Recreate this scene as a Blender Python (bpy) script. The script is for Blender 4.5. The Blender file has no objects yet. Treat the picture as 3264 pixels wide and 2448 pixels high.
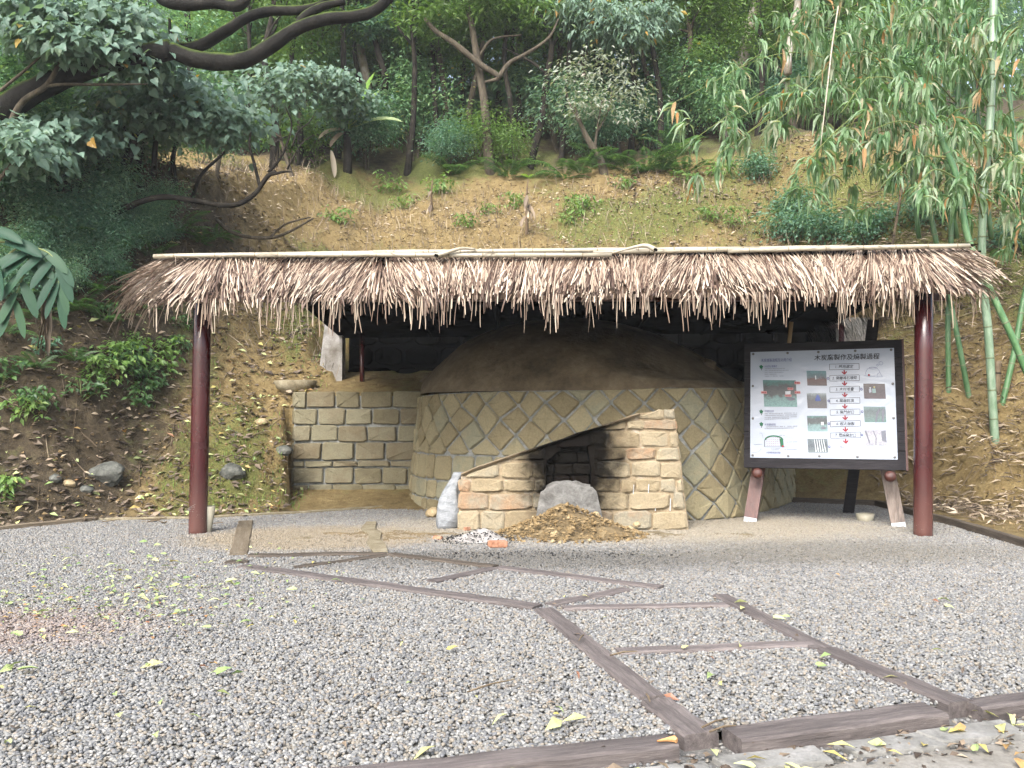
import bpy, math, random
import numpy as np
from mathutils import Vector, Matrix
R = math.radians
random.seed(7)
RNG = np.random.default_rng(11)
scene = bpy.context.scene
COL = scene.collection

# ---------------------------------------------------------------- camera
F, CX, CY, HC, PITCH = 2700.0, 1632.0, 1224.0, 1.4, R(2.25)
cam_d = bpy.data.cameras.new('camera')
cam_d.sensor_fit = 'HORIZONTAL'; cam_d.sensor_width = 36.0
cam_d.lens = 36.0 * F / 3264.0
cam_d.clip_start = 0.05; cam_d.clip_end = 400
cam = bpy.data.objects.new('camera', cam_d); COL.objects.link(cam)
cam.location = (0, 0, HC); cam.rotation_euler = (R(90) + PITCH, 0, 0)
scene.camera = cam
# ---------------------------------------------------------------- sky, sun, exposure
SUN_EL, SUN_AZ = R(43), R(203)
world = bpy.data.worlds.new('World'); scene.world = world; world.use_nodes = True
wn = world.node_tree; wn.nodes.clear()
sky = wn.nodes.new('ShaderNodeTexSky'); sky.sky_type = 'NISHITA'; sky.sun_disc = False
sky.sun_elevation = SUN_EL; sky.sun_rotation = SUN_AZ; sky.dust_density = 4.0; sky.air_density = 1.0
hs = wn.nodes.new('ShaderNodeHueSaturation'); hs.inputs['Saturation'].default_value = 0.72
bg = wn.nodes.new('ShaderNodeBackground'); bg.inputs['Strength'].default_value = 0.15
wo = wn.nodes.new('ShaderNodeOutputWorld')
wn.links.new(sky.outputs[0], hs.inputs['Color']); wn.links.new(hs.outputs[0], bg.inputs['Color']); wn.links.new(bg.outputs[0], wo.inputs['Surface'])
sun_d = bpy.data.lights.new('sun', 'SUN'); sun_d.energy = 2.2; sun_d.angle = R(35); sun_d.color = (1.0, 0.985, 0.96)
sun = bpy.data.objects.new('sun', sun_d); COL.objects.link(sun)
sdir = Vector((math.sin(SUN_AZ) * math.cos(SUN_EL), math.cos(SUN_AZ) * math.cos(SUN_EL), math.sin(SUN_EL)))
sun.rotation_euler = sdir.to_track_quat('Z', 'Y').to_euler(); sun.location = (0, 0, 30)
vs = scene.view_settings
vs.view_transform = 'Standard'; vs.look = 'None'; vs.gamma = 1.0; vs.use_curve_mapping = False
vs.exposure = 1.58
scene.render.engine = 'CYCLES'
scene.cycles.use_denoising = True; scene.cycles.denoising_input_passes = 'RGB_ALBEDO_NORMAL'; scene.cycles.denoising_prefilter = 'ACCURATE'
scene.cycles.max_bounces = 6; scene.cycles.diffuse_bounces = 3; scene.cycles.glossy_bounces = 2
scene.cycles.transmission_bounces = 3; scene.cycles.transparent_max_bounces = 4
scene.cycles.use_adaptive_sampling = True; scene.cycles.adaptive_threshold = 0.03

# ---------------------------------------------------------------- helpers
_cp, _sp = math.cos(PITCH), math.sin(PITCH)
def ray(x, y):
    a = (x - CX) / F; b = (CY - y) / F
    return Vector((a, _cp - b * _sp, _sp + b * _cp))
def at(x, y, Y):
    r = ray(x, y); t = Y / r.y
    return Vector((r.x * t, Y, HC + r.z * t))
def gnd(x, y, z=0.0):
    r = ray(x, y); t = (z - HC) / r.z
    return Vector((r.x * t, r.y * t, z))

def tag(o, label=None, cat=None, group=None, kind=None):
    if label: o['label'] = label
    if cat: o['category'] = cat
    if group: o['group'] = group
    if kind: o['kind'] = kind
    return o
def link(o, parent=None):
    COL.objects.link(o)
    if parent is not None: o.parent = parent
    return o
def empty(name, loc=(0, 0, 0), rz=0):
    o = bpy.data.objects.new(name, None); o.location = loc; o.rotation_euler = (0, 0, rz)
    o.empty_display_size = 0.2
    return link(o)
def data(name, V, Fc, mat, smooth=False, tint=None):
    me = bpy.data.meshes.new(name)
    me.from_pydata(V, [], Fc)
    if tint is not None:
        at_ = me.attributes.new('tint', 'FLOAT', 'FACE'); at_.data.foreach_set('value', np.asarray(tint, dtype=np.float32))
    if smooth: me.polygons.foreach_set('use_smooth', np.ones(len(me.polygons), dtype=bool))
    if mat is not None:
        for m in (mat if isinstance(mat, (list, tuple)) else [mat]): me.materials.append(m)
    me.update()
    return me
def obj(name, me, parent=None, loc=None):
    o = bpy.data.objects.new(name, me)
    if loc is not None: o.location = loc
    return link(o, parent)
def copy_tree(o, parent=None):
    c = o.copy(); COL.objects.link(c); c.parent = parent
    for ch in list(o.children): copy_tree(ch, c)
    return c

class MB:
    def __init__(s): s.v = []; s.f = []; s.t = []
    def add(s, V, Fs, t=0.5):
        o = len(s.v); s.v.extend([tuple(p) for p in V]); s.f.extend([tuple(i + o for i in f) for f in Fs]); s.t.extend([t] * len(Fs))
    def box(s, c, sz, M=None, t=0.5):
        x, y, z = [d / 2 for d in sz]
        V = [Vector((i * x, j * y, k * z)) for i in (-1, 1) for j in (-1, 1) for k in (-1, 1)]
        if M is not None: V = [M @ v for v in V]
        V = [v + Vector(c) for v in V]
        s.add(V, [(0, 1, 3, 2), (4, 6, 7, 5), (0, 4, 5, 1), (2, 3, 7, 6), (0, 2, 6, 4), (1, 5, 7, 3)], t)
    def tube(s, pts, rad, n=8, cap=True, t=0.5, jit=0.0):
        pts = [Vector(p) for p in pts]; m = len(pts)
        V = []; Fs = []
        up = Vector((0.13, 0.31, 0.94))
        for i, p in enumerate(pts):
            d = (pts[min(i + 1, m - 1)] - pts[max(i - 1, 0)]).normalized()
            a = d.cross(up)
            if a.length < 0.05: a = d.cross(Vector((1, 0, 0)))
            a.normalize(); b = d.cross(a)
            r = rad[i] if hasattr(rad, '__len__') else rad
            for k in range(n):
                w = 2 * math.pi * k / n; rr = r * (1 + random.uniform(-jit, jit))
                V.append(p + a * math.cos(w) * rr + b * math.sin(w) * rr)
        for i in range(m - 1):
            for k in range(n):
                Fs.append((i * n + k, i * n + (k + 1) % n, (i + 1) * n + (k + 1) % n, (i + 1) * n + k))
        if cap: Fs.append(tuple(range(n))[::-1]); Fs.append(tuple(range((m - 1) * n, m * n)))
        s.add(V, Fs, t)
    def build(s, name, mat, parent=None, smooth=False):
        return obj(name, data(name, s.v, s.f, mat, smooth, s.t), parent)

def curve_pts(pts, n=6):
    """Catmull-Rom through points"""
    P = [Vector(p) for p in pts]; P = [P[0] * 2 - P[1]] + P + [P[-1] * 2 - P[-2]]
    out = []
    for i in range(1, len(P) - 2):
        for k in range(n):
            t = k / n; a, b, c, d = P[i - 1], P[i], P[i + 1], P[i + 2]
            out.append(0.5 * ((2 * b) + (c - a) * t + (2 * a - 5 * b + 4 * c - d) * t * t + (3 * b - a - 3 * c + d) * t ** 3))
    out.append(P[-2]); return out
def interp_list(vals, m):
    x = np.linspace(0, len(vals) - 1, m); return list(np.interp(x, range(len(vals)), vals))

# value noise in numpy
_G = np.random.default_rng(5).random((256, 256))
def vnoise(x, y):
    xi = np.floor(x).astype(int); yi = np.floor(y).astype(int); fx = x - xi; fy = y - yi
    fx = fx * fx * (3 - 2 * fx); fy = fy * fy * (3 - 2 * fy)
    g = lambda a, b: _G[a % 256, b % 256]
    return (g(xi, yi) * (1 - fx) + g(xi + 1, yi) * fx) * (1 - fy) + (g(xi, yi + 1) * (1 - fx) + g(xi + 1, yi + 1) * fx) * fy - 0.5
def fnoise(x, y, sc, o=3):
    x = np.asarray(x, float); y = np.asarray(y, float); r = 0; a = 1
    for k in range(o): r = r + a * vnoise(x * sc + 17.3 * k, y * sc + 9.1 * k); sc *= 2.1; a *= 0.5
    return r

# ---------------------------------------------------------------- materials
def newmat(name):
    m = bpy.data.materials.new(name); m.use_nodes = True
    nt = m.node_tree; p = nt.nodes['Principled BSDF']
    return m, nt, p
KD = 0.72      # dims bare material colours to balance the exposure; leaves keep full colour
def ramp(nt, fac, stops, const=False, k=None):
    if k is None: k = 1.0 if max(max(c) for _, c in stops) > 1.0 else KD
    stops = [(p_, tuple(v * k for v in c)) for p_, c in stops]
    r = nt.nodes.new('ShaderNodeValToRGB'); cr = r.color_ramp
    if const: cr.interpolation = 'CONSTANT'
    while len(cr.elements) < len(stops): cr.elements.new(0.5)
    for e, (p, c) in zip(cr.elements, stops): e.position = p; e.color = (c[0], c[1], c[2], 1)
    nt.links.new(fac, r.inputs['Fac']); return r.outputs['Color']
def noise(nt, vec, scale, detail=4, rough=0.6, dist=0.0):
    n = nt.nodes.new('ShaderNodeTexNoise'); n.inputs['Scale'].default_value = scale; n.inputs['Detail'].default_value = detail
    n.inputs['Roughness'].default_value = rough; n.inputs['Distortion'].default_value = dist
    if vec is not None: nt.links.new(vec, n.inputs['Vector'])
    return n.outputs['Fac']
def coords(nt, which='Object', scale=None):
    if which == 'Position': o = nt.nodes.new('ShaderNodeNewGeometry').outputs['Position']
    else: o = nt.nodes.new('ShaderNodeTexCoord').outputs[which]
    if scale is not None:
        mp = nt.nodes.new('ShaderNodeMapping'); mp.inputs['Scale'].default_value = scale; nt.links.new(o, mp.inputs['Vector']); o = mp.outputs[0]
    return o
def mixc(nt, fac, a, b, mode='MIX'):
    m = nt.nodes.new('ShaderNodeMix'); m.data_type = 'RGBA'; m.blend_type = mode
    for sock, v in ((m.inputs[0], fac), (m.inputs[6], a), (m.inputs[7], b)):
        if isinstance(v, (int, float)): sock.default_value = v
        elif isinstance(v, (tuple, list)): sock.default_value = (v[0], v[1], v[2], 1)
        else: nt.links.new(v, sock)
    return m.outputs[2]
def mathn(nt, op, a, b=0.0, clamp=False):
    m = nt.nodes.new('ShaderNodeMath'); m.operation = op; m.use_clamp = clamp
    for i, v in enumerate((a, b)):
        if isinstance(v, (int, float)): m.inputs[i].default_value = v
        else: nt.links.new(v, m.inputs[i])
    return m.outputs[0]
def bump(nt, p, h, strength=0.4, dist=0.02):
    b = nt.nodes.new('ShaderNodeBump'); b.inputs['Strength'].default_value = strength; b.inputs['Distance'].default_value = dist
    nt.links.new(h, b.inputs['Height']); nt.links.new(b.outputs[0], p.inputs['Normal'])
def attr(nt, name='tint'):
    a = nt.nodes.new('ShaderNodeAttribute'); a.attribute_name = name; return a.outputs['Fac']
def orand(nt): return nt.nodes.new('ShaderNodeObjectInfo').outputs['Random']
def smoothmask(nt, v, lo, hi):
    m = nt.nodes.new('ShaderNodeMapRange'); m.interpolation_type = 'SMOOTHSTEP'
    m.inputs['From Min'].default_value = lo; m.inputs['From Max'].default_value = hi
    nt.links.new(v, m.inputs['Value']); return m.outputs[0]
def distmask(nt, c, r0, r1, squash=(1, 1, 1)):
    """1 inside r0, 0 beyond r1 of a world point"""
    pos = coords(nt, 'Position')
    s = nt.nodes.new('ShaderNodeVectorMath'); s.operation = 'SUBTRACT'; nt.links.new(pos, s.inputs[0]); s.inputs[1].default_value = c
    q = nt.nodes.new('ShaderNodeVectorMath'); q.operation = 'MULTIPLY'; nt.links.new(s.outputs[0], q.inputs[0]); q.inputs[1].default_value = squash
    l = nt.nodes.new('ShaderNodeVectorMath'); l.operation = 'LENGTH'; nt.links.new(q.outputs[0], l.inputs[0])
    d = mathn(nt, 'ADD', l.outputs['Value'], mathn(nt, 'MULTIPLY', mathn(nt, 'SUBTRACT', noise(nt, pos, 5.0, 4), 0.5), (r1 - r0) * 0.9 + 0.1))
    return smoothmask(nt, d, r1, r0)

def leafmat(name, stops, rough=0.42, transl=0.4, spec=0.45):
    m, nt, p = newmat(name)
    c = ramp(nt, attr(nt), stops, k=1.0)
    nt.links.new(c, p.inputs['Base Color']); p.inputs['Roughness'].default_value = rough
    p.inputs['Specular IOR Level'].default_value = spec
    tr = nt.nodes.new('ShaderNodeBsdfTranslucent'); nt.links.new(mixc(nt, 0.5, c, (0.35, 0.5, 0.05), 'MULTIPLY'), tr.inputs['Color'])
    c2 = mixc(nt, 1.0, c, (1.5, 1.5, 0.75), 'MULTIPLY'); nt.links.new(c2, tr.inputs['Color'])
    ms = nt.nodes.new('ShaderNodeMixShader'); ms.inputs[0].default_value = transl
    nt.links.new(p.outputs[0], ms.inputs[1]); nt.links.new(tr.outputs[0], ms.inputs[2])
    nt.links.new(ms.outputs[0], nt.nodes['Material Output'].inputs['Surface'])
    return m
def mottled(name, stops, scale=6, rough=0.9, bs=0.5, bd=0.02, fine=40, which='Object', stretch=None, spec=0.3, rnd=0.0):
    m, nt, p = newmat(name)
    v = coords(nt, which, stretch)
    n1 = noise(nt, v, scale, 6, 0.65)
    c = ramp(nt, n1, stops)
    n2 = noise(nt, v, fine, 4, 0.7)
    c = mixc(nt, 0.35, c, ramp(nt, n2, [(0.25, (0.25, 0.25, 0.25)), (0.75, (1.35, 1.35, 1.35))]), 'MULTIPLY')
    if rnd: 
        rr = nt.nodes.new('ShaderNodeMapRange'); rr.inputs['To Min'].default_value = 1 - rnd; rr.inputs['To Max'].default_value = 1 + rnd
        nt.links.new(orand(nt), rr.inputs['Value'])
        cc = nt.nodes.new('ShaderNodeCombineColor')
        for i in range(3): nt.links.new(rr.outputs[0], cc.inputs[i])
        c = mixc(nt, 1.0, c, cc.outputs[0], 'MULTIPLY')
    nt.links.new(c, p.inputs['Base Color']); p.inputs['Roughness'].default_value = rough; p.inputs['Specular IOR Level'].default_value = spec
    bump(nt, p, mathn(nt, 'ADD', n1, mathn(nt, 'MULTIPLY', n2, 0.5)), bs, bd)
    return m
def flat(name, c, rough=0.6, spec=0.4):
    c = tuple(v * KD for v in c)
    m, nt, p = newmat(name)
    v = coords(nt, 'Object'); n = noise(nt, v, 25, 4)
    col = mixc(nt, 0.25, c, ramp(nt, n, [(0.3, (0.5, 0.5, 0.5)), (0.7, (1.3, 1.3, 1.3))]), 'MULTIPLY')
    nt.links.new(col, p.inputs['Base Color']); p.inputs['Roughness'].default_value = rough; p.inputs['Specular IOR Level'].default_value = spec
    return m

M = {}
# world positions used by stain masks
FIRE = at(1826, 1452, 10.5)
# ---- earth of the hillside
def earth_mat():
    m, nt, p = newmat('earth')
    v = coords(nt, 'Position')
    n1 = noise(nt, v, 0.9, 6, 0.65); n2 = noise(nt, v, 6.0, 8, 0.7); n3 = noise(nt, v, 30.0, 6, 0.75)
    base = ramp(nt, n2, [(0.25, (0.11, 0.08, 0.035)), (0.45, (0.22, 0.16, 0.072)), (0.6, (0.29, 0.22, 0.105)), (0.8, (0.38, 0.30, 0.16))])
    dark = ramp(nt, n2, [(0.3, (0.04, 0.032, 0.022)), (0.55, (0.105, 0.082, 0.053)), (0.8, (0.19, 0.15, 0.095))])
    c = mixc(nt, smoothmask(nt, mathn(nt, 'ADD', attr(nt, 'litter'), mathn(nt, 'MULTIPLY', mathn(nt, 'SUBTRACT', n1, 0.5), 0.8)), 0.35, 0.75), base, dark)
    green = ramp(nt, n3, [(0.3, (0.06, 0.085, 0.02)), (0.7, (0.15, 0.19, 0.05))])
    gm = smoothmask(nt, mathn(nt, 'ADD', attr(nt, 'moss'), mathn(nt, 'MULTIPLY', mathn(nt, 'SUBTRACT', n2, 0.5), 1.3)), 0.5, 0.95)
    c = mixc(nt, mathn(nt, 'MULTIPLY', gm, 0.7), c, green)
    c = mixc(nt, 0.55, c, ramp(nt, n3, [(0.3, (0.35, 0.33, 0.3)), (0.5, (1, 1, 1)), (0.72, (1.6, 1.55, 1.4))]), 'MULTIPLY')
    nt.links.new(c, p.inputs['Base Color']); p.inputs['Roughness'].default_value = 0.95; p.inputs['Specular IOR Level'].default_value = 0.15
    bump(nt, p, mathn(nt, 'ADD', n2, mathn(nt, 'MULTIPLY', n3, 0.6)), 0.9, 0.06)
    return m
M['earth'] = earth_mat()
M['clod'] = mottled('clod', [(0.3, (0.12, 0.08, 0.035)), (0.5, (0.26, 0.18, 0.085)), (0.7, (0.42, 0.32, 0.18))], 8, rough=0.95, which='Position')
M['rock'] = mottled('rock', [(0.3, (0.05, 0.052, 0.045)), (0.5, (0.12, 0.125, 0.11)), (0.75, (0.25, 0.25, 0.22))], 5, bs=0.7)
M['rock_tan'] = mottled('rock_tan', [(0.3, (0.25, 0.18, 0.09)), (0.5, (0.45, 0.35, 0.2)), (0.75, (0.6, 0.5, 0.32))], 9, bs=0.7)
def pebble_mat():
    m, nt, p = newmat('pebble')
    r = orand(nt)
    c = ramp(nt, r, [(0.0, (0.141, 0.142, 0.142)), (0.12, (0.202, 0.204, 0.203)), (0.30, (0.258, 0.257, 0.244)), (0.45, (0.236, 0.215, 0.180)), (0.58, (0.285, 0.279, 0.259)),
                     (0.70, (0.174, 0.178, 0.186)), (0.80, (0.280, 0.245, 0.197)), (0.88, (0.331, 0.326, 0.312)), (0.95, (0.246, 0.212, 0.180)), (0.975, (0.376, 0.369, 0.351))], True)
    n = noise(nt, coords(nt, 'Position'), 90, 3)
    c = mixc(nt, 0.4, c, ramp(nt, n, [(0.3, (0.6, 0.6, 0.6)), (0.7, (1.25, 1.25, 1.25))]), 'MULTIPLY')
    # trodden dust round the kiln mouth, raked-out soot plus the shed's shade painted in
    d1 = distmask(nt, gnd(2050, 1680), 1.1, 2.4, (0.55, 1.25, 1)); c = mixc(nt, mathn(nt, 'MULTIPLY', d1, 0.62), c, (0.24, 0.205, 0.145))
    d3 = distmask(nt, gnd(1000, 1715), 0.7, 1.3, (0.7, 1, 1)); c = mixc(nt, mathn(nt, 'MULTIPLY', d3, 0.6), c, (0.2, 0.155, 0.09))
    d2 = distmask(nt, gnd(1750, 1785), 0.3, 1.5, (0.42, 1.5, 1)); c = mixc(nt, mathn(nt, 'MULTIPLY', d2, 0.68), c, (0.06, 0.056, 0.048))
    d4 = distmask(nt, gnd(2700, 1760), 0.4, 1.6, (0.6, 1.4, 1)); c = mixc(nt, mathn(nt, 'MULTIPLY', d4, 0.6), c, (0.10, 0.09, 0.07))  # darker band before the shed, its shade put into the pebble colour
    d5 = distmask(nt, gnd(-60, 2010), 0.2, 0.9, (0.6, 1.0, 1)); c = mixc(nt, mathn(nt, 'MULTIPLY', d5, 0.14), c, (0.33, 0.12, 0.05))
    nt.links.new(c, p.inputs['Base Color']); p.inputs['Roughness'].default_value = 0.55; p.inputs['Specular IOR Level'].default_value = 0.4
    return m
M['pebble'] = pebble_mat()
M['gravel_base'] = mottled('gravel_base', [(0.3, (0.14, 0.135, 0.12)), (0.5, (0.24, 0.23, 0.205)), (0.7, (0.34, 0.33, 0.30))], 30, which='Position', fine=120)
M['dust'] = mottled('dust', [(0.3, (0.12, 0.093, 0.055)), (0.5, (0.23, 0.19, 0.12)), (0.7, (0.33, 0.28, 0.195))], 5, which='Position', fine=90, bd=0.01)
M['dust_dark'] = mottled('dust_dark', [(0.3, (0.09, 0.065, 0.035)), (0.5, (0.20, 0.145, 0.075)), (0.7, (0.30, 0.23, 0.13))], 7, which='Position', fine=90, bd=0.012)
def road_mat():
    m, nt, p = newmat('road_concrete')
    v = coords(nt, 'Position'); n1 = noise(nt, v, 2.2, 6, 0.7); n2 = noise(nt, v, 45, 4, 0.7)
    c = ramp(nt, n1, [(0.3, (0.15, 0.135, 0.11)), (0.5, (0.25, 0.235, 0.205)), (0.7, (0.34, 0.325, 0.295))])
    c = mixc(nt, 0.5, c, ramp(nt, n2, [(0.3, (0.55, 0.52, 0.48)), (0.6, (1.15, 1.15, 1.15))]), 'MULTIPLY')
    nt.links.new(c, p.inputs['Base Color']); p.inputs['Roughness'].default_value = 0.85
    bump(nt, p, n2, 0.4, 0.008); return m
M['road'] = road_mat()
M['asphalt'] = mottled('asphalt', [(0.3, (0.08, 0.08, 0.08)), (0.5, (0.17, 0.165, 0.155)), (0.75, (0.34, 0.33, 0.30))], 60, which='Position', fine=150)
M['concrete'] = mottled('concrete', [(0.3, (0.16, 0.155, 0.14)), (0.5, (0.28, 0.275, 0.255)), (0.7, (0.40, 0.39, 0.37))], 4, which='Position')
M['concrete_dirty'] = mottled('concrete_dirty', [(0.3, (0.16, 0.13, 0.08)), (0.5, (0.27, 0.23, 0.15)), (0.7, (0.36, 0.32, 0.23))], 5, which='Position')
def wood_mat(name, cols, rough=0.75, spec=0.3, along=(1.2, 14, 14), moss=False):
    m, nt, p = newmat(name)
    v = coords(nt, 'Object', along)
    n1 = noise(nt, v, 2.0, 6, 0.7, 0.4); n2 = noise(nt, coords(nt, 'Object', tuple(a * 4 for a in along)), 3.0, 4, 0.7)
    c = ramp(nt, n1, [(0.28, cols[0]), (0.5, cols[1]), (0.72, cols[2])])
    c = mixc(nt, 0.5, c, ramp(nt, n2, [(0.3, (0.45, 0.45, 0.45)), (0.65, (1.25, 1.25, 1.25))]), 'MULTIPLY')
    rr = nt.nodes.new('ShaderNodeMapRange'); rr.inputs['To Min'].default_value = 0.8; rr.inputs['To Max'].default_value = 1.2; nt.links.new(orand(nt), rr.inputs['Value'])
    cc = nt.nodes.new('ShaderNodeCombineColor'); [nt.links.new(rr.outputs[0], cc.inputs[i]) for i in range(3)]
    c = mixc(nt, 1.0, c, cc.outputs[0], 'MULTIPLY')
    nt.links.new(c, p.inputs['Base Color']); p.inputs['Roughness'].default_value = rough; p.inputs['Specular IOR Level'].default_value = spec
    bump(nt, p, mathn(nt, 'ADD', n1, n2), 0.5, 0.01); return m
M['sleeper'] = wood_mat('sleeper', [(0.075, 0.064, 0.062), (0.155, 0.132, 0.125), (0.26, 0.225, 0.212)])
M['sleeper_dark'] = wood_mat('sleeper_dark', [(0.05, 0.04, 0.033), (0.10, 0.08, 0.062), (0.17, 0.14, 0.11)])
M['sleeper_edge'] = wood_mat('sleeper_edge', [(0.13, 0.10, 0.07), (0.22, 0.175, 0.12), (0.32, 0.27, 0.2)])
M['darkwood'] = wood_mat('darkwood', [(0.008, 0.007, 0.009), (0.016, 0.014, 0.017), (0.035, 0.032, 0.036)], 0.6, 0.15, (1, 10, 10))
M['redwood'] = wood_mat('redwood', [(0.055, 0.017, 0.012), (0.095, 0.028, 0.02), (0.15, 0.05, 0.035)], 0.4, 0.5, (14, 14, 1.2))
M['greywood'] = wood_mat('greywood', [(0.10, 0.085, 0.08), (0.24, 0.19, 0.16), (0.42, 0.35, 0.30)], 0.7, 0.3, (14, 14, 1.2))
M['boards'] = wood_mat('boards', [(0.003, 0.0025, 0.0025), (0.006, 0.005, 0.005), (0.010, 0.009, 0.009)], 0.95, 0.0)  # near black: the unlit underside of the roof is put into the colour
def paint_mat():
    m, nt, p = newmat('maroon_paint')
    v = coords(nt, 'Object'); n1 = noise(nt, v, 2.5, 5); n2 = noise(nt, v, 38, 5, 0.8)
    c = ramp(nt, n1, [(0.3, (0.042, 0.006, 0.008)), (0.7, (0.068, 0.010, 0.012))])
    # chipped, limed foot
    sx = nt.nodes.new('ShaderNodeSeparateXYZ'); nt.links.new(coords(nt, 'Position'), sx.inputs[0])
    low = smoothmask(nt, sx.outputs[2], 0.9, 0.0)
    ch = mathn(nt, 'MULTIPLY', smoothmask(nt, n2, 0.63, 0.70), low)
    c = mixc(nt, mathn(nt, 'MULTIPLY', ch, 0.8), c, (0.5, 0.45, 0.42))
    c = mixc(nt, mathn(nt, 'MULTIPLY', low, 0.25), c, (0.22, 0.13, 0.10))
    nt.links.new(c, p.inputs['Base Color']); p.inputs['Roughness'].default_value = 0.24; p.inputs['Specular IOR Level'].default_value = 0.6
    return m
M['maroon'] = paint_mat()
def stone_mat(name, stops, soot=False, rnd=0.22, hue=0.5):
    m, nt, p = newmat(name)
    v = coords(nt, 'Position'); n1 = noise(nt, v, 4.5, 6, 0.7); n2 = noise(nt, v, 38, 5, 0.75)
    r = orand(nt)
    f = mathn(nt, 'ADD', mathn(nt, 'MULTIPLY', n1, 0.55), mathn(nt, 'MULTIPLY', r, hue))
    c = ramp(nt, f, stops)
    c = mixc(nt, 0.45, c, ramp(nt, n2, [(0.3, (0.5, 0.5, 0.5)), (0.65, (1.25, 1.25, 1.25))]), 'MULTIPLY')
    if soot:
        s = distmask(nt, FIRE, 0.50, 1.15, (1.3, 0.3, 0.95))
        c = mixc(nt, mathn(nt, 'MULTIPLY', s, 0.98), c, (0.002, 0.002, 0.0024))
    nt.links.new(c, p.inputs['Base Color']); p.inputs['Roughness'].default_value = 0.92; p.inputs['Specular IOR Level'].default_value = 0.2 if name != 'rear' else 0.0
    if soot: nt.links.new(mathn(nt, 'MULTIPLY', mathn(nt, 'SUBTRACT', 1.0, s), 0.2), p.inputs['Specular IOR Level'])
    bump(nt, p, mathn(nt, 'ADD', n1, mathn(nt, 'MULTIPLY', n2, 0.7)), 0.7, 0.025); return m
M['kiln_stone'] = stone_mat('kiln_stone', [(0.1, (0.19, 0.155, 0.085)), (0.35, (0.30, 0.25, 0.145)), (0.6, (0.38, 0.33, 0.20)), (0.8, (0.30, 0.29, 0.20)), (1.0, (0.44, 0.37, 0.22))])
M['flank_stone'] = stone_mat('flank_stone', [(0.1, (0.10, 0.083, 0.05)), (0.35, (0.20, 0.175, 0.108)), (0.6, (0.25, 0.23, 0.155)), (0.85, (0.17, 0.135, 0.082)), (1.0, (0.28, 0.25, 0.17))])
M['fire_stone'] = stone_mat('fire_stone', [(0.1, (0.210, 0.153, 0.090)), (0.35, (0.336, 0.272, 0.171)), (0.55, (0.386, 0.323, 0.216)), (0.72, (0.319, 0.289, 0.216)), (0.88, (0.361, 0.230, 0.135)), (1.0, (0.470, 0.383, 0.297))], soot=True, hue=0.6)
M['mortar'] = mottled('mortar', [(0.3, (0.15, 0.16, 0.145)), (0.5, (0.30, 0.31, 0.29)), (0.7, (0.46, 0.46, 0.43))], 9, which='Position')
def clay_core():
    m, nt, p = newmat('clay_core')
    v = coords(nt, 'Position'); n1 = noise(nt, v, 7, 6, 0.7); n2 = noise(nt, v, 50, 5, 0.7)
    c = ramp(nt, n1, [(0.3, (0.26, 0.19, 0.11)), (0.55, (0.40, 0.32, 0.21)), (0.72, (0.60, 0.53, 0.44))])
    c = mixc(nt, 0.4, c, ramp(nt, n2, [(0.3, (0.5, 0.5, 0.5)), (0.65, (1.2, 1.2, 1.2))]), 'MULTIPLY')
    s = distmask(nt, FIRE, 0.50, 1.15, (1.3, 0.3, 0.95)); c = mixc(nt, mathn(nt, 'MULTIPLY', s, 0.98), c, (0.002, 0.002, 0.0024))
    nt.links.new(mathn(nt, 'MULTIPLY', mathn(nt, 'SUBTRACT', 1.0, s), 0.2), p.inputs['Specular IOR Level'])
    nt.links.new(c, p.inputs['Base Color']); p.inputs['Roughness'].default_value = 0.95; bump(nt, p, mathn(nt, 'ADD', n1, n2), 0.6, 0.02); return m
M['fire_core'] = clay_core()
M['soot'] = flat('soot', (0.004, 0.004, 0.0045), 0.95, 0.0)  # on the rear wall core this black also carries the roof's shade
M['dome'] = mottled('dome', [(0.3, (0.08, 0.06, 0.035)), (0.5, (0.17, 0.13, 0.078)), (0.7, (0.26, 0.205, 0.13))], 2.5, which='Position', bd=0.04, fine=14)
M['rear'] = stone_mat('rear', [(0.1, (0.0015, 0.0015, 0.0015)), (0.5, (0.003, 0.003, 0.003)), (1.0, (0.006, 0.006, 0.0055))])  # near black: soot together with painted shade from the roof
M['grey_render'] = mottled('grey_render', [(0.3, (0.09, 0.085, 0.075)), (0.5, (0.17, 0.165, 0.155)), (0.7, (0.25, 0.245, 0.23))], 8, which='Position', bd=0.06)
M['ash'] = mottled('ash', [(0.3, (0.12, 0.115, 0.11)), (0.5, (0.40, 0.38, 0.36)), (0.7, (0.58, 0.55, 0.53))], 14, which='Position', fine=60)
M['charcoal'] = flat('charcoal', (0.012, 0.012, 0.013), 0.8)
M['brick'] = mottled('brick', [(0.3, (0.34, 0.15, 0.09)), (0.5, (0.50, 0.25, 0.15)), (0.7, (0.58, 0.34, 0.23))], 18, bd=0.006)
M['bag'] = mottled('bag', [(0.3, (0.20, 0.215, 0.23)), (0.5, (0.32, 0.34, 0.36)), (0.7, (0.43, 0.45, 0.47))], 7, rough=0.45, bs=0.8, bd=0.03, stretch=(1, 1, 2.5), spec=0.5)
M['plastic'] = flat('plastic', (0.40, 0.37, 0.28), 0.5)
M['plastic_in'] = flat('plastic_in', (0.14, 0.12, 0.09), 0.7)
M['bolt'] = flat('bolt', (0.05, 0.05, 0.05), 0.35, 0.7)
M['white_paint'] = flat('white_paint', (0.62, 0.64, 0.66), 0.7)
M['tan_wood'] = flat('tan_wood', (0.28, 0.19, 0.09), 0.6)
def straw_mat(name, stops, rough=0.6):
    m, nt, p = newmat(name)
    c = ramp(nt, attr(nt), stops); nt.links.new(c, p.inputs['Base Color']); p.inputs['Roughness'].default_value = rough; p.inputs['Specular IOR Level'].default_value = 0.35
    return m
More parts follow.
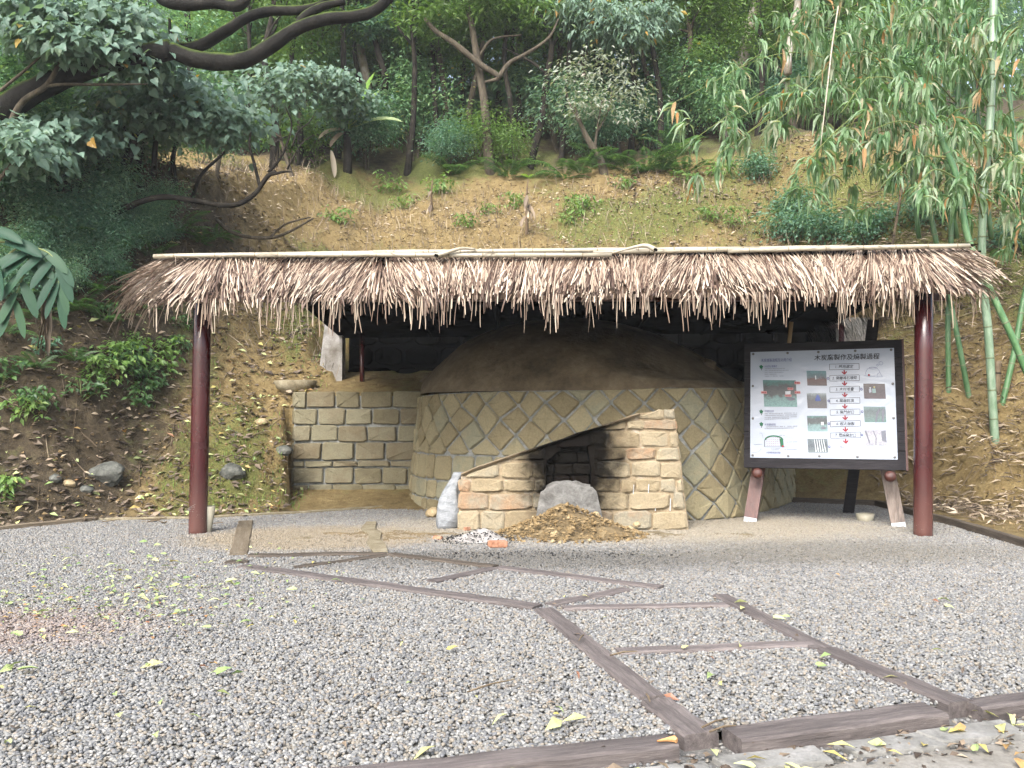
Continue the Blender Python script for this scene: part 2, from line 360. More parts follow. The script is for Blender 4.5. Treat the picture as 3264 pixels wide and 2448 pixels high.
M['straw'] = straw_mat('straw', [(0.0, (0.04, 0.02, 0.013)), (0.18, (0.12, 0.072, 0.05)), (0.4, (0.27, 0.19, 0.135)), (0.7, (0.46, 0.365, 0.275)), (1.0, (0.64, 0.545, 0.43))], 0.5)
M['straw_rear'] = straw_mat('straw_rear', [(0.0, (0.008, 0.006, 0.005)), (0.5, (0.025, 0.018, 0.013)), (1.0, (0.10, 0.075, 0.05))])  # copy of the straw, darkened for the shade under the roof
M['bamboo_dry'] = mottled('bamboo_dry', [(0.3, (0.32, 0.27, 0.19)), (0.5, (0.46, 0.41, 0.31)), (0.7, (0.55, 0.51, 0.41))], 4, rough=0.4, bs=0.1, stretch=(0.5, 6, 6), spec=0.5)
M['bamboo_knot'] = flat('bamboo_knot', (0.24, 0.19, 0.12), 0.6)
M['bamboo_green'] = mottled('bamboo_green', [(0.3, (0.055, 0.14, 0.055)), (0.5, (0.10, 0.22, 0.09)), (0.7, (0.20, 0.32, 0.17))], 2.5, rough=0.35, bs=0.1, bd=0.005, which='Position', stretch=(5, 5, 1.2), spec=0.5, rnd=0.15)
M['bamboo_pale'] = mottled('bamboo_pale', [(0.3, (0.13, 0.23, 0.13)), (0.5, (0.24, 0.35, 0.23)), (0.7, (0.38, 0.47, 0.36))], 2.5, rough=0.4, bs=0.1, bd=0.005, which='Position', stretch=(5, 5, 1.2), spec=0.5)
M['bamboo_brown'] = mottled('bamboo_brown', [(0.3, (0.08, 0.055, 0.035)), (0.5, (0.19, 0.14, 0.085)), (0.7, (0.30, 0.24, 0.15))], 3, rough=0.6, which='Position')
M['node_green'] = flat('node_green', (0.16, 0.20, 0.11), 0.6)
M['bark_dark'] = mottled('bark_dark', [(0.3, (0.014, 0.013, 0.012)), (0.55, (0.04, 0.035, 0.029)), (0.75, (0.10, 0.09, 0.07))], 5, which='Position', bd=0.03, spec=0.08)
def mossbark():
    m, nt, p = newmat('bark_moss')
    v = coords(nt, 'Position'); n1 = noise(nt, v, 4, 6, 0.7); n2 = noise(nt, v, 30, 5, 0.7)
    c = ramp(nt, n1, [(0.3, (0.012, 0.012, 0.012)), (0.6, (0.032, 0.03, 0.027)), (0.8, (0.09, 0.085, 0.075))])
    g = nt.nodes.new('ShaderNodeNewGeometry'); s = nt.nodes.new('ShaderNodeSeparateXYZ'); nt.links.new(g.outputs['Normal'], s.inputs[0])
    mm = smoothmask(nt, mathn(nt, 'ADD', s.outputs[2], mathn(nt, 'SUBTRACT', n1, 0.5)), 0.35, 0.85)
    c = mixc(nt, mathn(nt, 'MULTIPLY', mm, 0.85), c, (0.06, 0.09, 0.018))
    p.inputs['Specular IOR Level'].default_value = 0.08
    nt.links.new(c, p.inputs['Base Color']); p.inputs['Roughness'].default_value = 0.9; bump(nt, p, mathn(nt, 'ADD', n1, n2), 0.6, 0.03); return m
M['bark_moss'] = mossbark()
M['bark_brown'] = mottled('bark_brown', [(0.3, (0.04, 0.032, 0.023)), (0.5, (0.095, 0.077, 0.054)), (0.75, (0.20, 0.17, 0.12))], 5, which='Position', bd=0.03, stretch=(3, 3, 0.8))
M['bark_pale'] = mottled('bark_pale', [(0.3, (0.22, 0.16, 0.10)), (0.5, (0.42, 0.37, 0.30)), (0.7, (0.6, 0.58, 0.53))], 3.5, which='Position', bd=0.02, stretch=(2, 2, 1))
# leaves
M['leaf_forest'] = leafmat('leaf_forest', [(0.0, (0.05, 0.125, 0.07)), (0.35, (0.095, 0.205, 0.105)), (0.7, (0.165, 0.30, 0.15)), (0.93, (0.28, 0.41, 0.19)), (1.0, (0.42, 0.42, 0.12))])
M['leaf_dark'] = leafmat('leaf_dark', [(0.0, (0.04, 0.10, 0.07)), (0.4, (0.075, 0.165, 0.11)), (0.8, (0.135, 0.25, 0.165)), (1.0, (0.23, 0.34, 0.2))], rough=0.4)
M['leaf_light'] = leafmat('leaf_light', [(0.0, (0.05, 0.10, 0.025)), (0.4, (0.10, 0.19, 0.045)), (0.8, (0.17, 0.27, 0.07)), (0.97, (0.25, 0.33, 0.09)), (1.0, (0.4, 0.36, 0.08))])
M['leaf_grey'] = leafmat('leaf_grey', [(0.0, (0.075, 0.13, 0.10)), (0.4, (0.12, 0.195, 0.15)), (0.8, (0.17, 0.255, 0.195)), (0.97, (0.22, 0.30, 0.2)), (0.985, (0.36, 0.26, 0.06)), (1.0, (0.3, 0.18, 0.04))], rough=0.5, transl=0.33, spec=0.35)
M['leaf_silver'] = leafmat('leaf_silver', [(0.0, (0.13, 0.17, 0.11)), (0.5, (0.24, 0.28, 0.22)), (0.8, (0.36, 0.38, 0.33)), (1.0, (0.42, 0.36, 0.32))], rough=0.45)
M['leaf_bamboo'] = leafmat('leaf_bamboo', [(0.0, (0.055, 0.125, 0.05)), (0.35, (0.105, 0.20, 0.085)), (0.62, (0.17, 0.265, 0.14)), (0.82, (0.27, 0.33, 0.235)), (0.9, (0.37, 0.32, 0.21)), (1.0, (0.42, 0.2, 0.07))], rough=0.42)
M['leaf_fern'] = leafmat('leaf_fern', [(0.0, (0.03, 0.075, 0.03)), (0.5, (0.06, 0.13, 0.045)), (1.0, (0.13, 0.23, 0.07))])
M['leaf_ginger'] = leafmat('leaf_ginger', [(0.0, (0.012, 0.04, 0.024)), (0.5, (0.018, 0.055, 0.032)), (1.0, (0.035, 0.08, 0.04))], rough=0.45, spec=0.15, transl=0.15)
M['leaf_banana'] = leafmat('leaf_banana', [(0.0, (0.10, 0.22, 0.03)), (0.5, (0.20, 0.34, 0.07)), (1.0, (0.34, 0.42, 0.22))], rough=0.4, transl=0.35)
M['leaf_dry'] = leafmat('leaf_dry', [(0.0, (0.04, 0.028, 0.02)), (0.35, (0.10, 0.074, 0.052)), (0.6, (0.21, 0.16, 0.11)), (0.85, (0.38, 0.31, 0.22)), (1.0, (0.5, 0.42, 0.32))], rough=0.7, transl=0.05)
M['leaf_fallen'] = leafmat('leaf_fallen', [(0.0, (0.14, 0.22, 0.07)), (0.45, (0.29, 0.36, 0.15)), (0.65, (0.44, 0.46, 0.21)), (0.8, (0.42, 0.35, 0.11)), (0.92, (0.34, 0.19, 0.08)), (1.0, (0.2, 0.09, 0.05))], rough=0.5, transl=0.1)
M['grass'] = leafmat('grass', [(0.0, (0.05, 0.11, 0.02)), (0.5, (0.11, 0.21, 0.035)), (0.8, (0.19, 0.28, 0.06)), (1.0, (0.36, 0.31, 0.14))])
M['stem_green'] = flat('stem_green', (0.20, 0.25, 0.07), 0.5)
M['stem_dry'] = flat('stem_dry', (0.20, 0.14, 0.085), 0.8)
# print
M['sheet'] = None

# ================================================================ the hillside
LX = [-16, -8, -6.35, -5.65, -4.4, -3.7, -3.3, 3.3, 4.2, 5.7, 6.3, 7.0, 9.0, 18]
LY = [7.5, 9.4, 10.6, 11.45, 11.85, 12.2, 12.4, 12.5, 14.1, 13.45, 12.9, 11.6, 10.2, 8.5]
def smin(a, b, k):
    h = np.clip(0.5 + 0.5 * (b - a) / k, 0, 1); return b * (1 - h) + a * h - k * h * (1 - h)
def hill(X, Y):
    X = np.asarray(X, float); Y = np.asarray(Y, float)
    Yb = np.interp(X, LX, LY) + 0.25 * fnoise(X, Y * 0 + 3, 0.5, 2)
    up = np.clip((Y - 15.0) / 3.5, 0, 1); up = up * up * (3 - 2 * up)
    Yb = np.where((X > -3.4) & (X < 6.4), Yb * (1 - up) + 12.4 * up, Yb)
    s = Y - Yb
    slope = 0.86 + 0.10 * fnoise(X, Y, 0.18, 2)
    ss = np.maximum(s, 0)
    kx = np.clip((-4.4 - X) / 2.6, 0, 1); kx = kx * kx * (3 - 2 * kx)
    z = slope * (np.sqrt(ss * ss + 0.25) - 0.5) + kx * 0.55 * np.maximum(ss - 1.3, 0)
    # the right bank starts with a trodden, nearly level strip
    zc = 7.68 - 1.15 * kx + 0.55 * fnoise(X, X * 0, 0.35, 2) + 0.05 * np.clip(X, -6, 10) + 0.42 * np.maximum(Y - 20.6 + 3.4 * kx, 0)
    z = smin(z, zc, 0.5)
    amp = np.clip(ss * 0.8, 0.04, 1.0)
    led = fnoise(X * .45 + .3 * Y, z * 1.0, 1.5, 3)
    z = z + amp * (0.24 * fnoise(X, Y, 0.9, 3) + 0.13 * fnoise(X, Y, 3.1, 3) + 0.16 * np.abs(led))
    z = np.where(s < 0, -0.06, z)
    z = np.where((X > 5.76) & (s < 0.4) & (Y > 5), np.maximum(z, 0.0) + 0.03 + 0.05 * np.clip(X - 5.8, 0, 2) + 0.03 * fnoise(X, Y, 2.0, 3), z)
    # level cut for the kiln shelter, with the fill behind the flank wall
    cut = (X > np.where(Y < 14.3, np.minimum(-3.25, -0.266 * Y), -3.25)) & (X < 6.2) & (Y < 16.3)
    cut = cut & ((X < 4.1) | (s < 0)) & (X < 5.76)
    toe = np.where((X < -1.2) & (X > -4.0), np.clip((Y - 12.9) * 0.16, 0, 0.24) + 0.03 * fnoise(X, Y, 3, 2), -0.06)
    toe = np.where((Y > 12.75), toe, -0.06)
    z = np.where(cut, toe, z)
    fill = (X > -3.75) & (X < -1.0) & (Y > 14.32) & (Y < 16.3)
    zf = 1.79 + 0.27 * (Y - 14.3) + 0.05 * fnoise(X, Y, 3, 3)
    z = np.where(fill, np.where(X > -3.25, zf, np.maximum(zf, np.minimum(z, zf + 0.3))), z)
    return z
def hit(x, y, lo=8.0, hi=60.0):
    """where the line of sight meets the hillside"""
    Yv = np.arange(lo, hi, 0.03); r = ray(x, y); t = Yv / r.y
    below = np.nonzero(hill(r.x * t, Yv) >= HC + r.z * t)[0]
    Y = float(Yv[below[0]]) if len(below) else 22.0
    return at(x, y, Y)
xs = np.concatenate([np.arange(-30, -10, 0.6), np.arange(-10, 10.5, 0.075), np.arange(10.6, 34, 0.6)])
ys = np.concatenate([np.arange(4.0, 7.0, 0.15), np.arange(7.0, 16.0, 0.075), np.arange(16.0, 23.5, 0.085), np.arange(23.6, 70, 0.7)])
GX, GY = np.meshgrid(xs, ys)
GZ = hill(GX, GY)
nx, ny = len(xs), len(ys)
V = np.stack([GX.ravel(), GY.ravel(), GZ.ravel()], 1)
i0 = (np.arange(ny - 1)[:, None] * nx + np.arange(nx - 1)[None, :]).ravel()
Fq = np.stack([i0, i0 + 1, i0 + nx + 1, i0 + nx], 1)
zq = V[:, 2][Fq]
keep = (zq.max(1) > -0.05)
Fq = Fq[keep]
me = data('hillside', V, Fq.tolist(), M['earth'], True)
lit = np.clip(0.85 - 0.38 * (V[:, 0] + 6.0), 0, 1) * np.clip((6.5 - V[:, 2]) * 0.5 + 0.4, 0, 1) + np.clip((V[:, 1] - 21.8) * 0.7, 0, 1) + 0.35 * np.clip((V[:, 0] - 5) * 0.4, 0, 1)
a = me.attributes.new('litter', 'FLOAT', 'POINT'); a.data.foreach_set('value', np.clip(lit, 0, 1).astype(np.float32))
mo = 0.58 + 1.1 * fnoise(V[:, 0], V[:, 1], 0.55, 3)
mo = np.where(V[:, 0] < -5.2, mo - 0.25, mo); mo = np.where((V[:, 0] > -3.9) & (V[:, 0] < -1) & (V[:, 1] < 16.4), mo - .35, mo); mo = np.where((V[:, 0] < -3.8) & (V[:, 1] < 16), mo - .08, mo); mo = np.where((V[:, 0] > 5.8) & (V[:, 2] < 2.5), mo - 0.2, mo)
a = me.attributes.new('moss', 'FLOAT', 'POINT'); a.data.foreach_set('value', np.clip(mo, 0, 1).astype(np.float32))
tag(obj('hillside', me), kind='structure')

# ================================================================ road, gravel yard
# front edge of the yard (centre line of the front sleepers), from the left beyond the frame to the right
FE = [gnd(1250, 2440), gnd(2210, 2332), gnd(3130, 2228), gnd(3300, 2208)]
e0 = (FE[2] - FE[0]).normalized()
front_l = FE[0] - e0 * 7.0; front_r = FE[2] + e0 * 6.0
nrm = Vector((e0.y, -e0.x, 0))       # towards the camera
def sheet(name, poly, z, mat, kind='structure'):
    o = obj(name, data(name, [(p[0], p[1], z) for p in poly], [tuple(range(len(poly)))], mat)); tag(o, kind=kind); return o
ground = sheet('ground', [(-70, -30), (70, -30), (70, 75), (-70, 75)], -0.12, M['dust_dark'])
# road with concrete slabs: each its own slab, joints recessed
road = sheet('road', [front_l + nrm * 0.0, front_l + nrm * 12, front_r + nrm * 12, front_r], -0.050, M['asphalt'])
def slab(name, quad, z0, z1, mat, parent):
    mb = MB(); c = sum((Vector((q[0], q[1], 0)) for q in quad), Vector()) / len(quad)
    n = len(quad); bot = [Vector((q[0], q[1], z0)) for q in quad]; t1 = [Vector((q[0], q[1], z1 - 0.008)) for q in quad]
    t2 = [Vector((q[0] + (c.x - q[0]) * 0.02, q[1] + (c.y - q[1]) * 0.02, z1)) for q in quad]
    Fs = [(i, (i + 1) % n, n + (i + 1) % n, n + i) for i in range(n)] + [(n + i, n + (i + 1) % n, 2 * n + (i + 1) % n, 2 * n + i) for i in range(n)] + [tuple(range(2 * n, 3 * n))]
    mb.add(bot + t1 + t2, Fs); return mb.build(name, mat, parent)
def edge_pt(s, o): return FE[0] + e0 * s + nrm * o
Lf = (FE[2] - FE[0]).length
for k in range(-1, 12):       # broken kerb stones right below the timbers
    s0 = k * 0.52 + random.uniform(-.05, .05) + 0.3; s1 = s0 + 0.47
    q = [edge_pt(s0, 0.22), edge_pt(s0 + .03, 0.36 + random.uniform(-.02, .03)), edge_pt(s1, 0.36 + random.uniform(-.03, .03)), edge_pt(s1 + .02, 0.23 + random.uniform(-.03, .02))]
    slab('kerb_stone', q[::-1] if False else q, -0.10, -0.022 + random.uniform(-.008, .012), M['concrete'], road)
for (a0, a1, b0, b1) in ((-2.2, 1.25, -2.2, 0.75), (1.28, 3.05, 0.78, 2.55), (3.08, 4.9, 2.58, 4.4), (4.93, 7.5, 4.43, 7)):
    q = [edge_pt(a0, 0.40), edge_pt(b0, 1.05), edge_pt(b1, 1.05), edge_pt(a1, 0.40)]
    slab('paving_slab', q, -0.10, -0.036, M['road'], road)

yard = [front_l, front_l + Vector((0, 9, 0)), (-8, 9.6, 0), gnd(0, 1690), gnd(300, 1660), gnd(620, 1652), gnd(1000, 1632), Vector((-1.3, 13.3, 0)),
        Vector((-1.3, 16.2, 0)), Vector((4.4, 16.2, 0)), Vector((4.6, 14.2, 0)), Vector((5.72, 13.4, 0)), gnd(2880, 1632), gnd(3060, 1682), gnd(3264, 1740), gnd(3500, 1830), front_r]
yard = [Vector((p[0], p[1], 0)) for p in yard]
gravel_ground = sheet('gravel_ground', yard, -0.012, M['gravel_base'])

def poly_clip(poly, a, b, c):
    out = []
    for i in range(len(poly)):
        p, q = poly[i], poly[(i + 1) % len(poly)]; dp = a * p[0] + b * p[1] - c; dq = a * q[0] + b * q[1] - c
        if dp <= 0: out.append(p)
        if (dp < 0 < dq) or (dq < 0 < dp):
            t = dp / (dp - dq); out.append((p[0] + (q[0] - p[0]) * t, p[1] + (q[1] - p[1]) * t))
    return out
def gravel_nodes(density):
    ng = bpy.data.node_groups.new('gravel_scatter', 'GeometryNodeTree')
    ng.interface.new_socket('Geometry', in_out='INPUT', socket_type='NodeSocketGeometry')
    ng.interface.new_socket('Geometry', in_out='OUTPUT', socket_type='NodeSocketGeometry')
    N = ng.nodes; Lk = ng.links
    gi = N.new('NodeGroupInput'); go = N.new('NodeGroupOutput')
    dp = N.new('GeometryNodeDistributePointsOnFaces'); dp.inputs['Density'].default_value = density
    Lk.new(gi.outputs[0], dp.inputs['Mesh'])
    jn = N.new('GeometryNodeJoinGeometry')
    for k in range(4):
        ico = N.new('GeometryNodeMeshIcoSphere'); ico.inputs['Radius'].default_value = 0.0115; ico.inputs['Subdivisions'].default_value = 2
        sp = N.new('GeometryNodeSetPosition'); nz = N.new('ShaderNodeTexNoise'); nz.noise_dimensions = '4D'
        nz.inputs['W'].default_value = k * 3.7; nz.inputs['Scale'].default_value = 72; nz.inputs['Detail'].default_value = 1
        vm = N.new('ShaderNodeVectorMath'); vm.operation = 'SUBTRACT'; vm.inputs[1].default_value = (0.5, 0.5, 0.5)
        vs_ = N.new('ShaderNodeVectorMath'); vs_.operation = 'SCALE'; vs_.inputs['Scale'].default_value = 0.0135
        Lk.new(nz.outputs['Color'], vm.inputs[0]); Lk.new(vm.outputs[0], vs_.inputs[0]); Lk.new(vs_.outputs[0], sp.inputs['Offset'])
        Lk.new(ico.outputs['Mesh'], sp.inputs['Geometry'])
        sm = N.new('GeometryNodeSetShadeSmooth'); Lk.new(sp.outputs[0], sm.inputs['Geometry'])
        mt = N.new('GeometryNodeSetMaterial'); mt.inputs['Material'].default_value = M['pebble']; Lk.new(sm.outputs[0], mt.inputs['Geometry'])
        g2 = N.new('GeometryNodeGeometryToInstance'); Lk.new(mt.outputs[0], g2.inputs[0]); Lk.new(g2.outputs[0], jn.inputs[0])
    ip = N.new('GeometryNodeInstanceOnPoints'); ip.inputs['Pick Instance'].default_value = True
    rv = N.new('FunctionNodeRandomValue'); rv.data_type = 'FLOAT_VECTOR'; rv.inputs[0].default_value = (-0.35, -0.35, 0); rv.inputs[1].default_value = (0.35, 0.35, 6.283)
    sv = N.new('FunctionNodeRandomValue'); sv.data_type = 'FLOAT_VECTOR'; sv.inputs[0].default_value = (0.55, 0.5, 0.38); sv.inputs[1].default_value = (1.35, 1.0, 0.85); sv.inputs['Seed'].default_value = 4
    Lk.new(dp.outputs['Points'], ip.inputs['Points']); Lk.new(jn.outputs[0], ip.inputs['Instance'])
    Lk.new(rv.outputs[0], ip.inputs['Rotation']); Lk.new(sv.outputs[0], ip.inputs['Scale'])
    # heave the pebbles a little
    tr = N.new('GeometryNodeTranslateInstances'); tv = N.new('FunctionNodeRandomValue'); tv.data_type = 'FLOAT_VECTOR'
    tv.inputs[0].default_value = (0, 0, -0.006); tv.inputs[1].default_value = (0, 0, 0.008); tv.inputs['Seed'].default_value = 9
    Lk.new(ip.outputs[0], tr.inputs[0]); Lk.new(tv.outputs[0], tr.inputs['Translation']); tr.inputs['Local Space'].default_value = False
    Lk.new(tr.outputs[0], go.inputs[0]); return ng
def scatter_gravel(name, poly, z, density):
    vis = [(p[0], p[1]) for p in poly]
    vis = poly_clip(vis, -1, -0.66, 0.5); vis = poly_clip(vis, 1, -0.66, 0.5); vis = poly_clip(vis, 0, -1, -2.8)
    o = obj(name, data(name, [(p[0], p[1], z) for p in vis], [tuple(range(len(vis)))], M['pebble']))
    md = o.modifiers.new('scatter', 'NODES'); md.node_group = gravel_nodes(density); tag(o, kind='stuff'); return o
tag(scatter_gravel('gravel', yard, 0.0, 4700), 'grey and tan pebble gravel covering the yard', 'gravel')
strip = [front_l + nrm * 0.06, front_l + nrm * 0.42, front_r + nrm * 0.42, front_r + nrm * 0.06]
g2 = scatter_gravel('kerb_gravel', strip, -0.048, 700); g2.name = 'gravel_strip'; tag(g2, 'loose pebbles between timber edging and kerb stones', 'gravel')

# trodden earth: thin uneven sheets that bury part of the pebbles
def earth_patch(name, c, rx, ry, h, mat, label, cat, rot=0, n=44, seed=0, bumps=0.012):
    V = []; Fs = []
    for j in range(n // 2 + 1):
        for i in range(n):
            w = 2 * math.pi * i / n; r = j / (n // 2)
            k = 1 + 0.28 * float(fnoise(math.cos(w) * 1.3 + seed, math.sin(w) * 1.3, 1.2, 3))
            x = math.cos(w) * rx * r * k; y = math.sin(w) * ry * r * k
            X = c[0] + x * math.cos(rot) - y * math.sin(rot); Y = c[1] + x * math.sin(rot) + y * math.cos(rot)
            z = h * (1 - r ** 2.2) - 0.012 * r + bumps * float(fnoise(X, Y, 5, 3)) * 2
            V.append((X, Y, z))
    for j in range(n // 2):
        for i in range(n):
            a, b = j * n + i, j * n + (i + 1) % n
            Fs.append((a, b, b + n, a + n))
    o = obj(name, data(name, V, Fs, mat, True)); tag(o, label, cat, kind='stuff'); return o
g = gnd(1250, 1705); earth_patch('trodden_earth', g, 1.25, 0.75, 0.016, M['dust_dark'], 'bare brown trodden earth beside the sandbag', 'earth', seed=1)
g = gnd(2080, 1705); earth_patch('dusty_earth', g, 1.9, 0.55, 0.013, M['dust'], 'pale dusty earth along the foot of the firebox', 'earth', seed=5)
g = gnd(1000, 1715); earth_patch('sandy_pad', g, 0.85, 0.36, 0.014, M['dust'], 'sandy ground inside the timber frame beside the wall', 'earth', seed=8)

ce = [gnd(1168, 1668), gnd(1150, 1690), gnd(1178, 1712), gnd(1170, 1735), gnd(1190, 1768), gnd(1236, 1766), gnd(1230, 1745), gnd(1212, 1725), gnd(1216, 1705), gnd(1196, 1690), gnd(1200, 1668)]
o_ = slab('concrete_strip', [(p.x, p.y) for p in ce], -.05, .03, M['concrete_dirty'], None); tag(o_, 'wavy edged concrete strip closing the sandy pad towards the kiln', 'concrete')
# ---------------------------------------------------------------- timbers laid in the yard
def timber(p, q, w, top, mat, label, name='timber_sleeper', group='old sleepers laid in the gravel', deep=0.12, seed=0, cat='timber'):
    p = Vector((p[0], p[1], 0)); q = Vector((q[0], q[1], 0)); d = q - p; L = d.length; d.normalize()
    rr = random.Random(seed); n = max(6, int(L / 0.16)); side = Vector((-d.y, d.x, 0))
    V = []; Fs = []
    for i in range(n + 1):
        t = i / n; x = (t - 0.5) * L; wl = w / 2 * (1 + rr.uniform(-.07, .07)); wr = w / 2 * (1 + rr.uniform(-.07, .07)); zz = top + rr.uniform(-.004, .004)
        if i in (0, n): x += rr.uniform(-.015, .015)
        b = 0.012
        V += [(x, -wl, -deep), (x, -wl, zz - b), (x, -wl + b, zz), (x, wr - b, zz), (x, wr, zz - b), (x, wr, -deep)]
    for i in range(n):
        for k in range(5): a = i * 6 + k; Fs.append((a, a + 6, a + 7, a + 1)) 
    Fs.append(tuple(range(6))); Fs.append(tuple(range(n * 6, n * 6 + 6))[::-1])
    o = obj(name, data(name, V, [f[::-1] for f in Fs], mat)); c = (p + q) / 2; o.location = (c.x, c.y, 0); o.rotation_euler = (0, 0, math.atan2(d.y, d.x))
    # split lines along the grain as thin dark cracks
    tag(o, label, cat, group); return o
S, SD, SE = M['sleeper'], M['sleeper_dark'], M['sleeper_edge']
T = [
 ((784, 1664), (760, 1772), .19, SE, 'short wide timber closing the sandy pad on the side of the maroon post'),
 ((795, 1776), (1232, 1768), .15, SD, 'dark straight timber along the front of the sandy pad'),
 ((722, 1796), (792, 1794), .16, SD, 'stub of dark timber at the outer corner of the sandy pad'),
 ((775, 1808), (1715, 1942), .15, S, 'long slanting timber running from the sandy pad to the path bend'),
 ((945, 1812), (1236, 1773), .10, SD, 'thin dark timber slanting towards the corner of the sandy pad'),
 ((1242, 1771), (1582, 1812), .13, SD, 'blackened timber leading away from the ash heap'),
 ((1590, 1813), (2110, 1878), .14, S, 'half buried timber continuing the blackened one across the gravel'),
 ((1376, 1858), (1575, 1816), .11, S, 'short upper rung of timber in the bent path'),
 ((1752, 1934), (2000, 1881), .13, S, 'rung of timber at the bend of the path'),
 ((1790, 1945), (2318, 1934), .11, S, 'straight rung of timber nearest the path bend on the near stretch'),
 ((1735, 1948), (2082, 2236), .15, S, 'cracked timber edging the near path, upper piece on the gravel side'),
 ((2092, 2246), (2238, 2352), .17, S, 'thick short timber ending at the road edge beside the orange split end'),
 ((2298, 1904), (2625, 2074), .14, S, 'weathered timber along the far side of the near path'),
 ((2632, 2078), (3060, 2252), .15, S, 'smooth grey timber reaching the road edge at the far side of the path'),
 ((1960, 2084), (2586, 2058), .12, S, 'lowest rung of timber across the near path'),
]
for i, (a, b, w, m_, lab) in enumerate(T):
    timber(gnd(*a), gnd(*b), w, 0.022 + (0.004 if i % 2 else 0), m_, lab, seed=i)
# front edging
def ext(a, b, k): return a + (b - a) * k
A0, A1 = gnd(1180, 2455, .02), gnd(2150, 2352, .02)
timber(ext(A1, A0, 3.2), A1, .14, 0.02, S, 'long front timber with an orange split end along the road edge', 'timber_edging', 'timbers along the road edge', 0.15, 31)
timber(gnd(2325, 2336, .03), gnd(2985, 2252, .03), .17, 0.03, S, 'thick rounded front timber between the two ends of the path', 'timber_edging', 'timbers along the road edge', 0.15, 32)
B0, B1 = gnd(3100, 2243, .02), gnd(3300, 2216, .02)
timber(B0, ext(B0, B1, 4), .13, 0.02, S, 'front timber beyond the path at the picture edge', 'timber_edging', 'timbers along the road edge', 0.15, 33)
ow = MB(); 
for k in range(5):
    ow.tube([gnd(2095 + k * 9, 2362 - k * 2, .03) , gnd(2150 + k * 2, 2352 + k * 2, .03)], [.004, .012], 5)
M['split'] = mottled('split', [(0.3, (0.5, 0.2, 0.06)), (0.6, (0.7, 0.38, 0.16)), (0.8, (0.75, 0.55, 0.32))], 14)
tag(ow.build('split_wood', M['split']), 'orange freshly split sliver at the end of the long front timber', 'wood')
# thin edging along the bank
def edging(pts, label, h=0.07, w=0.05, mat=None, seed=0):
    for i in range(len(pts) - 1):
        timber(pts[i], pts[i + 1], w, h, mat or SE, label if isinstance(label, str) else label[i], 'edging_board', 'edging boards at the foot of the bank', 0.05, seed + i, 'edging')
edging([gnd(-420, 1728), gnd(-5, 1692), gnd(300, 1661)], ['edging board at the foot of the leafy bank leaving the frame', 'dark edging board at the foot of the leafy bank, inside end'], 0.06, seed=50)
edging([gnd(312, 1660), gnd(620, 1655), gnd(985, 1636), gnd(1330, 1612)],
       ['earth covered edging behind the maroon post and plastic pipe', 'earth covered edging between plastic pipe and stone wall', 'pale edging in front of the stone wall near the sandbag'], 0.04, 0.07, M['concrete_dirty'], seed=60)
edging([Vector((4.3, 14.1, 0)), Vector((5.72, 13.45, 0))], 'dark edging board behind the sign easel at the bank foot', 0.09, 0.06, SD, seed=70)
edging([Vector((5.74, 13.4, 0)), gnd(3050, 1680), gnd(3400, 1786)], ['dark edging board behind the glossy post beside the easel', 'dark edging board running out of the picture below the bamboo'], 0.1, 0.07, SD, seed=75)

# ================================================================ stones
def inset(poly, g):
    n = len(poly); out = []
    L = []
    for i in range(n):
        p, q = poly[i], poly[(i + 1) % n]; dx, dy = q[0] - p[0], q[1] - p[1]; l = math.hypot(dx, dy)
        if l < 1e-6: continue
        nx_, ny_ = -dy / l, dx / l
        L.append((p[0] + nx_ * g, p[1] + ny_ * g, dx / l, dy / l))
    n = len(L)
    for i in range(n):
        x1, y1, a1, b1 = L[i - 1]; x2, y2, a2, b2 = L[i]
        det = a1 * b2 - b1 * a2
        if abs(det) < 1e-4: out.append((x2, y2)); continue
        t = ((x2 - x1) * b2 - (y2 - y1) * a2) / det
        out.append((x1 + a1 * t, y1 + b1 * t))
    return out
def area(poly): return 0.5 * sum(poly[i][0] * poly[(i + 1) % len(poly)][1] - poly[(i + 1) % len(poly)][0] * poly[i][1] for i in range(len(poly)))
def chamfer(poly, f=0.14):
    out = []
    for i in range(len(poly)):
        p, a, b = poly[i], poly[i - 1], poly[(i + 1) % len(poly)]
        out.append((p[0] + (a[0] - p[0]) * f, p[1] + (a[1] - p[1]) * f)); out.append((p[0] + (b[0] - p[0]) * f, p[1] + (b[1] - p[1]) * f))
    return out
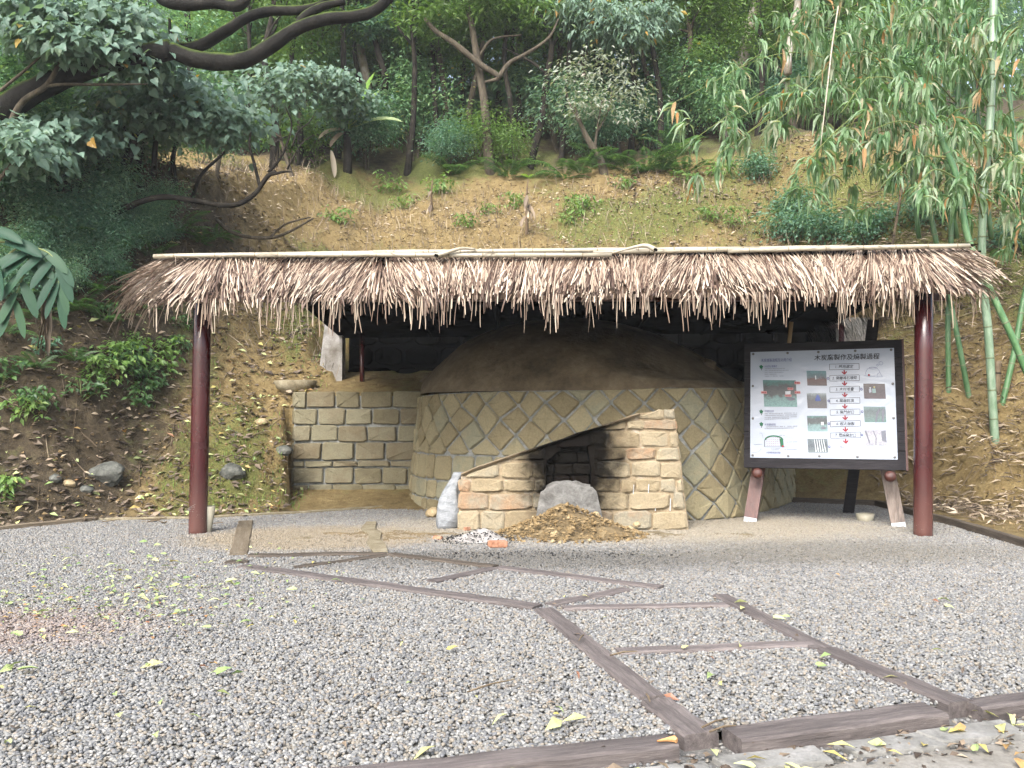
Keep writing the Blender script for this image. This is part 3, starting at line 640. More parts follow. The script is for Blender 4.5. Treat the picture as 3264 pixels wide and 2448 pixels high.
def stone(poly, fmap, mat, parent, gap=0.012, depth=0.035, bev=0.022, name='stone', rr=random, cham=0.12, rough=0.008):
    clean = []
    for p in poly:
        if not clean or math.hypot(p[0] - clean[-1][0], p[1] - clean[-1][1]) > 0.02: clean.append(p)
    if len(clean) > 2 and math.hypot(clean[0][0] - clean[-1][0], clean[0][1] - clean[-1][1]) < 0.02: clean.pop()
    if len(clean) < 3 or area(clean) < 0.004: return None
    p0 = inset(clean, gap)
    if len(p0) < 3 or area(p0) < 0.002: return None
    p0 = chamfer(p0, cham); n = len(p0)
    cx = sum(p[0] for p in p0) / n; cy = sum(p[1] for p in p0) / n
    ext_ = min(math.hypot(p[0] - cx, p[1] - cy) for p in p0); k = min(0.4, bev / max(ext_, .02))
    p0 = [(p[0] + rr.uniform(-rough, rough), p[1] + rr.uniform(-rough, rough)) for p in p0]
    p2 = [(p[0] + (cx - p[0]) * k, p[1] + (cy - p[1]) * k) for p in p0]
    V = [fmap(u, v, -0.03) for u, v in p0] + [fmap(u, v, depth * 0.55) for u, v in p0] + [fmap(u, v, depth + rr.uniform(-rough, rough)) for u, v in p2] + [fmap(cx, cy, depth + rr.uniform(-.003, 0.006))]
    Fs = [(r * n + i, r * n + (i + 1) % n, (r + 1) * n + (i + 1) % n, (r + 1) * n + i) for r in range(2) for i in range(n)] + [(2 * n + i, 2 * n + (i + 1) % n, 3 * n) for i in range(n)]
    me = data(name, V, Fs, mat)
    return obj(name, me, parent)

# ---------------------------------------------------------------- kiln
KP = curve_pts([(-1.9, 15.2, 0), (-1.72, 14.2, 0), (-1.5, 13.3, 0), (-1.05, 12.62, 0), (-0.3, 12.15, 0), (0.6, 11.8, 0), (1.6, 11.5, 0), (2.4, 11.5, 0), (2.92, 11.68, 0), (3.35, 12.1, 0), (3.95, 12.9, 0), (4.6, 14.0, 0), (5.1, 15.2, 0)], 10)
KS = [0.0]
for i in range(1, len(KP)): KS.append(KS[-1] + (KP[i] - KP[i - 1]).length)
KX = [p.x for p in KP]; KY = [p.y for p in KP]
def kplan(u):
    x = np.interp(u, KS, KX); y = np.interp(u, KS, KY)
    x2 = np.interp(u + .05, KS, KX); y2 = np.interp(u + .05, KS, KY); x1 = np.interp(u - .05, KS, KX); y1 = np.interp(u - .05, KS, KY)
    d = Vector((x2 - x1, y2 - y1, 0)).normalized(); return Vector((x, y, 0)), Vector((d.y, -d.x, 0))
def kmap(u, v, w):
    p, n = kplan(u); q = p + n * (w - 0.10 * v); return (q.x, q.y, v - 0.02)
UT = KS[-1]
def ktop(u): return 1.79 + 0.014 * (u - 3)
kiln = empty('charcoal_kiln', (0.9, 12.6, 0)); kiln.location = (0, 0, 0)
tag(kiln, 'round charcoal kiln with diamond set stone wall and brown clay dome', 'kiln')
mb = MB(); nu = 90
rows = [-0.05, 0.5, 1.0, 1.4, 1.0]
V = []
for i in range(nu + 1):
    u = UT * i / nu; tp = ktop(u)
    for v in (-0.05, 0.45, 0.9, 1.35, tp - 0.005): V.append(kmap(u, v, 0.0))
    p, n = kplan(u); q = p - n * (0.10 * tp + 0.25); V.append((q.x, q.y, tp - 0.03))
Fs = [(i * 6 + k, (i + 1) * 6 + k, (i + 1) * 6 + k + 1, i * 6 + k + 1) for i in range(nu) for k in range(5)]
mb.add(V, Fs); mb.build('mortar_core', M['mortar'], kiln)
rr = random.Random(3)
du, dv = 0.47, 0.46; jit = {}
def node(a, b):
    if (a, b) not in jit: jit[(a, b)] = (rr.uniform(-.035, .035), rr.uniform(-.03, .03))
    j = jit[(a, b)]; return (a * du / 2 + j[0], b * dv / 2 + j[1])
for a in range(0, int(UT / du * 2) + 2):
    for b in range(-1, 10):
        if (a + b) % 2 == 0: continue
        poly = [node(a - 1, b), node(a, b - 1), node(a + 1, b), node(a, b + 1)]
        cu = a * du / 2; lo = 0.86 if cu < 4.35 else 0.02
        poly = poly_clip(poly, 0, 1, ktop(cu)); 
        if len(poly) > 2: poly = poly_clip(poly, 0, -1, -lo)
        if len(poly) > 2: poly = poly_clip(poly, 1, 0, UT)
        if len(poly) > 2: stone(poly, kmap, M['kiln_stone'], kiln, rr=rr, gap=0.014, depth=0.036 + rr.uniform(-.012, .014), cham=0.06, rough=0.012)
v0 = 0.0
for (h, off) in ((0.20, 0.1), (0.28, 0.0), (0.38, 0.2)):
    u = 0.6 + off
    while u < 4.35:
        w = rr.uniform(.16, .42); u1 = min(u + w, 4.5)
        if 4.5 - u1 < 0.12: u1 = 4.5
        stone([(u, v0), (u1, v0), (u1, v0 + h), (u, v0 + h)], kmap, M['kiln_stone'], kiln, rr=rr, gap=0.013, depth=0.032); u = u1
        if u >= 4.49: break
    v0 += h
# clay dome and rim over the wall
DC = (0.95, 14.55); V = []; Fs = []; na, nr = 96, 26
outer = []
for i in range(na):
    w = 2 * math.pi * i / na; d = Vector((math.cos(w), math.sin(w), 0)); best = 3.0
    if math.sin(w) < 0.25:
        # distance to the wall plan along this direction
        for k in range(len(KP) - 1):
            a_, b_ = KP[k] - Vector((DC[0], DC[1], 0)), KP[k + 1] - Vector((DC[0], DC[1], 0)); e = b_ - a_
            det = d.x * (-e.y) + d.y * e.x
            if abs(det) < 1e-9: continue
            t = (a_.x * (-e.y) + a_.y * e.x) / det; s_ = (d.x * a_.y - d.y * a_.x) / det
            if t > 0 and -0.01 <= s_ <= 1.01: best = t - 0.165; break
    outer.append(best)
for j in range(nr + 1):
    for i in range(na):
        w = 2 * math.pi * i / na; r = outer[i] * j / nr; X = DC[0] + math.cos(w) * r; Y = DC[1] + math.sin(w) * r
        zc = 3.10 - 0.142 * r * r - 0.0
        zr = 2.02 - 0.06 * max(0, r - 1.5)
        k = 0.12; h = max(0, min(1, 0.5 + 0.5 * (zc - zr) / k)); z = zr * (1 - h) + zc * h + k * h * (1 - h)
        edge = outer[i] - r
        z = min(z, 1.80 + 0.028 * (X > 2) + 1.1 * max(edge, 0) ** 0.8 + (0 if j < nr else -0.02))
        z += 0.05 * float(fnoise(X, Y, 1.6, 3)) * (1 if j < nr - 1 else 0.3)
        V.append((X, Y, z))
V.append((DC[0], DC[1], 3.1))
for j in range(nr):
    for i in range(na): a_, b_ = j * na + i, j * na + (i + 1) % na; Fs.append((a_, a_ + na, b_ + na, b_))
dome = obj('dome', data('dome', V, Fs, M['dome'], True), kiln); tag(dome, 'smooth brown clay dome under the thatch')
def lump(name, c, r, mat, parent=None, seed=0, sub=2, flatz=0.8, rough=0.25, sx=1.0):
    import bmesh
    bm = bmesh.new(); bmesh.ops.create_icosphere(bm, subdivisions=sub, radius=1.0)
    rs = random.Random(seed); ox, oy = rs.uniform(0, 50), rs.uniform(0, 50)
    pl = [(Vector((rs.gauss(0, 1), rs.gauss(0, 1), rs.gauss(0, 1))).normalized(), rs.uniform(.72, .95)) for _ in range(7)]
    for v in bm.verts:
        for d, k in pl:
            t = v.co.dot(d)
            if t > k: v.co -= d * (t - k)
        f = 1 + rough * float(fnoise(v.co.x * 1.2 + ox + v.co.z, v.co.y * 1.2 + oy - v.co.z * .7, 1.3, 2))
        v.co = Vector((v.co.x * f * r * sx, v.co.y * f * r, v.co.z * f * r * flatz))
    me = bpy.data.meshes.new(name); bm.to_mesh(me); bm.free(); me.materials.append(mat)
    o = obj(name, me, parent, c); return o
tag(lump('round_stone', at(2252, 1172, 13.2), 0.17, M['dome'], None, 5), 'rounded stone lying on the kiln rim beside the dome', 'stone')

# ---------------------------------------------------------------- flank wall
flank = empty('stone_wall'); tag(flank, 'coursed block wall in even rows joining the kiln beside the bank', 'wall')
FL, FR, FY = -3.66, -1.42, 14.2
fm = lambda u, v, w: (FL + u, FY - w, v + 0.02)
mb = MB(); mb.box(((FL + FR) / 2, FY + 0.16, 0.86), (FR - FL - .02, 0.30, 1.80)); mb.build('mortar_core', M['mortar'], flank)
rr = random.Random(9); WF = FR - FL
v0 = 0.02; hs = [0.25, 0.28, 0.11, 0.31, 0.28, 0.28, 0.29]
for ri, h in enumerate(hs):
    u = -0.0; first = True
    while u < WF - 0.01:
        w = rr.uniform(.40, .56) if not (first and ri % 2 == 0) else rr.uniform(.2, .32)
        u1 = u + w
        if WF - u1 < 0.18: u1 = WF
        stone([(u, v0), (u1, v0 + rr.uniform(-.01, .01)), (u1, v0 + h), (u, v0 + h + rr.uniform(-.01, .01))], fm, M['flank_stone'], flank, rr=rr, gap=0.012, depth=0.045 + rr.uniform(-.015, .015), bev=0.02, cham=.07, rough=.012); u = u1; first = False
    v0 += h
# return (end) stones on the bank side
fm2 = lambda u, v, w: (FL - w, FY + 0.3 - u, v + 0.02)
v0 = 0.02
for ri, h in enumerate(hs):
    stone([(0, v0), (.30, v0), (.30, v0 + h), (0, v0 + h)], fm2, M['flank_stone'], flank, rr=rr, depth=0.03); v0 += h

# concrete posts, trough
M['pier'] = mottled('pier', [(0.3, (0.15, 0.13, 0.105)), (0.5, (0.30, 0.285, 0.26)), (0.7, (0.48, 0.47, 0.45))], 3.5, which='Position')
def post_block(name, x0, x1, Y, z0, z1, dpt, lean, label):
    mb = MB()
    n = 5
    for i in range(n):
        a, b = z0 + (z1 - z0) * i / n, z0 + (z1 - z0) * (i + 1) / n
        l0, l1 = lean * (1 - i / n), lean * (1 - (i + 1) / n)
        V = [(x0 - l0, Y, a), (x1, Y, a), (x1, Y + dpt, a), (x0 - l0, Y + dpt, a), (x0 - l1, Y, b), (x1, Y, b), (x1, Y + dpt, b), (x0 - l1, Y + dpt, b)]
        Fs = [(0, 1, 5, 4), (1, 2, 6, 5), (2, 3, 7, 6), (3, 0, 4, 7)] + ([(4, 5, 6, 7)] if i == n - 1 else [])
        mb.add(V, Fs)
    return tag(mb.build(name, M['pier'], None), label, 'pier')
p0, p1 = at(1040, 1000, 15.3), at(1090, 1215, 15.3)
post_block('concrete_pier', p0.x, p1.x, 15.3, p1.z - .25, p0.z + .05, 0.3, 0.17, 'pale tapering concrete pier standing above the coursed block wall')
p0, p1 = at(2690, 1005, 15.6), at(2775, 1215, 15.6)
post_block('concrete_pier', p0.x, p1.x, 15.6, 1.2, at(0, 1012, 15.6).z, 0.4, 0.0, 'pale concrete pier seen between the shelter and the top of the easel')
mb = MB(); c = at(940, 1228, 14.6); V = []; Fs = []
n = 14
prof = [(0.0, -0.16), (0.18, -0.155), (0.31, -0.05), (0.36, 0.08), (0.33, 0.085), (0.27, -0.02), (0.0, -0.09)]
for j, (r, z) in enumerate(prof):
    for i in range(n + 1):
        w = math.pi * (1.02 + 0.96 * i / n) if False else 2 * math.pi * i / (n + 1)
        V.append((c.x + r * math.cos(w) * 1.05, c.y + 0.05 + r * math.sin(w) * 0.8, c.z + z))
for j in range(len(prof) - 1):
    for i in range(n + 1): Fs.append((j * (n + 1) + i, j * (n + 1) + (i + 1) % (n + 1), (j + 1) * (n + 1) + (i + 1) % (n + 1), (j + 1) * (n + 1) + i))
mb.add(V, Fs); tag(mb.build('concrete_basin', M['concrete_dirty'], None, True), 'earth stained concrete basin at the end of the block wall top', 'basin')

# rear retaining wall, sooty, with the roof's shade put into its near-black colour
rear = empty('rear_wall'); tag(rear, 'sooty rubble wall behind the kiln dome, roof shade painted into its black', 'wall')
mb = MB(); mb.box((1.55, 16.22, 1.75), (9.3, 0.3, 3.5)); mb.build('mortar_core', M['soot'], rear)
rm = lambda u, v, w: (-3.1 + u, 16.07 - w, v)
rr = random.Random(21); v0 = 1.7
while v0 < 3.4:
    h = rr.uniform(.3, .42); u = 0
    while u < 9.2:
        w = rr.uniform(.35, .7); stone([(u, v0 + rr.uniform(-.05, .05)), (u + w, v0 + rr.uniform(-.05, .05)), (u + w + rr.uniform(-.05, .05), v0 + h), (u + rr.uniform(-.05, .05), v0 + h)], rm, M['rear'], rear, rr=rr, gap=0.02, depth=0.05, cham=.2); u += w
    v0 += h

# ---------------------------------------------------------------- firebox in front of the kiln
fb = empty('kiln_firebox'); tag(fb, 'rough stone firebox with sloping top and soot black mouth', 'firebox')
FBY = 10.55
def fpx(x, y): p = at(x, y, FBY); return (p.x, p.z)
outline = [fpx(1457, 1692), fpx(2196, 1690), fpx(2152, 1303), fpx(2035, 1318), fpx(1470, 1508)]
outline[0] = (outline[0][0], -0.03); outline[1] = (outline[1][0], -0.03)
mouth = [fpx(1738, 1600), fpx(1880, 1600), fpx(1886, 1500), fpx(1872, 1412), fpx(1790, 1430), fpx(1742, 1470)]
def ff(u, v, w): return (u, FBY - w + 0.05 * v, v)
# core: front sheet with opening + sides + top
def back(p): return (p[0], FBY + 1.55, p[1] - (.1 if p[1] > .2 else 0))
V = [ff(*p, 0) for p in outline] + [back(p) for p in outline] + [ff(*p, 0) for p in mouth] + [(p[0], FBY + 0.2, p[1]) for p in mouth]
Fs = [(0, 5, 6, 1)[::-1], (1, 6, 7, 2)[::-1], (2, 7, 8, 3)[::-1], (3, 8, 9, 4)[::-1], (4, 9, 5, 0)[::-1]]
# front as strips around the mouth: o0..o4, m10..m15
Fs += [(0, 1, 11, 10), (1, 2, 12, 11), (2, 3, 13, 12), (3, 4, 14, 13), (4, 15, 14), (4, 0, 10, 15)]
mb = MB(); mb.add(V, Fs); mb.build('clay_core', M['fire_core'], fb)
mb = MB(); Vm = [ff(*p, 0) for p in mouth] + [(p[0], FBY + 0.2, p[1]) for p in mouth]; k = len(mouth)
mb.add(Vm, [(i, (i + 1) % k, k + (i + 1) % k, k + i) for i in range(k)] + [tuple(range(k, 2 * k))]); mb.build('fire_mouth', M['soot'], fb)
# sloping mortar slab on top
mb = MB(); a_, b_ = fpx(1470, 1508), fpx(2040, 1314); n = 12; V = []; Fs = []
for i in range(n + 1):
    t = i / n; x = a_[0] + (b_[0] - a_[0]) * t; z = a_[1] + (b_[1] - a_[1]) * t + 0.012 * random.uniform(-1, 1)
    V += [(x, FBY + 0.01, z - 0.03), (x, FBY - 0.02, z - 0.005), (x, FBY + 0.3, z - 0.005), (x, FBY + 1.5, z - 0.06)]
for i in range(n):
    for q in range(3): Fs.append((i * 4 + q, (i + 1) * 4 + q, (i + 1) * 4 + q + 1, i * 4 + q + 1))
mb.add(V, Fs); mb.build('mortar_cap', M['fire_core'], fb)
rr = random.Random(14)
mx0, mx1 = fpx(1740, 0)[0], fpx(1884, 0)[0]; mtop = fpx(0, 1440)[1]; mbot = fpx(0, 1600)[1]
top_a, top_b = outline[4], outline[3]
sa = (top_b[1] - top_a[1]) / (top_b[0] - top_a[0])
v0 = 0.0; hs = [0.25, 0.22, 0.17, 0.22, 0.17, 0.20, 0.14, 0.17]
for ri, h in enumerate(hs):
    segs = [(outline[0][0] - 0.02, outline[1][0] + 0.02)]
    vm = v0 + h / 2
    if mbot - 0.1 < vm < mtop - 0.02: segs = [(segs[0][0], mx0 - 0.01), (mx1 + 0.01, segs[0][1])]
    for (s0, s1) in segs:
        u = s0
        while u < s1 - 0.02:
            w = rr.uniform(.18, .46) if h < .21 else rr.uniform(.28, .55)
            u1 = u + w
            if s1 - u1 < 0.14: u1 = s1
            j = lambda: rr.uniform(-.014, .014)
            poly = [(u + j(), v0 + j()), (u1 + j(), v0 + j()), (u1 + j(), v0 + h + j()), (u + j(), v0 + h + j())]
            # clip to the outline: left slope line, right batter
            poly = poly_clip(poly, -sa, 1, top_a[1] - sa * top_a[0] - 0.025)
            if len(poly) > 2: poly = poly_clip(poly, 0, 1, outline[2][1] - 0.0)
            if len(poly) > 2:
                bx = (outline[2][0] - outline[1][0]) / (outline[2][1] - outline[1][1]); poly = poly_clip(poly, 1, -bx, outline[1][0] - bx * outline[1][1])
            if len(poly) > 2: poly = poly_clip(poly, -1, 0, -outline[0][0])
            if len(poly) > 2 and ri > 1: 
                pass
            if len(poly) > 2: stone(poly, ff, M['fire_stone'], fb, rr=rr, gap=0.011, depth=0.03 + rr.uniform(-.008, .012), bev=0.025, rough=0.009)
            u = u1
    v0 += h
# sooty stones set back inside the mouth
v0 = 0.3
while v0 < mtop + .2:
    h = rr.uniform(.14, .2); u = mx0 - .1
    while u < mx1 + .1:
        w = rr.uniform(.18, .34); poly = [(u, v0), (u + w, v0), (u + w, v0 + h), (u, v0 + h)]
        for k in range(len(mouth)):
            a_, b_ = mouth[k], mouth[(k + 1) % len(mouth)]; ex, ez = b_[0] - a_[0], b_[1] - a_[1]
            if len(poly) > 2: poly = poly_clip(poly, ez, -ex, ez * a_[0] - ex * a_[1])
        if len(poly) > 2: stone(poly, lambda a, b, c_: (a, FBY + .15 - c_, b), M['fire_stone'], fb, rr=rr, gap=.006, depth=.03)
        u += w
    v0 += h
# right return of the firebox
fr = lambda u, v, w: (outline[1][0] - 0.108 * v + w, FBY + 0.05 + u, v)
v0 = 0.0
for h in hs[:7]:
    u = 0
    while u < 0.9:
        w = rr.uniform(.3, .45); stone([(u, v0), (u + w, v0), (u + w, v0 + h), (u, v0 + h)], fr, M['fire_stone'], fb, rr=rr, depth=0.02); u += w
    v0 += h
# lime lines brushed on some stones
mb_pairs = [(2020, 1545, 34), (2068, 1543, 34), (2090, 1592, 36), (2137, 1588, 40)]
for (x, y, h) in mb_pairs:
    p = fpx(x, y); q = fpx(x - 2, y + h); mb = MB()
    mb.tube([(p[0], FBY - 0.032 + 0.05 * p[1], p[1]), (q[0], FBY - 0.028 + 0.05 * q[1], q[1])], [.005, .006], 5); mb.build('lime_line', M['white_paint'], fb)
# sealed grey render in the lower mouth
V = []; Fs = []; n = 14; m_ = 8
for j in range(m_ + 1):
    for i in range(n + 1):
        s = i / n * 2 - 1; t = j / m_
        x = fpx(1808, 0)[0] + s * (0.34 + 0.08 * (1 - t)); top = fpx(0, 1532)[1] - 0.09 * abs(s) ** 2.6 + 0.05 * float(fnoise(s * 3 + 7, 1.0, 1.5, 3))
        z = 0.12 + (top - 0.12) * t
        y = FBY - 0.02 - 0.10 * (1 - t) - 0.05 * (1 - s * s) * (1 - t * 0.5) + 0.06 * float(fnoise(x * 3, z * 3, 2, 3)) + (0.14 if j == m_ else 0)
        V.append((x, y, z + 0.015 * float(fnoise(x * 4, z * 3, 2, 2))))
for j in range(m_):
    for i in range(n): a = j * (n + 1) + i; Fs.append((a, a + 1, a + n + 2, a + n + 1))
sr = obj('mortar_seal', data('mortar_seal', V, Fs, M['grey_render'], True), fb); tag(sr, 'grey render sealing the lower half of the fire mouth')

# ---------------------------------------------------------------- heaps, bag, odds and ends
def heap(name, c, rx, ry, h, mat, label, cat, seed, ymax=None, peak=(0, 0), kind=None):
    n, m_ = 40, 14; V = []; Fs = []
    for j in range(m_ + 1):
        for i in range(n):
            w = 2 * math.pi * i / n; r = j / m_; k = 1 + .25 * float(fnoise(math.cos(w) + seed, math.sin(w), 1.4, 3))
            x = c[0] + math.cos(w) * rx * r * k + peak[0] * (1 - r); y = c[1] + math.sin(w) * ry * r * k + peak[1] * (1 - r)
            if ymax is not None: y = min(y, ymax)
            z = h * max(0, 1 - r) ** 1.15 + 0.28 * h * float(fnoise(x * 2, y * 2, 2.4, 4)) * min(1, (1 - r) * 4) - 0.02 * r
            V.append((x, y, z))
    for j in range(m_):
        for i in range(n): a, b = j * n + i, j * n + (i + 1) % n; Fs.append((a, a + n, b + n, b))
    o = obj(name, data(name, V, [f[::-1] for f in Fs], mat, True)); tag(o, label, cat, kind=kind); return o
c = gnd(1830, 1712)
heap('soil_heap', (c.x, c.y + 0.12), 0.86, 0.6, 0.36, M['dust_dark'], 'crumbly brown soil heap piled against the fire mouth', 'soil heap', 3, FBY + 0.0, (-0.08, 0.30))
rs = random.Random(77)
for i, (x, y, r) in enumerate([(1770, 1706, .085), (1785, 1698, .05), (1825, 1705, .04), (1762, 1725, .03), (1785, 1730, .03), (1900, 1640, .05), (1880, 1660, .035), (1938, 1668, .055), (1950, 1705, .03), (2005, 1690, .07), (2030, 1672, .05), (1700, 1650, .03), (1840, 1652, .03), (1925, 1690, .045), (1880, 1722, .03)]):
    p = at(x, y, 10.02 + (1712 - y) * 0.004)
    g_ = gnd(x, min(y + 12, 1735)); 
    Yd = min(g_.y, FBY - 0.25)
    p = at(x, y, Yd)
    lab = ['largest pale sandstone lump on the soil heap', 'pale lump resting beside the largest sandstone lump'][i] if i < 2 else 'small tan lump of rock on the soil heap'
    o = lump('rock_lump', (p.x, p.y, max(p.z, r * .4)), r, M['rock_tan'], None, 100 + i, 1 if r < .04 else 2); tag(o, lab, 'rock', 'rock lumps on the soil heap')
# crumbs on and round the heap
def crumbs(name, pts, rads, mat, label, cat, seed=0):
    rs = np.random.default_rng(seed); base = np.array([(1, 0, 0), (-1, 0, 0), (0, 1, 0), (0, -1, 0), (0, 0, 1), (0, 0, -1)], float)
    fc = np.array([(0, 2, 4), (2, 1, 4), (1, 3, 4), (3, 0, 4), (2, 0, 5), (1, 2, 5), (3, 1, 5), (0, 3, 5)])
    n = len(pts); a = rs.uniform(0, 6.28, n); cs, sn = np.cos(a), np.sin(a)
    B = np.repeat(base[None], n, 0) * rs.uniform(.6, 1.25, (n, 6, 1)) + rs.uniform(-.25, .25, (n, 6, 3))
    X = B[:, :, 0] * cs[:, None] - B[:, :, 1] * sn[:, None]; Y = B[:, :, 0] * sn[:, None] + B[:, :, 1] * cs[:, None]
    B = np.stack([X, Y, B[:, :, 2] * .75], 2) * np.asarray(rads)[:, None, None] + np.asarray(pts)[:, None, :]
    Fs = (fc[None] + 6 * np.arange(n)[:, None, None]).reshape(-1, 3)
    o = obj(name, data(name, B.reshape(-1, 3), Fs.tolist(), mat, tint=np.repeat(rs.random(n), 8))); tag(o, label, cat, kind='stuff'); return o
n = 2000; w = RNG.uniform(0, 6.28, n); r = np.sqrt(RNG.random(n))
hx = c.x + np.cos(w) * r * .95 - 0.05; hy = np.minimum(c.y + .12 + np.sin(w) * r * .7 + 0.2 * (1 - r), FBY - .04); hz = np.maximum(0.36 * (1 - r) ** 1.15, 0.0)
crumbs('soil_crumbs', np.stack([hx, hy, hz + .005], 1), RNG.uniform(.004, .17, n) ** 2 + .005, M['clod'], 'loose crumbs of soil over the heap at the fire mouth', 'soil', 4)
c = gnd(1530, 1722)
heap('ash_heap', (c.x, c.y), 0.42, 0.30, 0.13, M['ash'], 'low pale ash heap with charcoal bits in front of the firebox', 'ash heap', 6, None, (0.05, 0.05))
n = 420; w = RNG.uniform(0, 6.28, n); r = RNG.random(n) ** .5
px_ = c.x + np.cos(w) * r * .55; py_ = c.y + np.sin(w) * r * .42
crumbs('charcoal_bits', np.stack([px_, py_, np.maximum(.13 * (1 - r * 1.3), 0.006) + .004], 1), RNG.uniform(.005, .016, n), M['charcoal'], 'black charcoal crumbs strewn over the ash heap', 'charcoal', 8)
n = 500; px_ = RNG.normal(gnd(1650, 1770).x, 0.9, n); py_ = RNG.normal(gnd(1650, 1770).y, .16, n)
crumbs('charcoal_dust', np.stack([px_, py_, np.full(n, .012)], 1), RNG.uniform(.004, .012, n), M['charcoal'], 'scattered charcoal crumbs on the gravel before the firebox', 'charcoal', 9)
def brick(c, s, rz, label, tilt=0.0):
    import bmesh
    bm = bmesh.new(); bmesh.ops.create_cube(bm, size=1.0)
    for v in bm.verts: v.co = Vector((v.co.x * s[0], v.co.y * s[1], v.co.z * s[2])) + Vector((random.uniform(-.004, .004), random.uniform(-.004, .004), random.uniform(-.004, .004)))
    bmesh.ops.bevel(bm, geom=list(bm.edges), offset=.006, segments=2, affect='EDGES')
    me = bpy.data.meshes.new('red_brick'); bm.to_mesh(me); bm.free(); me.materials.append(M['brick'])
    o = obj('red_brick', me, None, c); o.rotation_euler = (tilt, 0.05, rz); tag(o, label, 'brick', 'red bricks by the ash'); return o
p = gnd(1586, 1748); brick((p.x, p.y + .03, .045), (.2, .1, .065), R(22), 'whole red brick lying in front of the ash heap', 0.1)
p = gnd(1395, 1720); brick((p.x, p.y, .02), (.10, .06, .04), R(-15), 'broken red brick fragment beside the ash heap')
p = gnd(1488, 1706); brick((p.x, p.y, .075), (.07, .06, .04), R(40), 'small red brick chip half sunk in the ash')
# sandbag: tied neck leaning on the firebox corner
bx = at(1425, 1660, 10.75); V = []; Fs = []; prof = [(0.0, 0.0), (0.12, 0.0), (0.15, 0.03), (0.165, 0.10), (0.168, 0.19), (0.158, 0.28), (0.138, 0.37), (0.112, 0.46), (0.09, 0.53), (0.078, 0.585), (0.07, 0.63), (0.075, 0.67), (0.068, 0.705), (0.02, 0.70)]
n = 22
for j, (r, z) in enumerate(prof):
    for i in range(n):
        w = 2 * math.pi * i / n; k = 1 + (.13 * math.sin(7 * w + z * 5) * (z / .7) + 0.22 * float(fnoise(math.cos(w) * 2 + 3, z * 6 + math.sin(w) * 2, 1.5, 3)))
        V.append((bx.x + r * k * math.cos(w) + 0.13 * (z / .7) ** 1.5 + .02 * math.sin(z * 11), bx.y + r * k * .8 * math.sin(w) + .06 * z, z))
for j in range(len(prof) - 1):
    for i in range(n): Fs.append((j * n + i, j * n + (i + 1) % n, (j + 1) * n + (i + 1) % n, (j + 1) * n + i))
bag = obj('sandbag', data('sandbag', V, Fs, M['bag'], True)); tag(bag, 'white woven sandbag slumped against the firebox corner', 'sandbag')
p = gnd(1375, 1652); o = lump('dark_stone', (p.x, p.y + .05, .07), .10, M['rock_tan'], None, 41); tag(o, 'brown stone tucked behind the sandbag', 'stone')
# plastic pipe beside the post
def cup(name, c, r0, r1, h, label, cat, lean=(0, 0), n=20):
    mb = MB(); V = []; Fs = []
    pr = [(r0 * .98, 0.0), (r0, 0.01), (r1, h), (r1 * .9, h), (r0 * .9, 0.03), (0.001, 0.03)]
    for j, (r, z) in enumerate(pr):
        for i in range(n):
            w = 2 * math.pi * i / n; V.append((c[0] + r * math.cos(w) + lean[0] * z, c[1] + r * math.sin(w) + lean[1] * z, c[2] + z))
    for j in range(len(pr) - 1):
        for i in range(n): Fs.append((j * n + i, j * n + (i + 1) % n, (j + 1) * n + (i + 1) % n, (j + 1) * n + i))
    mb.add(V, Fs); o = mb.build(name, M['plastic'], None, True); tag(o, label, cat); return o
p = gnd(652, 1700); cup('plastic_pipe', (p.x - .01, p.y + .08, -0.01), .062, .078, .33, 'beige plastic pipe standing open against the maroon post', 'pipe', (.09, 0.0))
p = gnd(2763, 1662); cup('plastic_tub', (p.x, p.y + .05, 0), .10, .12, .10, 'shallow grey plastic tub on the gravel behind the easel', 'tub')

# ================================================================ the thatched shelter
shed = empty('thatched_shelter'); tag(shed, 'open shelter with maroon posts and a shaggy straw thatched roof', 'shelter')
RX0, RX1 = -4.2, 5.42
RIDGE_Y, EAVE_Y, REAR_Y = 10.12, 9.66, 15.6
def zl(X, zleft, zright): return zleft + (zright - zleft) * (X - RX0) / (RX1 - RX0)
def ridge_z(X): return zl(X, at(500, 812, RIDGE_Y).z, at(3050, 780, RIDGE_Y).z)
def eave_z(X): return ridge_z(X) - 0.56
def cyl(mb, x, y, z0, z1, r0, r1, n=28, bell=True):
    zs = [z0, z0 + .04, z1 * .3, z1 * .7, z1]
    mb.tube([(x, y, z) for z in zs], interp_list([r0, r1], 5), n)
for px_, py_, tx in ((622, 1703, 646), (2954, 1711, 2945)):
    b = gnd(px_, py_); mb = MB(); b.y += .09
    t = at(tx, 930, b.y)
    pts = [Vector((b.x, b.y, -0.05)), Vector((b.x, b.y, 0.05)), Vector((b.x * .6 + t.x * .4, b.y, 1.1)), Vector((b.x * .2 + t.x * .8, b.y, 2.2)), Vector((t.x, t.y, 3.0))]
    mb.tube(pts, [.112, .108, .106, .105, .104], 32); po = mb.build('post', M['maroon'], shed, True)
    if px_ > 2000: continue
    mb = MB()
    for k in range(4): mb.tube([(b.x - .106 + .01 * k, b.y - .06 - .012 * k, .28 + k * .012), (b.x - .02 + .008 * k, b.y - .108, .27 + k * .03)], .0025, 4)
    mb.build('scratch', M['concrete'], po)
PY = gnd(622, 1703).y + .09
mb = MB(); za = 2.86
mb.box(((RX0 + RX1) / 2, PY, za + .02), (RX1 - RX0 - .3, .10, .12)); mb.build('front_beam', M['redwood'], shed)
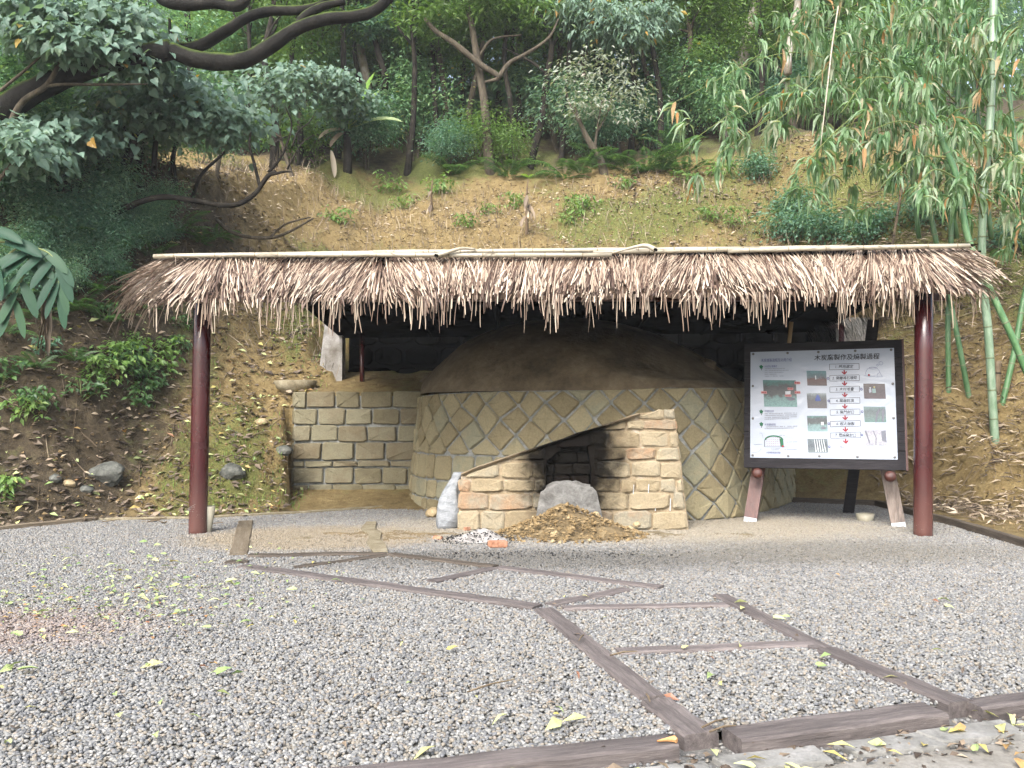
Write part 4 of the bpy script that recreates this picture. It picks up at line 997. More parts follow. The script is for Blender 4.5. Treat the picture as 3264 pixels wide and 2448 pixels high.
# rear frame of pipe
zp = at(1500, 1041, 15.25).z
mb = MB(); mb.tube([(at(1145, 1041, 15.25).x, 15.25, zp), (at(2690, 1041, 15.25).x, 15.25, zp)], .035, 12); mb.build('rear_pipe', M['maroon'], shed, True)
for x in (1155, 2683):
    mb = MB(); X = at(x, 1100, 15.25).x; mb.tube([(X, 15.25, 1.6 if x < 2000 else 0), (X, 15.25, zp - .03)], .045, 12); mb.build('rear_post', M['maroon'], shed, True)
# rafters and roof boards
for k in range(8):
    X = -4.0 + k * 1.25; mb = MB()
    mb.tube([(X, EAVE_Y + .1, eave_z(X) - .10), (X, RIDGE_Y, ridge_z(X) - .12)], .035, 8)
    if X > -3.0: mb.tube([(X, RIDGE_Y, ridge_z(X) - .12), (X, REAR_Y, ridge_z(X) - .50)], .035, 8)
    mb.build('rafter', M['boards'], shed)
def roof_board(x0, x1, ya, za_, yb, zb_, nm='roof_board'):
    mb = MB(); V = []
    for (x, dz) in ((x0, ridge_z(x0) - ridge_z(0)), (x1, ridge_z(x1) - ridge_z(0))):
        V += [(x, ya, za_ + dz), (x, yb, zb_ + dz), (x, yb, zb_ + dz - .02), (x, ya, za_ + dz - .02)]
    mb.add(V, [(0, 4, 5, 1), (1, 5, 6, 2), (2, 6, 7, 3), (3, 7, 4, 0), (0, 1, 2, 3), (7, 6, 5, 4)]); return mb.build(nm, M['boards'], shed)
r0 = ridge_z(0); n = 6
for k in range(n):
    a, b = k / n, (k + .96) / n
    roof_board(RX0 + .1, RX1 - .05, RIDGE_Y + (EAVE_Y + .14 - RIDGE_Y) * a, r0 - .14 - .46 * a, RIDGE_Y + (EAVE_Y + .14 - RIDGE_Y) * b, r0 - .14 - .46 * b)
n = 14
for k in range(n):
    a, b = k / n, (k + .97) / n
    roof_board(-3.15, 5.65, RIDGE_Y + .01 + (REAR_Y - RIDGE_Y) * a, r0 - .07 - .42 * a, RIDGE_Y + .01 + (REAR_Y - RIDGE_Y) * b, r0 - .07 - .42 * b)

# thatch strands
class Strands:
    def __init__(s): s.V = []; s.F = []; s.T = []
    def add(s, pts, w, side, t):
        o = len(s.V); m = len(pts)
        for i, p in enumerate(pts):
            k = w * (0.75 if i == 0 else 1.0 if i < m - 1 else 0.65)
            s.V.append(tuple(p - side * k / 2)); s.V.append(tuple(p + side * k / 2))
        for i in range(m - 1): s.F.append((o + 2 * i, o + 2 * i + 1, o + 2 * i + 3, o + 2 * i + 2)); s.T.append(t)
rs = random.Random(42)
def strand(X, t0, L, lean, lift, grav, seg=6):
    """path of one straw starting at slope fraction t0 (0 ridge .. 1 eave)"""
    y = RIDGE_Y + (EAVE_Y - RIDGE_Y) * t0; z = ridge_z(X) - .07 - .56 * t0 + lift * .15
    d = Vector((lean * .62, -0.62, -0.55 + lift)).normalized(); p = Vector((X, y, z)); pts = [p.copy()]; st = L / seg
    for i in range(seg):
        d = (d + Vector((0, 0.0, -grav * st))).normalized()
        p = p + d * st
        if p.y > EAVE_Y:
            zmin = ridge_z(X) - .56 * (RIDGE_Y - p.y) / (RIDGE_Y - EAVE_Y) - .06 + .06 * (1 - abs(2 * (RIDGE_Y - p.y) / (RIDGE_Y - EAVE_Y) - 1))
            if p.z < zmin: p.z = zmin
        else:
            d = Vector((d.x * .93, d.y * .55, d.z)).normalized()
        pts.append(p.copy())
    return pts
def lean_at(X):
    l = 1.25 * float(fnoise(X, 2.0, 1.5, 3)) + 0.35 * float(fnoise(X, 8.0, 5, 1))
    if X < RX0 + 1.1: l -= 0.5 * (RX0 + 1.1 - X)
    if X > RX1 - 1.2: l += 0.6 * (X - RX1 + 1.2)
    return l
S1 = Strands()
big = []
for row, (t0, L0, L1, cnt) in enumerate([(.92, .05, .20, 600), (.68, .10, .32, 850), (.44, .22, .46, 1000), (.22, .34, .62, 1200), (0.06, .4, .74, 1300), (-0.02, .2, .6, 900)]):
    for k in range(cnt):
        X = rs.uniform(RX0 - .05, RX1 + .1); ln = lean_at(X) + rs.gauss(0, .22)
        if rs.random() < .06: ln += rs.uniform(-1.2, 1.2)
        dn = 0.55 + 0.9 * (0.5 + float(fnoise(X, row * 3.1, 1.1, 2)))
        L = rs.uniform(L0, L1) * min(1.15, dn); lift = rs.uniform(-.05, .14) + .14 * max(0, float(fnoise(X, row * 7.7, 2.3, 2)))
        pts = strand(X, t0 + rs.uniform(-.12, .12), L, ln, lift, rs.uniform(.7, 2.6))
        w = rs.uniform(.006, .019); side = Vector((1, -.35 * ln + rs.uniform(-.5, .5), rs.uniform(-.5, .5))).normalized()
        tint = min(1, max(0, rs.gauss(.58, .26)))
        if rs.random() < .33: tint = rs.uniform(0, .22)
        if row in (1, 2, 3) and w > .0168 and len(big) < 260: big.append((pts, w * 1.3, side, tint + .1))
        else: S1.add(pts, w, side, tint)
# fluttering end tufts and thin hanging wisps
for k in range(300):
    e = rs.choice((0, 1)); X = (RX0 + rs.uniform(-.1, .3)) if e == 0 else (RX1 - rs.uniform(-.1, .35)); sg = -1 if e == 0 else 1
    pts = strand(X, rs.uniform(0, .95), rs.uniform(.3, .62), sg * rs.uniform(.3, 1.8), rs.uniform(0, .35), rs.uniform(.8, 2.2))
    S1.add(pts, rs.uniform(.008, .022), Vector((.4, 1, rs.uniform(-.3, .3))).normalized(), min(1, max(0, rs.gauss(.6, .2))))
for k in range(430):
    X = rs.uniform(RX0, RX1) if k % 3 else rs.choice([-3.4, -2.6, -1.9, -.8, .5, 1.3, 2.2, 2.9, 3.8, 4.4]) + rs.gauss(0, .16); z = eave_z(X) - .05; p = Vector((X, EAVE_Y + rs.uniform(-.08, .15), z)); pts = [p]; L = rs.uniform(.15, .45); ln = rs.uniform(-.25, .25)
    if rs.random() < .7: L *= .7
    for i in range(5): ln += rs.uniform(-.2, .2); p = p + Vector((ln * .3, rs.uniform(-.02, .02), -1)).normalized() * L / 5; pts.append(p)
    S1.add(pts, rs.uniform(.004, .014), Vector((1, rs.uniform(-.6, .6), 0)).normalized(), rs.uniform(.15, .85))
for k in range(260):   # flyaways on top
    X = rs.uniform(RX0, RX1); p = Vector((X, RIDGE_Y + rs.uniform(-.15, .1), ridge_z(X) - .05)); a = rs.uniform(0, 3.14); d = Vector((math.cos(a), -.4, rs.uniform(.05, .55))).normalized(); pts = [p]; L = rs.uniform(.08, .32)
    for i in range(4): d = (d + Vector((0, 0, -.28))).normalized(); p = p + d * L / 4; pts.append(p)
    S1.add(pts, rs.uniform(.006, .016), Vector((0.3, 1, .2)).normalized(), rs.uniform(.05, .8))
th = obj('thatch', data('thatch', S1.V, S1.F, M['straw'], False, S1.T), shed); tag(th, 'thick shaggy fringe of pale straw', kind='stuff')
for (pts, w, side, tint) in big:
    s_ = Strands(); s_.add(pts, w, side, min(1, tint)); obj('thatch_blade', data('thatch_blade', s_.V, s_.F, M['straw'], False, s_.T), shed)
# dark under-layer hides the boards; shade between straws put into its colour
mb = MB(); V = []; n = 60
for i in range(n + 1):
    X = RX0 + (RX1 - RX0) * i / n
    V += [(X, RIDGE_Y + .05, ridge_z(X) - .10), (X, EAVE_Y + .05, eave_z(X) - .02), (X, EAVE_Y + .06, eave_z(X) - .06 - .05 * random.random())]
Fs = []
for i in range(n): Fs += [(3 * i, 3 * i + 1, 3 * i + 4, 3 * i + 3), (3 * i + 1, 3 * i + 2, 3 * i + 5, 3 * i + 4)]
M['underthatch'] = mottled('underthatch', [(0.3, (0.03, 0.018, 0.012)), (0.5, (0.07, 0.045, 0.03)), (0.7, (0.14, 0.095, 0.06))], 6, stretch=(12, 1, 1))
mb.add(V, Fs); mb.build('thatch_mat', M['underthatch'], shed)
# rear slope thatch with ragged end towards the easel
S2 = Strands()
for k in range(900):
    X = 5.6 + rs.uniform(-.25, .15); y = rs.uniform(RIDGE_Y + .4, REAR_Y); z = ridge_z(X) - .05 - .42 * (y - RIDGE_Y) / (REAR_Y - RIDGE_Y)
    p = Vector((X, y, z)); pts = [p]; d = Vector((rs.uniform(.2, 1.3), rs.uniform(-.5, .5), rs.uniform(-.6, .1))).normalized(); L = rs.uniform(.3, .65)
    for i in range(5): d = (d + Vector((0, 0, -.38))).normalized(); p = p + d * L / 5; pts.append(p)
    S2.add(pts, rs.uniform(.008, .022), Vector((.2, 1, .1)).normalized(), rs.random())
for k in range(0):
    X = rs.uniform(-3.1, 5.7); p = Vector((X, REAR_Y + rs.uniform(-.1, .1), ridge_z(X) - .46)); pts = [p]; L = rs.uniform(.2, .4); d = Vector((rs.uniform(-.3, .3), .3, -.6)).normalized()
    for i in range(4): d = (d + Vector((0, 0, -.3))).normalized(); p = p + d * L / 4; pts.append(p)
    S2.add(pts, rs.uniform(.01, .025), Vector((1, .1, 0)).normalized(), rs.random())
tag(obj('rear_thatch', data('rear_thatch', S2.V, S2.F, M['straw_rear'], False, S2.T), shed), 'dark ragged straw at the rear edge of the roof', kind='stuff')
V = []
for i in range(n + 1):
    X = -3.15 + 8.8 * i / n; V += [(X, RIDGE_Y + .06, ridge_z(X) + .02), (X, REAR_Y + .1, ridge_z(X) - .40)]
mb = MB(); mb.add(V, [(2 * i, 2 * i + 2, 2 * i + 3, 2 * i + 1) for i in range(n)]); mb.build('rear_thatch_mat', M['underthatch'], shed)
# bamboo poles weighing down the ridge
def pole(p, q, r, name='bamboo_pole', knots=None, sag=0.0, parent=None):
    p, q = Vector(p), Vector(q); L = (q - p).length; n = 10; mb = MB(); pts = [p + (q - p) * i / n + Vector((0, 0, -sag * math.sin(math.pi * i / n) + random.uniform(-.004, .004))) for i in range(n + 1)]
    mb.tube(pts, [r * (1 + random.uniform(-.03, .03)) for _ in pts], 14, True); o = mb.build(name, M['bamboo_dry'], parent or shed, True)
    k = 0.25
    while k < L - .1:
        c = p + (q - p) * k / L; d = (q - p).normalized(); mm = MB(); mm.tube([c - d * .006, c, c + d * .006], [r * 1.02, r * 1.1, r * 1.02], 14, False); mm.build('knot', M['bamboo_knot'], o, True); k += random.uniform(.34, .5)
    return o
def rp(x, y, Y=11.0): return at(x, y + 7, RIDGE_Y + (Y - 11.05))
pole(rp(490, 810), rp(1400, 796), .029)
pole(rp(1190, 797, 11.0), rp(2420, 786, 11.0), .029)
pole(rp(820, 806, 10.92), rp(1950, 806, 10.92), .028)
pole(rp(1890, 797), rp(2700, 781), .029)
pole(rp(2320, 792, 10.95), rp(3090, 776, 10.95), .029)
mb = MB(); mb.tube(curve_pts([rp(1392, 808, 10.86), rp(1430, 796, 10.86), rp(1470, 785, 10.88), rp(1515, 787, 10.95)], 5), interp_list([.03, .024, .018, .012], 16), 10); mb.build('bamboo_branch', M['bamboo_dry'], shed, True)
mb = MB(); mb.tube(curve_pts([rp(2090, 790, 10.86), rp(2060, 776, 10.88), rp(2020, 781, 10.9), rp(1950, 800, 10.9)], 5), interp_list([.034, .026, .018, .01], 16), 10); mb.build('bamboo_branch', M['bamboo_dry'], shed, True)
for (x, y) in ((1394, 808), (2092, 790)):
    p = rp(x, y, 10.84); mb = MB(); mb.tube([p, p + Vector((-.02, -.03, 0))], .018, 10); mb.build('cut_end', M['soot'], shed)

# ================================================================ information board on its easel
BL, BR, TL = at(2371, 1490, 11.35), at(2889, 1499, 10.65), at(2386, 1097, 11.62)
Uv = (BR - BL); BW = Uv.length; Uv.normalize(); Vv = (TL - BL); BH = Vv.length; Vv.normalize()
Vv = (Vv - Uv * Vv.dot(Uv)).normalized(); Nv = Vv.cross(Uv).normalized()     # Nv points away from the viewer
easel = empty('information_easel'); easel.matrix_world = Matrix(((Uv.x, Nv.x, Vv.x, BL.x), (Uv.y, Nv.y, Vv.y, BL.y), (Uv.z, Nv.z, Vv.z, BL.z), (0, 0, 0, 1)))
tag(easel, 'dark wooden easel carrying a white printed information board', 'sign')
EI = easel.matrix_world.inverted()
def wl(p): return EI @ Vector(p)
# backing of horizontal planks
npk = 7
for k in range(npk):
    mb = MB(); h = BH / npk; mb.box((BW / 2, .03, h * (k + .5)), (BW - .002 * (k % 2), .05, h - .006)); mb.build('plank', M['darkwood'], easel)
mb = MB(); mb.box((BW + .012, .05, BH / 2), (.025, .09, BH + .01)); mb.build('side_batten', M['redwood'], easel)
# quad of the sheet measured on the board
SQ = [(200, 240), (1750, 168), (1708, 1380), (133, 1360)]     # TL TR BR BL in sheet pixels of a blown-up view
SHU0, SHU1 = 0.042 * BW, 0.952 * BW
SHV0, SHV1 = 0.078 * BH, 0.932 * BH
def suv(x, y):
    u = v = 0.5
    for _ in range(12):
        fx = (1 - u) * (1 - v) * SQ[0][0] + u * (1 - v) * SQ[1][0] + u * v * SQ[2][0] + (1 - u) * v * SQ[3][0] - x
        fy = (1 - u) * (1 - v) * SQ[0][1] + u * (1 - v) * SQ[1][1] + u * v * SQ[2][1] + (1 - u) * v * SQ[3][1] - y
        a = (1 - v) * (SQ[1][0] - SQ[0][0]) + v * (SQ[2][0] - SQ[3][0]); b = (1 - u) * (SQ[3][0] - SQ[0][0]) + u * (SQ[2][0] - SQ[1][0])
        c = (1 - v) * (SQ[1][1] - SQ[0][1]) + v * (SQ[2][1] - SQ[3][1]); d = (1 - u) * (SQ[3][1] - SQ[0][1]) + u * (SQ[2][1] - SQ[1][1])
        det = a * d - b * c; u -= (d * fx - b * fy) / det; v -= (a * fy - c * fx) / det
    return SHU0 + (SHU1 - SHU0) * u, SHV1 - (SHV1 - SHV0) * v
def sheet_mat():
    m, nt, p = newmat('laminated_sheet'); v = coords(nt, 'Object'); n = noise(nt, v, 2.2, 3, 0.5, 1.5)
    p.inputs['Base Color'].default_value = (0.27, 0.31, 0.375, 1); p.inputs['Roughness'].default_value = 0.2; p.inputs['Specular IOR Level'].default_value = 0.4
    bump(nt, p, n, 0.25, 0.03); return m
M['sheet'] = sheet_mat()
mb = MB(); nxs, nys = 12, 9; V = []; Fs = []
for j in range(nys + 1):
    for i in range(nxs + 1):
        u = SHU0 + (SHU1 - SHU0) * i / nxs; v = SHV0 + (SHV1 - SHV0) * j / nys; V.append((u, -.004, v))
for j in range(nys):
    for i in range(nxs): a = j * (nxs + 1) + i; Fs.append((a, a + 1, a + nxs + 2, a + nxs + 1))
mb.add(V, Fs); sheet_o = mb.build('printed_sheet', M['sheet'], easel, True)
tag(sheet_o, 'white laminated printed sheet')
LAY = {'a': -.0065, 'b': -.0085, 'c': -.0105}
def ink(name, c, rough=0.35): M[name] = flat(name, c, rough, 0.15); return M[name]
INK = ink('ink_black', (0.02, 0.02, 0.025)); INKB = ink('ink_blue', (0.06, 0.07, 0.22)); INKR = ink('ink_red', (0.30, 0.015, 0.03)); INKG = ink('ink_green', (0.01, 0.13, 0.06))
INKF = ink('ink_faint', (0.46, 0.48, 0.56)); INKW = ink('ink_white', (0.65, 0.68, 0.72)); INKGR = ink('ink_grey', (0.16, 0.17, 0.21)); INKP = ink('ink_pink', (0.55, 0.28, 0.28))
def quadm(mb, x0, y0, x1, y1, lay='a', t=0.5):
    P = [suv(x0, y1), suv(x1, y1), suv(x1, y0), suv(x0, y0)]; mb.add([(p[0], LAY[lay], p[1]) for p in P], [(0, 1, 2, 3)], t)
def polym(mb, pts, lay='a'):
    P = [suv(*p) for p in pts]; mb.add([(p[0], LAY[lay], p[1]) for p in P], [tuple(range(len(P)))])
def linem(mb, pts, w, lay='a'):
    P = [Vector(suv(*p)).to_3d() for p in pts]
    for a, b in zip(P, P[1:]):
        d = (b - a); 
        if d.length < 1e-6: continue
        d.normalize(); s = Vector((-d.y, d.x, 0)) * w / 2
        mb.add([(q.x, LAY[lay], q.y) for q in (a - s, b - s, b + s, a + s)], [(0, 1, 2, 3)])
def text(body, x, y, hpx, mat, wpx=None, lay='b', bold=0.0, shear=0.0, name='lettering'):
    cu = bpy.data.curves.new(name, 'FONT'); cu.body = body; cu.size = 1.0; cu.align_x = 'CENTER'; cu.align_y = 'CENTER'; cu.offset = bold; cu.shear = shear; cu.resolution_u = 2
    to = bpy.data.objects.new('tmp_text', cu); COL.objects.link(to)
    dg = bpy.context.evaluated_depsgraph_get(); me = bpy.data.meshes.new_from_object(to.evaluated_get(dg)); bpy.data.objects.remove(to)
    n = len(me.vertices)
    if n == 0: return
    co = np.empty(n * 3); me.vertices.foreach_get('co', co); co = co.reshape(-1, 3)
    w0 = np.ptp(co[:, 0]); h0 = np.ptp(co[:, 1]); cx, cy = (co[:, 0].max() + co[:, 0].min()) / 2, (co[:, 1].max() + co[:, 1].min()) / 2
    u, v = suv(x, y); s = abs(suv(x, y - hpx / 2)[1] - suv(x, y + hpx / 2)[1]) / h0
    sx = s if wpx is None else (suv(x + wpx / 2, y)[0] - suv(x - wpx / 2, y)[0]) / w0
    out = np.stack([u + (co[:, 0] - cx) * sx, np.full(n, LAY[lay]), v + (co[:, 1] - cy) * s], 1)
    me.vertices.foreach_set('co', out.ravel()); me.materials.clear(); me.materials.append(mat); me.update()
    return obj(name, me, sheet_o)
text('木炭窯製作及燒製過程', 1250, 276, 66, INK, 690, bold=0.012, shear=0.12)
text('木炭燒製過程及功用介紹', 486, 322, 38, INKB, 342)
text('木炭窯主體構造', 420, 392, 24, INKB, 142); text('木炭的功用', 372, 872, 24, INKB, 104); text('木炭燒製原理', 376, 1014, 24, INKB, 124); text('木炭燒製原理示意圖', 395, 1308, 22, INKB, 156)
steps = ['1. 基地選定', '2. 窯體塊石堆砌', '3. 木材堆疊', '4. 窯龜封頂', '5. 窯門封口', '6. 起火燒製', '7. 悶燒窯封口', '8. 開窯．採炭']
boxes = [(1065, 350, 1378, 415), (1060, 475, 1372, 538), (1053, 598, 1367, 660), (1046, 722, 1362, 784), (1042, 846, 1356, 907), (1035, 970, 1352, 1030), (1031, 1093, 1346, 1153), (1027, 1217, 1340, 1278)]
wid = [190, 262, 192, 192, 188, 190, 220, 210]
for i, (b, s, w) in enumerate(zip(boxes, steps, wid)):
    mt = INK if i < 7 else INKF
    mb = MB(); dy = -6
    linem(mb, [(b[0], b[1] + 8), (b[2], b[1] - 4), (b[2] - 2, b[3] - 4), (b[0] - 3, b[3] + 5), (b[0], b[1] + 8)], .005 if i < 7 else .003); mb.build('step_box', mt, sheet_o)
    text(s, (b[0] + b[2]) / 2, (b[1] + b[3]) / 2, 38, mt, w, bold=0.004, shear=0.15)
for (x, y) in [(1217, 445), (1212, 567), (1207, 690), (1200, 815), (1195, 937), (1190, 1062), (1185, 1187)]:
    mb = MB(); linem(mb, [(x, y - 24), (x, y + 18)], .018); linem(mb, [(x - 26, y - 6), (x, y + 22)], .015, 'b'); linem(mb, [(x + 26, y - 8), (x, y + 22)], .015, 'c'); mb.build('arrow', INKR, sheet_o)
for i, (x, y) in enumerate([(1040, 514), (1030, 758), (1018, 1003), (1008, 1247), (1385, 628), (1377, 872), (1360, 1120)]):
    mb = MB(); polym(mb, [(x + 13 * math.cos(-k * .524), y + 14 * math.sin(-k * .524)) for k in range(12)]); mb.build('number_dot', INKB, sheet_o)
    mb = MB(); quadm(mb, x - 6, y - 3, x + 6, y + 3, 'b'); mb.build('dot_mark', INKW, sheet_o)
def photo(x0, y0, x1, y1, stops, extras=(), seed=0):
    m, nt, p = newmat('print_photo_%d' % seed); v = coords(nt, 'Object', (1, 1, 1)); n = noise(nt, v, 14 + seed * 1.5, 5, 0.7, .3); g = nt.nodes.new('ShaderNodeSeparateXYZ'); nt.links.new(coords(nt, 'Object'), g.inputs[0])
    a, b = suv((x0 + x1) / 2, y1)[1], suv((x0 + x1) / 2, y0)[1]
    t = nt.nodes.new('ShaderNodeMapRange'); t.inputs['From Min'].default_value = a; t.inputs['From Max'].default_value = b; nt.links.new(g.outputs[2], t.inputs['Value'])
    f = mathn(nt, 'ADD', t.outputs[0], mathn(nt, 'MULTIPLY', mathn(nt, 'SUBTRACT', n, .5), .55)); c = ramp(nt, f, stops)
    n2 = noise(nt, v, 55, 4, .8); c = mixc(nt, .6, c, ramp(nt, n2, [(.3, (.45, .45, .5)), (.7, (1.5, 1.5, 1.5))]), 'MULTIPLY')
    nt.links.new(c, p.inputs['Base Color']); p.inputs['Roughness'].default_value = .25; p.inputs['Specular IOR Level'].default_value = .25
    mb = MB(); quadm(mb, x0, y0, x1, y1); po = mb.build('printed_photo', m, sheet_o)
    for pts, mt in extras:
        e = MB(); polym(e, pts, 'b'); e.build('photo_detail', mt, po)
    return po
teal = (0.10, 0.24, 0.27); dk = (0.03, 0.035, 0.045); brn = (0.09, 0.06, 0.05)
pa = photo(322, 540, 688, 825, [(0.0, (0.13, 0.28, 0.27)), (0.32, (0.12, 0.24, 0.23)), (0.45, (0.04, 0.05, 0.05)), (0.75, (0.03, 0.035, 0.04)), (0.9, (0.03, 0.12, 0.11)), (1.0, (0.05, 0.16, 0.15))],
      [([(565, 660), (625, 655), (622, 690), (565, 692)], INKW), ([(565, 735), (600, 718), (660, 728), (672, 752), (610, 762)], INKGR)], 1)
for (x0, y0, x1, y1) in ((295, 660, 360, 688), (592, 618, 655, 645), (672, 552, 738, 582), (668, 655, 732, 684), (558, 694, 632, 718)):
    mb = MB(); quadm(mb, x0, y0, x1, y1, 'b'); mb.build('caption_box', INKP, sheet_o)
    mb = MB(); w = (x1 - x0) / 7
    for k in range(3): quadm(mb, x0 + w * (1 + 2 * k) - 3, y0 + 7, x0 + w * (2 + 2 * k), y1 - 7, 'c')
    mb.build('caption_mark', INKR, sheet_o)
photo(812, 434, 1024, 594, [(0.0, (0.07, 0.045, 0.04)), (0.45, (0.11, 0.05, 0.045)), (0.56, (0.09, 0.13, 0.15)), (1.0, (0.09, 0.22, 0.24))], [([(902, 485), (912, 485), (914, 528), (900, 528)], INKW), ([(960, 490), (968, 490), (972, 520), (956, 520)], INKGR), ([(978, 440), (981, 440), (953, 512), (950, 512)], INKGR)], 2)
photo(800, 676, 1010, 838, [(0.0, (0.09, 0.08, 0.085)), (0.5, (0.06, 0.06, 0.065)), (0.8, (0.10, 0.12, 0.13)), (1.0, (0.25, 0.30, 0.31))], [([(885, 745), (912, 690), (932, 700), (950, 758), (892, 762)], ink('ink_tarp', (.10, .14, .38)))], 3)
photo(788, 919, 1001, 1083, [(0.0, (0.20, 0.33, 0.34)), (0.35, (0.17, 0.28, 0.28)), (0.5, (0.06, 0.08, 0.08)), (0.8, (0.05, 0.06, 0.07)), (1.0, (0.08, 0.19, 0.18))], [([(935, 985), (965, 983), (962, 1018), (932, 1018)], INKW), ([(930, 1042), (960, 1030), (990, 1045), (975, 1060), (940, 1062)], INKGR)], 4)
photo(778, 1164, 992, 1308, [(0.0, (0.16, 0.2, 0.21)), (0.5, (0.08, 0.10, 0.12)), (1.0, (0.13, 0.17, 0.19))], [([(850 + k * 24, 1170), (856 + k * 24, 1170), (868 + k * 26, 1300), (858 + k * 26, 1300)], INKW) for k in range(5)], 5)
photo(1408, 566, 1631, 730, [(0.0, (0.07, 0.045, 0.055)), (0.5, (0.05, 0.035, 0.045)), (1.0, (0.08, 0.06, 0.06))], [([(1462, 626), (1486, 622), (1490, 662), (1462, 664)], INKFP) if False else ([(1462, 626), (1486, 622), (1490, 662), (1462, 664)], INKF), ([(1494, 622), (1530, 618), (1534, 665), (1496, 668)], ink('ink_shirt', (.30, .42, .42))), ([(1470, 606), (1486, 606), (1484, 620), (1470, 620)], INKW), ([(1510, 596), (1528, 596), (1526, 614), (1511, 614)], ink('ink_helmet', (.5, .45, .2)))], 6)
photo(1395, 816, 1620, 983, [(0.0, (0.10, 0.19, 0.18)), (0.4, (0.12, 0.17, 0.17)), (0.7, (0.09, 0.12, 0.13)), (1.0, (0.13, 0.21, 0.21))], [([(1520, 880), (1560, 830), (1575, 840), (1540, 900), (1518, 980), (1505, 980)], INKGR), ([(1580, 860), (1600, 830), (1612, 860), (1590, 980), (1575, 980)], INKGR)], 7)
photo(1387, 1069, 1611, 1233, [(0.0, (0.30, 0.31, 0.36)), (0.5, (0.38, 0.38, 0.42)), (1.0, (0.30, 0.30, 0.35))], [([(1390, 1080), (1408, 1075), (1440, 1205), (1428, 1212)], INKGR), ([(1472, 1075), (1482, 1075), (1510, 1150), (1500, 1228), (1492, 1228), (1498, 1150)], INKGR), ([(1560, 1080), (1605, 1070), (1608, 1200), (1560, 1180)], INKGR)], 8)
# little tree marks
for (x, y) in ((312, 405), (285, 885), (278, 1017)):
    mb = MB(); polym(mb, [(x + (21 + 5 * math.sin(k * 2.3)) * math.cos(-k * .45), y - 6 + (21 + 4 * math.sin(k * 2.3)) * math.sin(-k * .45)) for k in range(14)]); mb.build('tree_mark', INKG, sheet_o)
    mb = MB(); quadm(mb, x - 3, y + 14, x + 3, y + 32, 'b'); mb.build('tree_mark_stem', INK, sheet_o)
# small print: rows of character-sized marks
def fine_print(rows, mt=INKGR):
    mb = MB(); r_ = random.Random(4)
    for (x0, x1, y, h) in rows:
        x = x0
        while x < x1:
            w = h * r_.uniform(.55, .8); sl = (x - x0) * -0.03
            if r_.random() > .08:
                quadm(mb, x, y + sl - h * .42, x + w, y + sl - h * .2); quadm(mb, x + w * .1, y + sl - h * .06, x + w * .95, y + sl + h * .1); quadm(mb, x + w * .35, y + sl + h * .14, x + w * .6, y + sl + h * .42)
            x += h * .86
    mb.build('small_print', mt, sheet_o)
fine_print([(352, 570, 420, 13), (350, 608, 440, 13), (348, 555, 462, 13), (346, 480, 482, 13), (345, 552, 502, 13), (322, 672, 902, 14), (320, 672, 922, 14), (318, 670, 942, 14), (316, 588, 960, 14), (314, 665, 1042, 14), (312, 630, 1060, 14),
            (470, 532, 1132, 10), (182, 270, 1225, 10), (540, 664, 1200, 10), (376, 464, 1268, 11), (376, 454, 1282, 11), (520, 662, 1278, 10)])
fine_print([(1425, 1585, 1278, 15), (1435, 1530, 1305, 11), (1380, 1660, 1318, 8)], INKF)
# kiln section diagram and kiln sketch
mb = MB()
arc = [(410 - 105 * math.cos(k * math.pi / 12), 1175 - 48 * math.sin(k * math.pi / 12)) for k in range(13)]
arc2 = [(410 - 88 * math.cos(k * math.pi / 12), 1178 - 36 * math.sin(k * math.pi / 12)) for k in range(13)]
for a, b, c, d in zip(arc, arc[1:], arc2[1:], arc2): polym(mb, [d, c, b, a])
polym(mb, [(470, 1160), (512, 1165), (515, 1245), (480, 1248)]); mb.build('diagram_earth', INKG, sheet_o)
mb = MB(); linem(mb, [(300, 1248), (525, 1248)], .005, 'b'); linem(mb, [(305, 1175), (300, 1248)], .012, 'b'); linem(mb, [(515, 1245), (570, 1252)], .003, 'b'); linem(mb, [(252, 1105), (278, 1105), (290, 1160)], .003); linem(mb, [(155, 1310), (230, 1300), (262, 1272)], .003); mb.build('diagram_line', INKGR, sheet_o)
mb = MB()
for i in range(7):
    for j in range(5): quadm(mb, 328 + i * 24, 1150 + j * 20, 334 + i * 24, 1156 + j * 20, 'b')
polym(mb, [(505 + 12 * math.cos(-k * .8), 1243 + 12 * math.sin(-k * .8)) for k in range(8)], 'c'); mb.build('diagram_dot', INKR, sheet_o)
mb = MB()
linem(mb, [(1440, 470), (1440, 445), (1462, 405), (1480, 395), (1560, 390), (1580, 420), (1600, 470), (1612, 490), (1555, 490), (1560, 460), (1590, 440)], .003); linem(mb, [(1425, 478), (1480, 488), (1540, 482)], .003)
for (cx_, cy_, r_) in ((1605, 340, 20), (1568, 362, 10), (1518, 395, 38)): linem(mb, [(cx_ + r_ * math.cos(k * .524), cy_ + r_ * (0.3 if r_ > 30 else 1) * math.sin(k * .524)) for k in range(13)], .003)
mb.build('kiln_sketch', INKB, sheet_o)
mb = MB(); polym(mb, [(1473 + 13 * math.cos(-k * .8), 472 + 13 * math.sin(-k * .8)) for k in range(8)]); mb.build('sketch_fire', INKR, sheet_o)
for (x, y) in [(230, 262), (616, 244), (953, 228), (1347, 208), (1720, 190), (205, 607), (1712, 565), (186, 952), (1695, 937), (162, 1336), (558, 1343), (895, 1345), (1297, 1352), (1678, 1355)]:
    mb = MB(); u, v = suv(x, y); mb.tube([(u, -.003, v), (u, -.012, v), (u, -.014, v)], [.017, .017, .008], 12); mb.build('screw', M['bolt'], easel)
